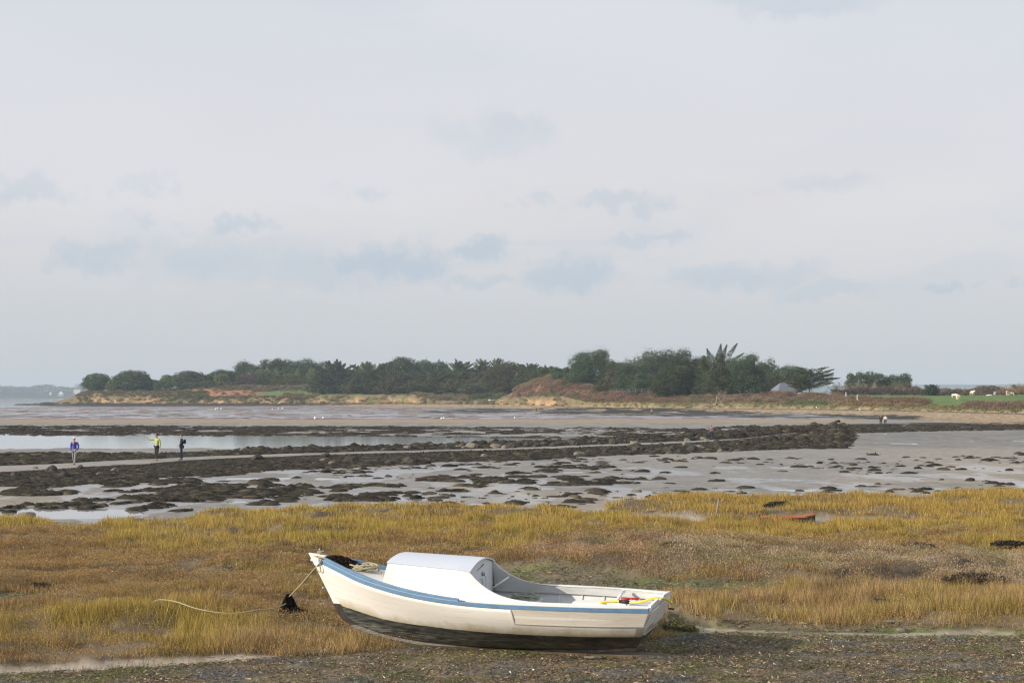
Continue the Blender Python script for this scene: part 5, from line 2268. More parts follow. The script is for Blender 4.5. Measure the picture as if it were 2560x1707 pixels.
def plumes(r, W, H, s, c0, wind=.25, n=46, low=.12, droop=0.0, spiky=1.0):
    parts = []
    for i in range(n):
        f = low + (1 - low) * (i / n) ** .9
        az = r.uniform(0, 2 * math.pi)
        base = np.array([W * .06 * r.normal() + wind * W * .25 * f, W * .06 * r.normal(), H * f * .86])
        env = (1 - ((f - .30) / .78) ** 2) if f > .30 else (.75 + .25 * f / .30)
        L_ = W * .5 * max(.22, env) * r.uniform(.7, 1.15)
        el = R(-8 + 62 * f ** 1.6) * r.uniform(.6, 1.3) - droop
        d = np.array([math.cos(az) * math.cos(el) + wind * .7, math.sin(az) * math.cos(el), math.sin(el) + .05])
        d /= np.linalg.norm(d)
        m = int(np.clip(L_ * (W * .10) / (s * s) * 5.5, 14, 420))
        t = r.random(m) ** .8
        rad = (W * .085 * (1 - t) ** .75 * (1 if spiky < 1.2 else .8) + s * .25)
        o = r.normal(size=(m, 3))
        o /= np.linalg.norm(o, axis=1)[:, None]
        o[:, 2] *= .6
        bend = np.outer(t ** 2 * L_, np.array([0.0, 0, .16 * spiky]))
        P = base + np.outer(t * L_, d) + o * rad[:, None] * r.uniform(.3, 1, (m, 1)) + bend
        c = c0 * r.uniform(.75, 1.25) * r.uniform(.65, 1.35, (m, 1)) * np.where(r.random() < .25, 1.25, 1.0)
        parts.append(leaves(P, s * r.uniform(.7, 1.4, m), c, 0, .5))
    return merge(parts)


def tree(kind, px, w, top, base, D, label, cat='tree', tint=None, seed=0, wind=.2, name=None, trunks=1, bare_below=None, group=None, dens=1.0):
    r = np.random.default_rng(1000 + seed + int(px))
    X, zg = gz_head(px, D)
    ztop = CH - (top - HOR) / F * D
    zbase = CH - (base - HOR) / F * D
    zg = min(zg, ztop - 1.0)
    H = ztop - zg
    W = w / F * D
    s = D / F * 2.3
    c0 = {'holm': HOLM, 'pine': PINE, 'cypress': CYP, 'olive': OLV, 'flat': CYP, 'bare': np.array((0.16, 0.125, 0.085)), 'spire': CYP}[kind]
    if tint is not None:
        c0 = np.array(tint) * (1.25 if kind != 'bare' else 1.25)
    low = min(.10, max(0.0, (zbase - zg) / H * .7 - .04)) if bare_below is None else bare_below
    if kind in ('pine', 'cypress', 'holm') and bare_below is None:
        W *= 1.26 if D > 700 else 1.12
    o = empty(name or {'holm': 'broadleaf_tree', 'pine': 'pine_tree', 'cypress': 'cypress_tree', 'olive': 'broadleaf_tree', 'flat': 'cypress_tree', 'bare': 'bare_tree', 'spire': 'cypress_tree'}[kind], (X, D, zg))
    tag(o, label, cat, group)
    mb = MB()
    tr_ = max(.12, H * .022)
    if kind == 'bare':
        parts = []
        n = int(np.clip(900 * dens, 100, 1800))
        nb = 26
        for b in range(nb):
            az = r.uniform(0, 6.28)
            el = r.uniform(R(35), R(82))
            L_ = H * r.uniform(.5, .98)
            d = np.array([math.cos(az) * math.cos(el) * W / H * 1.1, math.sin(az) * math.cos(el) * W / H, math.sin(el)])
            m = n // nb
            t = r.random(m) ** .6
            P = np.outer(t * L_, d) + r.normal(size=(m, 3)) * W * .07 * t[:, None]
            c = c0 * r.uniform(.7, 1.4, (m, 1))
            v, f, c = leaves(P, s * 1.9 * r.uniform(.6, 1.4, m), c, -1.0, .14)
            parts.append((v, f, c))
            mb.tube([(0, 0, 0), tuple(d * L_ * .5), tuple(d * L_ * .9)], [tr_ * .35, tr_ * .2, tr_ * .08], 4)
        V, Fc, C = merge(parts)
        link('twigs', npmesh('twigs', V, Fc, C), M['leaf'], o)
        mb.build('trunk', M['bark'], o, smooth=True)
        return o
    n = int(np.clip(W * H / (s * s) * 5.5 * dens, 400, 12000))
    if kind in ('holm', 'olive'):
        V, Fc, C = dome_leaves(r, W, H, low, int(n * 3.2), s, c0)
    elif kind == 'pine':
        k = 30
        cen = []
        rad = []
        for i in range(k):
            a = r.uniform(0, 6.28)
            z = low + (.93 - low) * r.random() ** .75
            env = (1 - ((z - .58) / .55) ** 2)
            env = max(.28, env) ** .6
            q = r.uniform(.2, 1.0) ** .5 * .80
            cen.append((math.cos(a) * q * W / 2 * env, math.sin(a) * q * W / 2 * env, z * H))
            rad.append(min(W, H) * r.uniform(.115, .20))
        V, Fc, C = lobe_leaves(r, np.array(cen), np.array(rad), n, s, c0, .72)
        # tufts at the silhouette
        m = n // 5
        idx = r.choice(k, m)
        d = r.normal(size=(m, 3))
        d[:, 2] = np.abs(d[:, 2]) + .3
        d /= np.linalg.norm(d, axis=1)[:, None]
        P = np.array(cen)[idx] + d * np.array(rad)[idx][:, None] * r.uniform(.9, 1.35, (m, 1))
        V2 = leaves(P, s * r.uniform(.6, 1.2, m), c0 * r.uniform(.7, 1.4, (m, 1)), 0, .45)
        V, Fc, C = merge([(V, Fc, C), V2, dome_leaves(r, W * .86, H * .86, low, int(n * 1.2), s, c0 * .95)])
    elif kind == 'cypress':
        a = plumes(r, W, H, s, c0, wind, 64, low + .06, 0, 1.0)
        cen = np.array([(r.normal() * W * .12, r.normal() * W * .12, H * q) for q in np.linspace(low + .15, .72, 9)])
        rad = np.array([W * .24 * (1.15 - q) for q in np.linspace(0.1, .72, 9)])
        b = lobe_leaves(r, cen, rad, n // 3, s, c0 * .85, .9)
        V, Fc, C = merge([a, b, dome_leaves(r, W * .74, H * .78, low, int(n * 1.0), s, c0 * .92, .46)])
    elif kind == 'spire':
        a = plumes(r, W * .72, H * .96, s, c0, wind, 60, low + .04, -.25, 1.3)
        # long ascending plumes at the top
        parts = [a]
        for (dx, f0, L_, ex_, ez) in ((-.10, .62, .34, -.28, .70), (.02, .66, .36, .30, .95), (.10, .68, .40, .55, .9), (.06, .60, .40, .85, .55), (.02, .55, .36, -.75, .45), (.12, .55, .36, .95, .38), (-.2, .40, .34, -.42, .62), (-.18, .3, .30, -.7, .35), (.15, .48, .36, .95, .2), (0.0, .70, .32, .05, 1.0)):
            m = 1500
            t = r.random(m) ** .9
            d = np.array([ex_, r.normal() * .15, ez])
            d /= np.linalg.norm(d)
            rd = W * .105 * (1 - t) ** .8 * (.65 + .5 * vn(t * 9, t * 0 + dx * 50, 5)) + .05
            o3 = r.normal(size=(m, 3))
            o3 /= np.linalg.norm(o3, axis=1)[:, None]
            P = np.array([dx * W, 0, f0 * H]) + np.outer(t * L_ * H, d) + np.outer((t ** 2) * L_ * H, np.array([.05, 0, .15])) + o3 * rd[:, None]
            parts.append(leaves(P, s * r.uniform(.6, 1.1, m), c0 * r.uniform(.7, 1.35, (m, 1)), 0, .45))
        cen = np.array([(r.normal() * W * .12, r.normal() * W * .12, H * q) for q in np.linspace(low + .12, .66, 9)])
        rad = np.array([W * .20 * (1.2 - q) for q in np.linspace(0.1, .66, 9)])
        parts.append(lobe_leaves(r, cen, rad, n // 3, s, c0 * .8, .9))
        parts.append(dome_leaves(r, W * .80, H * .62, low, int(n * 1.2), s, c0 * .9, .42))
        parts.append(dome_leaves(r, W * .42, H * .86, low, n // 4, s, c0 * .9, .46))
        V, Fc, C = merge(parts)
    elif kind == 'flat':
        parts = []
        for i in range(70):
            az = r.uniform(0, 2 * math.pi)
            f = r.uniform(.22, .80)
            L_ = W * .48 * (1.08 - abs(f - .42) * 1.3) * r.uniform(.6, 1.0)
            el = R(r.uniform(4, 26))
            d = np.array([math.cos(az) * math.cos(el) + .10, math.sin(az) * math.cos(el), math.sin(el)])
            m = int(np.clip(L_ * W * .05 / (s * s) * 7, 20, 400))
            t = r.random(m) ** .7
            o3 = r.normal(size=(m, 3)) * np.array([1, 1, .5])
            P = np.array([0, 0, f * H]) + np.outer(t * L_, d) + o3 * (W * .05 * (1.1 - t))[:, None]
            parts.append(leaves(P, s * r.uniform(.6, 1.3, m), c0 * r.uniform(.7, 1.3) * r.uniform(.7, 1.3, (m, 1)), .2, .5))
        V, Fc, C = merge(parts)
    if bare_below is None and kind in ('pine', 'cypress', 'spire'):
        # boughs sweeping to the ground
        cen = np.array([(q * W * .40 + r.normal() * W * .03, r.normal() * W * .16, H * (low + r.uniform(.05, .26))) for q in np.linspace(-1, 1, 11)])
        rad = np.full(11, min(W, H) * .17)
        V, Fc, C = merge([(V, Fc, C), lobe_leaves(r, cen, rad, int(n * .38), s, c0 * .9, .9)])
    # height normalised so the crown tops out where the tree does
    zt = np.quantile(V[:, 2], .992)
    V[:, 2] = np.where(V[:, 2] > 0, V[:, 2] * (H / zt), V[:, 2])
    if kind == 'spire':
        W *= 1.12
    xw = np.quantile(V[:, 0], .978) - np.quantile(V[:, 0], .022)
    V[:, :2] *= W / xw
    V[:, 2] = np.maximum(V[:, 2], .005 * H)
    link('crown', npmesh('crown', V, Fc, C), M['leaf'], o)
    for k in range(trunks):
        ox = (k - (trunks - 1) / 2) * W * .18
        pts = [(ox, 0, -.3), (ox * 1.2 + .02 * W, 0, H * .25), (ox * .8 + wind * W * .1, 0, H * .5), (wind * W * .2, 0, H * .8)]
        mb.tube(pts, [tr_ * 1.25, tr_, tr_ * .7, tr_ * .25], 7)
        for q in range(5):
            a = r.uniform(0, 6.28)
            f = r.uniform(.25, .6)
            b0 = np.array([ox * (1 - f), 0, H * f])
            b1 = b0 + np.array([math.cos(a) * W * .28, math.sin(a) * W * .28, H * .16])
            mb.tube([tuple(b0), tuple((b0 + b1) / 2 + np.array([0, 0, -.02 * H])), tuple(b1)], [tr_ * .5, tr_ * .35, tr_ * .15], 5)
    mb.build('trunk', M['bark'], o, smooth=True)
    return o


TREES = [
    ('holm', 243, 52, 935, 980, 925, 'dark round-headed tree, leftmost on the headland point', {}),
    ('olive', 284, 36, 951, 978, 920, 'low olive-green bushy tree in the gap before the big dome-shaped tree', {}),
    ('holm', 332, 74, 928, 976, 915, 'large dome-shaped green tree, second big crown from the headland point', {'tint': (0.058, 0.082, 0.036)}),
    ('holm', 376, 40, 950, 976, 915, 'low dark tree touching the right side of the dome-shaped tree', {}),
    ('olive', 418, 36, 938, 968, 915, 'small rounded olive tree right of the dome-shaped tree', {}),
    ('holm', 478, 66, 929, 964, 915, 'broad rounded green tree in the middle of the left shore', {'tint': (0.062, 0.078, 0.036)}),
    ('pine', 527, 26, 932, 955, 925, 'slim little pine just left of the ridge of pines', {}),
    ('olive', 552, 40, 936, 957, 915, 'olive-green low tree under the left end of the pine ridge', {}),
    ('pine', 566, 52, 925, 955, 930, 'spreading pine at the left foot of the pine ridge', {}),
    ('pine', 624, 60, 906, 946, 935, 'first tall pine of the ridge, counted from the left', {}),
    ('pine', 676, 44, 900, 944, 935, 'highest pine at the centre of the left ridge', {}),
    ('pine', 696, 34, 899, 944, 940, 'narrow pine right behind the highest ridge pine', {}),
    ('pine', 730, 48, 902, 946, 935, 'fourth ridge pine, round topped', {}),
    ('pine', 762, 46, 900, 948, 935, 'fifth ridge pine with pointed crown', {}),
    ('pine', 797, 50, 907, 950, 930, 'last pine of the left ridge, beside the dark tall conifer', {}),
    ('cypress', 831, 84, 905, 986, 850, 'dark pointed conifer at the left end of the long shore wood', {'tint': (0.045, 0.062, 0.030)}),
    ('cypress', 868, 56, 925, 987, 846, 'lower dark cypress right of the pointed conifer', {'tint': (0.050, 0.062, 0.030)}),
    ('cypress', 914, 74, 909, 987, 842, 'layered cypress with a ragged peak in the left half of the wood', {}),
    ('cypress', 952, 54, 911, 986, 850, 'narrow cypress with spiky tip left of the flat-topped round tree', {}),
    ('holm', 1005, 80, 897, 982, 880, 'flat-topped tall round tree standing above the middle of the wood', {'tint': (0.050, 0.072, 0.040)}),
    ('cypress', 988, 66, 926, 988, 832, 'brownish-green cypress in front of the flat-topped round tree', {'tint': (0.082, 0.078, 0.040)}),
    ('holm', 1066, 56, 904, 975, 900, 'hazy blue-green tree behind the wood, right of the flat-topped one', {}),
    ('holm', 1100, 42, 906, 975, 900, 'smaller hazy round tree at the back, touching the blue-green one', {}),
    ('cypress', 1068, 104, 928, 988, 826, 'wide low cypress with horizontal boughs in front of the wood', {'tint': (0.068, 0.075, 0.036)}),
    ('cypress', 1147, 66, 906, 980, 835, 'spiky-topped cypress right of the hazy back trees', {}),
    ('cypress', 1152, 84, 928, 987, 820, 'lower olive cypress at the front of the wood, right of centre', {'tint': (0.070, 0.080, 0.034)}),
    ('cypress', 1202, 54, 903, 968, 840, 'tall ragged cypress above the grey bare brush', {}),
    ('cypress', 1243, 50, 900, 968, 835, 'highest ragged cypress near the right end of the wood', {}),
    ('bare', 1205, 70, 932, 972, 800, 'grey-brown leafless tree below the two ragged cypresses', {'tint': (0.13, 0.105, 0.085)}),
    ('holm', 1190, 60, 958, 990, 790, 'low green bush tree at the edge of the little meadow', {'tint': (0.075, 0.082, 0.045)}),
    ('holm', 1272, 94, 910, 994, 772, 'large brownish-green tree closing the right end of the wood', {'tint': (0.060, 0.058, 0.028)}),
    ('cypress', 1322, 56, 911, 965, 760, 'pale green cypress just behind the large brownish tree', {}),
    ('cypress', 1356, 60, 917, 965, 740, 'windswept cypress sloping down to the heath mound', {}),
    ('cypress', 1393, 48, 921, 955, 720, 'small cypress on the top of the heath mound', {}),
    ('bare', 1383, 34, 936, 962, 640, 'brown leafless shrub crowning the heath mound', {}),
    ('pine', 1412, 52, 919, 966, 662, 'small pine at the left foot of the tall open pine', {}),
    ('pine', 1483, 100, 878, 975, 640, 'tall open pine with gaps, highest left of the hazy pine grove', {'dens': 1.15}),
    ('pine', 1450, 66, 925, 978, 650, 'dark low pine in front of the tall open pine', {}),
    ('pine', 1546, 50, 905, 975, 600, 'dark pine filling the saddle right of the tall open pine', {}),
    ('cypress', 1532, 78, 926, 978, 592, 'layered olive cypress in front of the saddle pines', {'tint': (0.095, 0.095, 0.045)}),
    ('pine', 1583, 70, 903, 978, 575, 'round-topped dark pine left of the hazy pine grove', {}),
    ('pine', 1618, 60, 935, 982, 565, 'low shadowy pine over the pale railing', {}),
    ('pine', 1640, 92, 880, 970, 640, 'hazy blue pine, left half of the broad grove behind the dark trees', {'tint': (0.055, 0.08, 0.046)}),
    ('pine', 1694, 84, 877, 970, 645, 'hazy blue pine, right half of the broad grove behind the dark trees', {'tint': (0.055, 0.08, 0.046)}),
    ('pine', 1712, 110, 894, 990, 545, 'big dark green pine mass left of the spiky cypress', {'tint': (0.040, 0.052, 0.026), 'dens': 1.2}),
    ('holm', 1675, 74, 925, 992, 540, 'lower left shoulder tree of the big dark pine mass', {'tint': (0.044, 0.055, 0.026)}),
    ('spire', 1797, 92, 864, 998, 535, 'tallest tree, cypress with spiky windswept plumes at its top', {'wind': .15}),
    ('cypress', 1762, 44, 893, 996, 538, 'thin pointed cypress stem on the left flank of the tallest cypress', {'wind': -.1}),
    ('pine', 1862, 80, 890, 998, 532, 'dark full pine with two bare trunks right of the tallest cypress', {'trunks': 2, 'bare_below': .16, 'dens': 1.1}),
    ('pine', 1893, 46, 935, 990, 530, 'low dark bough-heavy pine at the right foot of the full pine', {}),
    ('pine', 1912, 52, 903, 975, 640, 'hazy pine rising behind the full dark pine', {}),
    ('cypress', 1935, 44, 930, 980, 600, 'soft green cypress left of the slate-roofed house', {'tint': (0.07, 0.085, 0.042)}),
    ('pine', 1958, 46, 915, 965, 700, 'distant blue-green pine above the slate roof', {}),
    ('pine', 1990, 40, 918, 965, 700, 'distant blue-green pine right of the roof ridge', {}),
    ('bare', 1978, 44, 948, 985, 560, 'tawny leafless tree beside the slate roof', {'tint': (0.2, 0.15, 0.08)}),
    ('flat', 2022, 112, 919, 992, 515, 'isolated flat-topped cypress with long windswept boughs', {'bare_below': .12}),
    ('pine', 2137, 40, 932, 976, 600, 'first of the small pines on the right, narrow crown', {}),
    ('pine', 2182, 42, 931, 976, 600, 'second of the small pines on the right', {}),
    ('pine', 2226, 44, 938, 976, 605, 'third small pine on the right, lower and darker', {}),
    ('pine', 2252, 44, 935, 976, 600, 'last of the small pines on the right, rounded crown', {}),
    ('bare', 2096, 60, 944, 985, 560, 'grey leafless tree between the flat-topped cypress and the small pines', {}),
    ('bare', 2140, 44, 944, 985, 555, 'pale leafless tree standing before the first small pine', {'tint': (0.24, 0.2, 0.15)}),
    ('bare', 2178, 52, 946, 986, 555, 'pale leafless tree standing before the second small pine', {'tint': (0.24, 0.2, 0.15)}),
    ('bare', 2245, 54, 948, 988, 555, 'leafless tree standing before the last small pine', {'tint': (0.19, 0.14, 0.1)}),
    ('bare', 2288, 50, 958, 989, 555, 'leafless thicket tree left of the little fir', {'tint': (0.17, 0.12, 0.085)}),
    ('cypress', 2326, 34, 962, 990, 500, 'little dark fir at the left end of the cattle pasture hedge', {'tint': (0.05, 0.065, 0.035)}),
    ('bare', 2358, 40, 967, 989, 505, 'grey thin hedge tree just right of the little fir', {'tint': (0.2, 0.16, 0.12)}),
    ('bare', 2398, 52, 966, 989, 505, 'brown leafless hedge tree behind the two grazing cows', {'tint': (0.16, 0.12, 0.08)}),
    ('bare', 2440, 50, 970, 989, 505, 'brown leafless hedge tree behind the lone facing cow', {'tint': (0.16, 0.115, 0.085)}),
    ('bare', 2508, 50, 959, 988, 500, 'reddish leafless tree behind the small distant cow', {'tint': (0.2, 0.13, 0.1)}),
    ('bare', 2556, 60, 952, 986, 430, 'tawny leafless tree at the right edge of the pasture', {'tint': (0.22, 0.155, 0.09), 'dens': 1.6}),
    ('pine', 2540, 24, 962, 985, 520, 'tiny dark pine by the tawny tree at the right edge', {}),
]
for i, (k, px, w, top, base, D, lab, kw) in enumerate(TREES):
    tree(k, px, w, top, base, D, lab, seed=i * 7, **kw)

# hedge rows: one clipped mass each
def hedge(px_a, px_b, top, base, D, label, c, seed):
    r = np.random.default_rng(seed)
    n = int((px_b - px_a) * (base - top) / 5.3 * 14)
    px = r.uniform(px_a, px_b, n)
    H = (base - top) / F * D
    Y = D + r.uniform(-3, 3, n)
    X = (px - 1280) / F * D
    lump = fbm(X * .22, X * 0, 4, seed, .7)
    z = r.random(n) ** .7 * H * (.65 + .6 * lump)
    zb, _ = head_z(X, Y)
    H = CH - (top - HOR) / F * D - zb
    z = r.random(n) ** .7 * H * (.25 + 1.35 * lump)
    s = D / F * 2.3
    v = leaves(np.stack([X, Y, zb + z], -1), s * r.uniform(.7, 1.4, n), np.array(c) * r.uniform(.6, 1.4, (n, 1)) * (.7 + .6 * lump[:, None]), 0, .6)
    tag(link('hedge', npmesh('hedge', *v), M['leaf']), label, 'hedge')


hedge(385, 600, 953, 972, 905, 'long low dark hedge under the left shore trees', HOLM, 5)
hedge(636, 790, 928, 950, 912, 'olive-green hedge row in front of the ridge pines', OLV, 6)
hedge(590, 640, 934, 956, 908, 'short dull brown leafless hedge at the foot of the first ridge pine', (0.13, 0.095, 0.075), 7)
hedge(2330, 2600, 969, 989, 508, 'thin brown hedge line behind the cattle pasture', (0.13, 0.1, 0.07), 8)
hedge(2080, 2330, 966, 990, 552, 'tangled brown leafless hedge behind the right bank', (0.145, 0.11, 0.08), 9)

# dead pale tree at the foot of the tallest cypress
X, zg = gz_head(1790, 505)
dt = empty('dead_tree', (X, 505, zg - .2))
tag(dt, 'pale leaning dead tree with bare trunk below the tallest cypress', 'dead tree')
mpx = 505 / F
mb = MB()
mb.tube([(-.2, 0, 0), (.1, 0, 1.6), (.35, .1, 3.2)], [.26, .2, .14], 7)
mb.tube([(.25, 0, 2.9), (1.3, 0, 1.6), (1.6, 0, 1.3)], [.1, .09, .09], 6)
mb.tube([(1.0, 0, 0), (1.8, 0, 1.6), (2.6, 0, 3.1), (3.0, .1, 4.4)], [.18, .14, .1, .05], 7)
mb.build('trunk', M['palebark'], dt, smooth=True)
mb = MB()
r_ = random.Random(3)
for k in range(46):
    b0 = Vector((r_.uniform(.2, 2.8), r_.uniform(-.4, .4), r_.uniform(1.8, 4)))
    d = Vector((r_.uniform(-.5, 1.2), r_.uniform(-.5, .5), r_.uniform(-.3, 1.1)))
    mb.tube([b0, b0 + d * .9 + Vector((0, 0, .1)), b0 + d * 1.7], [.045, .03, .012], 4)
mb.build('branches', M['palebark'], dt, smooth=True)

# ================================================================== buildings and small far things
slate = mat('slate', (0.16, 0.17, 0.20), .6, val=.15, vscale=1)
render_w = mat('white_render', (0.75, 0.73, 0.68), .8)
far_wall = mat('far_wall', (0.55, 0.54, 0.50), .8)
glass = mat('window_glass', (0.05, 0.06, 0.07), .15)
conc = mat('weathered_concrete', (0.36, 0.31, 0.24), .9, val=.2, vscale=1.5)


def house(px, base, D, w, h, roof_h, dep, label, rz=0.0, gables=1, wall_m=None, roof_m=None, onland=True):
    X = (px - 1280) / F * D
    z = CH - (base - HOR) / F * D
    o = empty('house', (X, D, z), rz)
    tag(o, label, 'house')
    mb = MB()
    for g in range(gables):
        ox = (g - (gables - 1) / 2) * w
        mb.add([(ox - w / 2, -dep / 2, 0), (ox + w / 2, -dep / 2, 0), (ox + w / 2, dep / 2, 0), (ox - w / 2, dep / 2, 0), (ox - w / 2, -dep / 2, h), (ox + w / 2, -dep / 2, h), (ox + w / 2, dep / 2, h), (ox - w / 2, dep / 2, h)],
               [(0, 1, 5, 4), (1, 2, 6, 5), (2, 3, 7, 6), (3, 0, 4, 7)])
        if gables > 1:
            mb.add([(ox - w / 2, -dep / 2, h), (ox + w / 2, -dep / 2, h), (ox, -dep / 2, h + roof_h), (ox - w / 2, dep / 2, h), (ox + w / 2, dep / 2, h), (ox, dep / 2, h + roof_h)], [(0, 1, 2), (5, 4, 3)])
    mb.build('wall', wall_m or render_w, o)
    mb = MB()
    if gables > 1:
        for g in range(gables):
            ox = (g - (gables - 1) / 2) * w
            t = .25
            mb.add([(ox - w / 2, -dep / 2 - t, h), (ox, -dep / 2 - t, h + roof_h + .1), (ox + w / 2, -dep / 2 - t, h), (ox - w / 2, dep / 2 + t, h), (ox, dep / 2 + t, h + roof_h + .1), (ox + w / 2, dep / 2 + t, h)],
                   [(0, 1, 4, 3), (1, 2, 5, 4)])
    else:
        a = .5
        mb.add([(-w / 2 - a, -dep / 2 - a, h - .1), (w / 2 + a, -dep / 2 - a, h - .1), (w / 2 + a, dep / 2 + a, h - .1), (-w / 2 - a, dep / 2 + a, h - .1), (-w * .18, 0, h + roof_h), (w * .12, 0, h + roof_h)],
               [(0, 1, 5, 4), (1, 2, 5), (2, 3, 4, 5), (3, 0, 4), (3, 2, 1, 0)])
    mb.build('roof', roof_m or slate, o)
    for g in range(gables if gables > 1 else 2):
        ox = (g - ((gables if gables > 1 else 2) - 1) / 2) * (w if gables > 1 else w * .5)
        mb = MB()
        mb.box((ox, -dep / 2 - .02, h * .55), (w * .18, .06, h * .35))
        mb.build('window', glass, o)
    return o


house(1958, 986, 560, 6.4, 1.2, 2.7, 5.5, 'slate-roofed white cottage half hidden by scrub, left of the flat-topped cypress', R(20))
house(153, 990, 4980, 14, 7, 6, 12, 'white gabled house on the far hazy shore at the left', R(12), 1, far_wall, render_w)
house(193, 984, 4980, 6, 9, 7, 12, 'row of three narrow white gables on the far shore beside the headland', R(8), 3)
house(127, 988, 4980, 5, 5, 4, 9, 'small pale house on the far shore, left of the bigger white house', 0, 1, far_wall, render_w)

# concrete trough house in the pasture
X = (2437 - 1280) / F * 385
z0 = gz_head(2437, 385)[1]
bk = empty('bunker', (X, 385, z0 - .1), R(-10))
tag(bk, 'small concrete bunker with a flat slab roof at the edge of the pasture', 'bunker')
mb = MB()
mb.box((-.9, 0, .45), (.35, 1.8, .9)).box((.95, 0, .45), (.3, 1.8, .9)).box((0, .7, .45), (1.6, .3, .9)).box((.1, -.55, .3), (1.4, .2, .45))
mb.build('wall', conc, bk, bevel=.02)
mb = MB()
mb.box((0.05, 0, .98), (2.5, 2.1, .16))
mb.build('roof', conc, bk, bevel=.03)
mb = MB()
mb.box((-2.1, -.2, .2), (1.6, .8, .42))
mb.build('side_block', conc, bk, bevel=.04)

# pale railing below the pines
fw = mat('fence_paint', (0.24, 0.245, 0.24), .7)
X0, X1 = (1525 - 1280) / F * 545, (1652 - 1280) / F * 545
fz = CH - (981 - HOR) / F * 545
fe = empty('railing', ((X0 + X1) / 2, 545, fz))
tag(fe, 'low pale grey railing under the dark pines of the headland', 'railing')
n = 9
mb = MB()
for z in (.55, 1.05):
    mb.box((0, 0, z), (X1 - X0, .05, .07))
mb.build('rail', fw, fe)
for k in range(n):
    mb = MB()
    mb.box(((k / (n - 1) - .5) * (X1 - X0), -.07, .5), (.14, .06, 1.3))
    mb.build('post', fw, fe)

for px, y0, y1, D, lab in ((2143, 987, 996, 450, 'white marker post in front of the brown scrub, right of centre on the bank'), (2115, 981, 987, 470, 'shorter white marker post left of the taller one on the bank'), (1980, 1004, 1010, 440, 'small white post low on the grassy bank')):
    if px == 1980:
        continue
    p0, p1 = at_d(px, y1, D), at_d(px, y0, D)
    mb = MB()
    mb.tube([tuple(p0 - np.array([0, 0, .4])), tuple(p1)], [.11, .09], 8)
    mb.box((p1[0], p1[1], p1[2]), (.24, .24, .12))
    tag(mb.build('marker_post', M['white']), lab, 'post')

# beached dinghies under the cliff
dn_w = (M['white'], M['white'], M['white'])
dn_t = (tealp, M['white'], woodp)
p = at_d(1230, 1000.5, 748)
skiff('dinghy', 3.0, 1.3, .6, dn_w, (p[0], p[1], p[2] - .3), R(4), 'white dinghy pulled up on the grass below the large brownish tree')
p = at_d(1199, 1005, 742)
skiff('dinghy', 3.0, 1.2, .5, dn_t, (p[0], p[1], p[2] - .3), R(12), 'pale teal dinghy left of the white dinghy on the upper beach')

# round white buoys lying on the flats
buoy_m = mat('buoy_plastic', (0.82, 0.80, 0.76), .4)
bm = bmesh.new()
bmesh.ops.create_uvsphere(bm, u_segments=20, v_segments=12, radius=1)
for v in bm.verts:
    v.co.z *= .93
bmesh.ops.create_cone(bm, segments=10, radius1=.22, radius2=.16, depth=.35, cap_ends=True, matrix=Matrix.Translation((0, 0, 1.02)))
bme = bpy.data.meshes.new('buoy')
bm.to_mesh(bme)
bm.free()
bme.materials.append(buoy_m)
bme.polygons.foreach_set('use_smooth', [True] * len(bme.polygons))
for px, py, rr, lab in ((788, 1048.5, 3.3, 'left one of the two lone round white buoys on the flats below the dark conifer'), (808, 1046.5, 2.6, 'right one of the two lone round white buoys on the flats below the dark conifer'),
                        (1104, 1049, 2.7, 'lower left buoy of the touching white pair right of the wood centre'), (1109.5, 1047, 2.6, 'upper right buoy of the touching white pair right of the wood centre'),
                        (1287, 1045.5, 2.0, 'single small white buoy right of the touching pair'), (539.5, 1024, 2.2, 'left buoy of the trio on the far left flats'), (544.5, 1022.5, 2.0, 'middle buoy of the trio on the far left flats'),
                        (553, 1023.5, 2.0, 'right buoy of the trio on the far left flats'), (681, 1023.5, 1.6, 'smallest distant buoy, first of three spaced along the far flats'), (696, 1022.5, 1.7, 'middle distant buoy of three spaced along the far flats'),
                        (706, 1022, 2.1, 'right distant buoy of three spaced along the far flats'), (2150, 1025, 1.8, 'white buoy on the strandline below the brown scrub'), (2041, 1019, 1.6, 'white float on the beach grass below the flat-topped cypress')):
    p = at_z(px, py, .0)
    if py < 1026 and px > 2000:
        p = at_d(px, py, 425)
    r0 = rr / F * p[1]
    o = link('buoy', bme)
    o.location = (p[0], p[1], max(p[2], float(ground_z(p[0], p[1]))) + r0 * .8)
    o.scale = (r0,) * 3
    o.rotation_euler = (R(60), 0, px)
    tag(o, lab, 'buoy', None)

# pale stones on the right strandline
r_ = random.Random(9)
for k in range(90):
    px = r_.uniform(1500, 2560)
    D = float(pl(DF, px)) - r_.uniform(3, 12)
    X = (px - 1280) / F * D
    o = link('shore_stone', bpy.data.meshes['pale_boulder'])
    s = r_.uniform(.12, .34)
    o.location = (X, D, float(ground_z(X, D)) + s * .2)
    o.scale = (s * 1.3, s, s)
    o.rotation_euler = (0, 0, k)
    tag(o, 'pale stone in the line of stones along the foot of the right bank', 'stone', 'stones along the strandline')

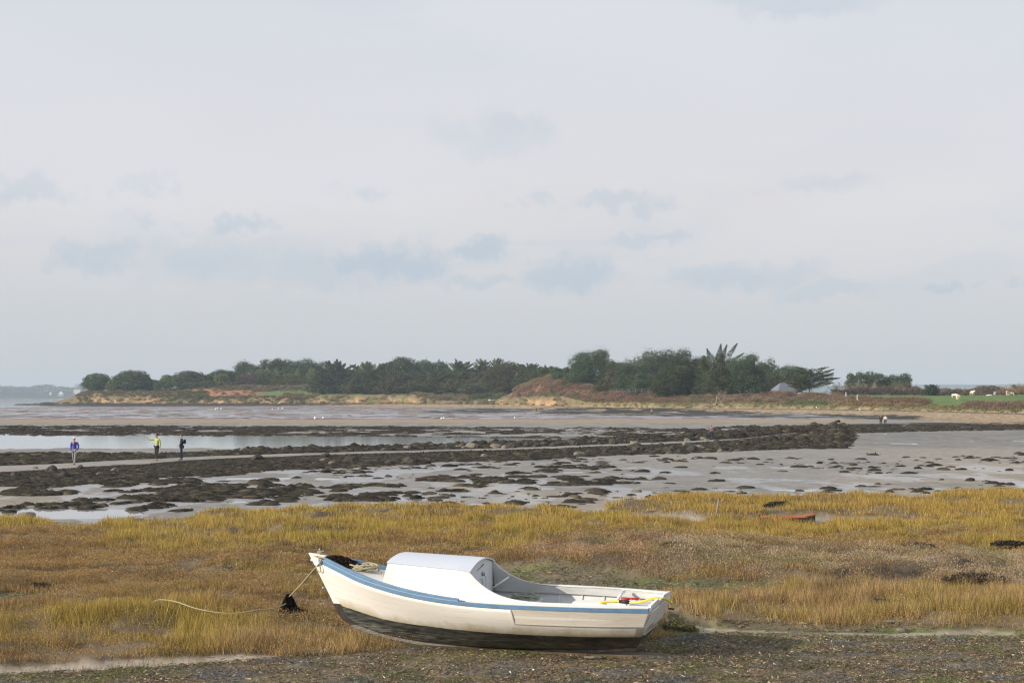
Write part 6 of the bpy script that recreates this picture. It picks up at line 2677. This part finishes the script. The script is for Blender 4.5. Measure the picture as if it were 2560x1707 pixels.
# ---------------------------------------------------------------- far shores
def ridge(name, px_a, px_b, D, tops, base_z, depth, colr, label, nscale=.03, amp=3.0, kind='structure'):
    xs = np.linspace(px_a, px_b, 260)
    X = (xs - 1280) / F * D
    h = CH - (pl(tops, xs) - HOR) / F * D
    rows = []
    for k, t in enumerate(np.linspace(0, 1, 14)):
        prof = math.sin(min(1, t * 1.6) * math.pi / 2)
        z = base_z + (h - base_z) * prof + (fbm(X * nscale + 5 * k, X * 0 + k * .3, 4, 301) - .5) * amp * prof
        rows.append(np.stack([X, np.full_like(X, D + t * depth), z], -1))
    V = np.concatenate(rows)
    n = len(xs)
    idx = np.arange(len(rows) * n).reshape(len(rows), n)
    Fc = np.stack([idx[:-1, :-1], idx[:-1, 1:], idx[1:, 1:], idx[1:, :-1]], -1).reshape(-1, 4)
    C = np.array(colr) * (.7 + .6 * fbm(V[:, 0] * .05, V[:, 2] * .2, 3, 5)[:, None])
    tag(link(name, npmesh(name, V, Fc, C, smooth=True), M['head']), label, None, None, kind)


ridge('far_hills', 1900, 3400, 6200, [(1900, 962), (2250, 962), (2400, 958.5), (2560, 958.5), (3400, 950)], 0, 900, (0.10, 0.13, 0.12), 'long flat hazy blue hill on the horizon at the right', .004, 5)  # hill colour paled to carry part of the haze
ridge('far_shore', -1200, 330, 5000, [(-1200, 975), (0, 980), (230, 979), (330, 979)], -.5, 300, (0.10, 0.115, 0.06), 'low hazy shore across the water at the left')


def far_wood(px_a, px_b, D, tops, base, label, c, seed, n=9000):
    r = np.random.default_rng(seed)
    px = r.uniform(px_a, px_b, n)
    top = pl(tops, px) + (fbm(px * .09, px * 0, 3, seed) - .5) * 10 + (fbm(px * .4, px * 0, 2, seed + 1) - .5) * 4
    f = r.random(n) ** .8
    py = base + (top - base) * f
    Y = D + r.uniform(-30, 60, n)
    P = np.stack([(px - 1280) / F * D, Y, CH - (py - HOR) / F * D], -1)
    s = D / F * 2.8
    v = leaves(P, s * r.uniform(.7, 1.5, n), np.array(c) * (.55 + .9 * r.random((n, 1))), 0, .7)
    tag(link('far_wood', npmesh('far_wood', *v), M['leaf']), label, 'wood', None, 'stuff')


far_wood(-400, 240, 5020, [(-400, 968), (0, 965), (70, 967), (115, 962), (160, 965), (180, 972), (195, 960), (240, 963)], 986, 'hazy blue wood along the far shore at the left', (0.05, 0.065, 0.035), 41, 16000)
far_wood(2410, 2700, 1500, [(2410, 980), (2460, 972), (2500, 974), (2560, 972), (2700, 970)], 992, 'blue hazy conifers beyond the cattle pasture', (0.045, 0.06, 0.04), 43, 5000)

# dark rock spit off the headland point: heaps of weedy stones
r_ = random.Random(77)
for k in range(26):
    px = r_.uniform(45, 200)
    py = np.interp(px, [40, 100, 127, 200], [1012, 1008, 1006, 1004]) + r_.uniform(0, 3)
    p = at_d(px, py, r_.uniform(890, 930))
    s = r_.uniform(.8, 1.6) * (1.5 if abs(px - 127) < 8 else 1)
    o = link('spit_rock', bpy.data.meshes['weedy_rock'])
    o.location = (p[0], p[1], max(-.1, p[2] - s * .3))
    o.scale = (s * 2.2, s * 1.2, s * .7)
    tag(o, 'dark low rock of the reef running out from the headland point', 'rock', 'rocks of the far reef')


# ================================================================== people and cattle
def skin_obj(name, nodes, edges, m, parent, sub=2, root=0):
    """nodes: list of (x,y,z, rx[, ry]); one continuous skinned surface"""
    me = bpy.data.meshes.new(name)
    me.from_pydata([n[:3] for n in nodes], edges, [])
    o = link(name, me, m, parent)
    sk_ = o.modifiers.new('skin', 'SKIN')
    sk_.use_smooth_shade = True
    sv = me.skin_vertices[0].data if me.skin_vertices else None
    if sv is None:
        bm = bmesh.new()
        bm.from_mesh(me)
        bm.verts.layers.skin.verify()
        bm.to_mesh(me)
        bm.free()
        sv = me.skin_vertices[0].data
    for i, n in enumerate(nodes):
        sv[i].radius = (n[3], n[4] if len(n) > 4 else n[3])
        sv[i].use_root = (i == root)
    if sub:
        s = o.modifiers.new('sub', 'SUBSURF')
        s.levels = sub
        s.render_levels = sub
    return o


skin_m = mat('skin', (0.50, 0.29, 0.20), .6)


def cloth(name, c):
    return mat(name, c, .85, val=.15, vscale=8, obj=True)


def person(loc, H, rz, label, jacket, trouser, hair, jacket_len=.0, armL=None, armR=None, stride=.0, backpack=None, hat=None, detail=True, lean=0.0, collar=None, shoe=(0.05, 0.04, 0.035)):
    """person H metres tall, facing local -y, feet at z=0"""
    k = H / 1.75
    o = empty('person', tuple(loc), rz)
    o.scale = (k, k, k)
    tag(o, label, 'person')
    ys = stride
    hipL, hipR = (.095, 0, .92), (-.095, 0, .92)
    kneeL, kneeR = (.11, -ys * .55 - .02, .50), (-.11, ys * .35 - .03, .50)
    ankL, ankR = (.115, -ys, .09), (-.115, ys, .09)
    toeL, toeR = (.125, -ys - .17, .045), (-.125, ys - .17, .045)
    ch = (0, lean * .6, 1.30)
    nk = (0, lean, 1.48)
    armL = armL or [(.20, lean, 1.42), (.25, lean + .02, 1.15), (.25, lean - .06, .90)]
    armR = armR or [(-.20, lean, 1.42), (-.25, lean + .02, 1.15), (-.25, lean - .06, .90)]
    hx = nk[1] - .02
    nodes = [(0, 0, .95, .13, .10), (0, lean * .3, 1.12, .12, .09), (*ch, .15, .10), (*nk, .055), (0, hx, 1.56, .06),
             (0, hx - .01, 1.63, .082, .095), (0, hx - .005, 1.70, .065, .075)]
    edges = [(0, 1), (1, 2), (2, 3), (3, 4), (4, 5), (5, 6)]

    def chain(start, pts):
        last = start
        for p in pts:
            nodes.append(p)
            edges.append((last, len(nodes) - 1))
            last = len(nodes) - 1
        return last
    chain(0, [(*hipL, .085), (*kneeL, .055), (*ankL, .037), (*toeL, .03)])
    chain(0, [(*hipR, .085), (*kneeR, .055), (*ankR, .037), (*toeR, .03)])
    for arm, sg in ((armL, 1), (armR, -1)):
        a, b, c = [Vector(q) for q in arm]
        w = chain(2, [(*a, .05), (*b, .04), (*c, .027)])
        d = (c - b).normalized()
        side = d.cross(Vector((0, 0, 1)))
        side = side.normalized() if side.length > .1 else Vector((0, 1, 0))
        palm = c + d * .07
        pw = chain(w, [(*palm, .03, .018)])
        if detail:
            for fi, (off, L_) in enumerate(((-.03, .06), (-.01, .075), (.011, .07), (.031, .055))):
                s0 = palm + side * off + d * .015
                cu = Vector((0, -.012, -.006 - .003 * fi))
                chain(pw, [(*(s0 + d * .01), .0085), (*(s0 + d * L_ * .6 + cu), .0085), (*(s0 + d * L_ + cu * 2.4), .007)])
            th = c + d * .035 - side * .03
            chain(w, [(*th, .010), (*(th + d * .035 - side * .012), .0085)])
    body = skin_obj('body', nodes, edges, skin_m, o, 1 if not detail else 2)
    # nose, ears
    mb = MB()
    mb.tube([(0, hx - .095, 1.645), (0, hx - .125, 1.615), (0, hx - .10, 1.605)], [.010, .014, .012], 6)
    for sg in (-1, 1):
        mb.tube([(sg * .078, hx + .005, 1.61), (sg * .090, hx + .01, 1.635), (sg * .08, hx + .01, 1.66)], [.012, .016, .010], 6)
    mb.build('face_features', skin_m, body, smooth=True)
    mb = MB()
    for sg in (-1, 1):
        mb.tube([(sg * .032, hx - .098, 1.648), (sg * .032, hx - .106, 1.648)], [.011, .007], 8)
    mb.tube([(-.025, hx - .094, 1.578), (0, hx - .102, 1.576), (.025, hx - .094, 1.578)], [.005, .006, .005], 6)
    mb.build('eyes_and_mouth', cloth('dark_detail', (0.06, 0.03, 0.03)), body, smooth=True)
    # trousers
    tn = [(0, 0, .98, .15, .12), (*hipL, .10), (*kneeL, .072), (ankL[0], ankL[1], .11, .062), (*hipR, .10), (*kneeR, .072), (ankR[0], ankR[1], .11, .062)]
    skin_obj('trousers', tn, [(0, 1), (1, 2), (2, 3), (0, 4), (4, 5), (5, 6)], cloth('trouser_cloth', trouser), o, 2)
    # jacket
    jn = [(0, lean * .2, .96, .155, .12), (0, lean * .35, 1.12, .15, .115), (0, ch[1], 1.32, .165, .12), (0, nk[1], 1.455, .085, .075)]
    je = [(0, 1), (1, 2), (2, 3)]
    if jacket_len > 0:
        jn.append((0, 0, .96 - jacket_len, .185, .15))
        je.append((0, len(jn) - 1))
    for arm in (armL, armR):
        a, b, c = arm
        i = len(jn)
        jn += [(*a, .072), (*b, .058), (*(np.array(c) * .96 + np.array(b) * .04), .045)]
        je += [(2, i), (i, i + 1), (i + 1, i + 2)]
    skin_obj('jacket', jn, je, cloth('jacket_cloth', jacket), o, 2, 1)
    # hair
    hn_ = [(0, hx + .035, 1.62, .075), (0, hx + .012, 1.70, .083, .092), (0, hx - .03, 1.745, .05)]
    if hair is not None:
        skin_obj('hair', hn_, [(0, 1), (1, 2)], cloth('hair', hair), o, 2)
    # shoes
    for a, t in ((ankL, toeL), (ankR, toeR)):
        skin_obj('shoe', [(a[0], a[1] + .04, .05, .048), (a[0], a[1] - .02, .055, .05), (t[0], t[1], .04, .042, .035)], [(0, 1), (1, 2)], cloth('shoe', shoe), o, 2)
    if collar is not None:
        mb = MB()
        mb.tube([(-.05, nk[1] - .09, 1.46), (0, nk[1] - .125, 1.30), (.05, nk[1] - .09, 1.46)], [.035, .02, .035], 8)
        mb.build('scarf', cloth('scarf', collar), o, smooth=True)
    if backpack is not None:
        skin_obj('backpack', [(0, lean + .19, 1.42, .12, .09), (0, lean + .20, 1.25, .145, .11), (0, lean + .18, 1.08, .135, .10)], [(0, 1), (1, 2)], cloth('backpack', backpack), o, 2)
    return o


def ploc(px, py, z):
    p = at_z(px, py, z)
    return Vector(p)


L1 = ploc(186, 1161, .16)
person(L1, 1.66, R(-12), 'elderly white-haired walker in a blue coat and grey trousers striding on the causeway', (0.045, 0.055, 0.30), (0.20, 0.215, 0.22), (0.72, 0.70, 0.66), .30,
       armL=[(.20, -.02, 1.40), (.27, .02, 1.14), (.24, -.14, .90)], armR=[(-.20, -.02, 1.40), (-.26, .04, 1.14), (-.25, .02, .88)], stride=.20, lean=-.04, collar=(0.65, 0.30, 0.22))
L2 = ploc(392, 1151, .16)
person(L2, 1.70, R(-40), 'dark-haired walker in a lime green top pointing with an outstretched arm', (0.36, 0.43, 0.12), (0.030, 0.032, 0.030), (0.02, 0.015, 0.012), .06,
       armL=[(.20, .02, 1.42), (.27, .06, 1.14), (.29, .02, .88)], armR=[(-.20, 0, 1.42), (-.42, -.22, 1.36), (-.62, -.40, 1.50)], stride=.04, shoe=(0.45, 0.25, 0.15))
L3 = ploc(454, 1150, .16)
person(L3, 1.68, R(-75), 'walker in a dark jacket with a navy backpack standing beside the pointing one', (0.012, 0.022, 0.030), (0.05, 0.075, 0.115), (0.045, 0.03, 0.02), .04,
       armL=[(.19, -.02, 1.41), (.25, .02, 1.15), (.16, -.16, 1.02)], armR=[(-.19, -.02, 1.41), (-.25, .02, 1.15), (-.16, -.16, 1.02)], stride=.05, backpack=(0.03, 0.035, 0.12), shoe=(0.3, 0.16, 0.12))

FARP = [  # px, head y, feet y, jacket, trouser, hair, long, rz, label
    (1778, 1063, 1097, .25, (0.22, 0.15, 0.16), (0.03, 0.035, 0.055), (0.02, 0.015, 0.015), .06, 170, 'lone walker in a dull pink top, seen from behind on the rocky causeway end'),
    (2202, 1037, 1063.5, .1, (0.055, 0.04, 0.045), (0.025, 0.025, 0.03), (0.02, 0.015, 0.015), .25, 178, 'walker in a long dark brown coat beside the one in white'),
    (2213.5, 1037, 1063, .1, (0.75, 0.70, 0.60), (0.015, 0.015, 0.018), (0.03, 0.02, 0.015), .16, 172, 'walker in a cream-white coat and black trousers at the shore end of the causeway'),
    (1629, 1023, 1036, .0, (0.6, 0.52, 0.45), (0.05, 0.06, 0.1), (0.12, 0.08, 0.05), .0, 20, 'small distant walker in a pale top on the dark weed band'),
    (1178, 1011.5, 1017, .0, (0.03, 0.03, 0.04), (0.03, 0.03, 0.03), (0.02, 0.02, 0.02), .1, 10, 'leftmost tiny figure in black on the far sand'),
    (1189.5, 1009.5, 1016, .0, (0.06, 0.05, 0.05), (0.03, 0.03, 0.03), (0.02, 0.02, 0.02), .1, 60, 'second tiny figure from the left on the far sand'),
    (1234.5, 1011, 1022, .0, (0.025, 0.025, 0.03), (0.12, 0.16, 0.24), (0.02, 0.02, 0.02), .0, 100, 'tiny figure in black top and light blue jeans below the white dinghy'),
    (1265, 1010.5, 1016, .0, (0.03, 0.035, 0.05), (0.03, 0.03, 0.03), (0.02, 0.02, 0.02), .1, -30, 'tiny dark figure right of the white dinghy on the sand'),
    (1341, 1018, 1029, .0, (0.018, 0.018, 0.02), (0.02, 0.02, 0.02), (0.02, 0.02, 0.02), .1, 0, 'stooping dark figure on the weed below the heath mound'),
    (1554, 976, 985.5, 'D545', (0.5, 0.02, 0.04), (0.05, 0.05, 0.06), (0.05, 0.03, 0.02), .0, 0, 'tiny figure in a red jacket by the pale railing'),
    (1547, 976, 985, 'D548', (0.35, 0.36, 0.38), (0.05, 0.05, 0.06), (0.05, 0.03, 0.02), .0, 20, 'tiny figure in a pale grey jacket left of the red jacket'),
    (1561, 976.5, 985.5, 'D547', (0.10, 0.11, 0.14), (0.05, 0.05, 0.06), (0.05, 0.03, 0.02), .0, -20, 'tiny figure in slate clothes right of the red jacket'),
    (2231, 999, 1010, 'D426', (0.02, 0.022, 0.03), (0.02, 0.02, 0.03), (0.02, 0.02, 0.02), .2, 30, 'leftmost of three dark-clad walkers on the grassy bank'),
    (2239, 1000, 1012, 'D424', (0.04, 0.045, 0.05), (0.02, 0.02, 0.03), (0.05, 0.03, 0.02), .2, -10, 'middle one of three dark-clad walkers on the grassy bank'),
    (2245.5, 999, 1012, 'D423', (0.025, 0.03, 0.045), (0.05, 0.06, 0.09), (0.02, 0.02, 0.02), .1, 10, 'rightmost of three dark-clad walkers on the grassy bank'),
    (2507, 1005, 1016, 'D352', (0.11, 0.035, 0.03), (0.02, 0.02, 0.03), (0.02, 0.02, 0.02), .1, -20, 'walker in dark red near the brown scrub at the right edge'),
    (2515, 1002, 1016, 'D351', (0.05, 0.08, 0.11), (0.015, 0.015, 0.02), (0.45, 0.33, 0.24), .1, 10, 'taller walker in blue-grey beside the one in dark red'),
]
for px, yh, yf, z, ja, tr_c, ha, ln, rz, lab in FARP:
    if isinstance(z, str):
        p = at_d(px, yf, float(z[1:]))
    else:
        p = at_z(px, yf, z)
    Hh = (yf - yh) / F * p[1]
    kw = {}
    if 'stooping' in lab:
        kw = dict(lean=-.35, armL=[(.2, -.35, 1.35), (.2, -.5, 1.1), (.15, -.55, .8)], armR=[(-.2, -.35, 1.35), (-.2, -.5, 1.1), (-.15, -.55, .8)])
    person(Vector(p), Hh, R(rz), lab, ja, tr_c, ha, ln, detail=False, stride=.10 if px != 1778 else .03, **kw)

cow_m = mat('cream_hide', (0.74, 0.62, 0.49), .8, nscale=2, nmix=.3, ncol=(0.6, 0.47, 0.35), obj=True)


def cow(px, yf, D, hpx, rz, label, graze=False, wide=1.0):
    p = at_d(px, yf, D)
    H = hpx / F * D
    k = H / 1.45
    o = empty('cow', tuple(p), R(rz))
    o.scale = (k, k, k)
    tag(o, label, 'cow')
    nodes = [(0, .75, 1.10, .26, .30), (0, .30, 1.05, .30, .36), (0, -.20, 1.03, .30, .36), (0, -.62, 1.08, .25, .33)]
    edges = [(0, 1), (1, 2), (2, 3)]
    if graze:
        hd = [(0, -.95, .90, .16, .2), (0, -1.2, .50, .12, .15), (0, -1.28, .28, .10, .12), (0, -1.36, .10, .08, .08)]
    else:
        hd = [(0, -.95, 1.28, .15, .2), (0, -1.18, 1.42, .13, .14), (0, -1.38, 1.32, .10, .11), (0, -1.52, 1.22, .08, .08)]
    last = 3
    for q in hd:
        nodes.append(q)
        edges.append((last, len(nodes) - 1))
        last = len(nodes) - 1
    for sx, y, hind in ((-.2, .72, 1), (.2, .80, 1), (-.18, -.62, 0), (.18, -.55, 0)):
        i = len(nodes)
        if hind:
            nodes += [(sx, y - .02, .85, .16), (sx, y + .12, .48, .075), (sx, y + .03, .25, .05), (sx, y, .05, .06)]
        else:
            nodes += [(sx, y, .80, .13), (sx, y - .02, .45, .07), (sx, y, .22, .048), (sx, y - .02, .05, .06)]
        edges += [(0 if hind else 3, i), (i, i + 1), (i + 1, i + 2), (i + 2, i + 3)]
    i = len(nodes)
    nodes += [(0, 1.03, 1.15, .04), (0, 1.08, .8, .025), (0, 1.08, .5, .045)]
    edges += [(0, i), (i, i + 1), (i + 1, i + 2)]
    b = skin_obj('body', nodes, edges, cow_m, o, 2, 1)
    h0 = hd[-3]
    mb = MB()
    for sg in (-1, 1):
        mb.tube([(sg * .08, h0[1], h0[2] + .08), (sg * .2, h0[1] + .02, h0[2] + .08), (sg * .28, h0[1], h0[2] + .03)], [.02, .05, .01], 6)
    mb.build('ear', cow_m, b, smooth=True)
    return o


cow(2389, 997, 430, 14, 62, 'cream cow grazing with lowered head, leftmost in the pasture', True)
cow(2393, 999, 418, 12.5, 172, 'cream cow seen from behind, overlapping the leftmost grazing cow', True)
cow(2431, 990.5, 455, 14.5, 10, 'cream cow facing the shore, alone above the concrete bunker')
cow(2472, 997, 425, 12, -100, 'cream cow standing side-on right of the concrete bunker', True)
cow(2487.5, 989, 470, 10, 150, 'small distant cream cow between the side-on cow and the right pair')
cow(2527, 992.5, 435, 13, -80, 'cream cow standing broadside in the right pair')
cow(2520, 992.5, 432, 15.5, -30, 'cream cow with raised head in front of the broadside one', False)

# ================================================================== the air
def haze():
    m = bpy.data.materials.new('sea_haze')
    m.use_nodes = True
    nt = m.node_tree
    nt.nodes.remove(nt.nodes['Principled BSDF'])
    v = nt.nodes.new('ShaderNodeVolumePrincipled')
    v.inputs['Color'].default_value = (0.72, 0.85, 0.98, 1)
    v.inputs['Density'].default_value = HAZE_D
    v.inputs['Anisotropy'].default_value = 0.0
    nt.links.new(v.outputs[0], nt.nodes['Material Output'].inputs['Volume'])
    mb = MB()
    mb.box((0, 3300, 34), (9000, 7000, 72))
    o = mb.build('haze', m)
    tag(o, 'thin blue sea haze', None, None, 'stuff')


HAZE_D = 0.00014
haze()
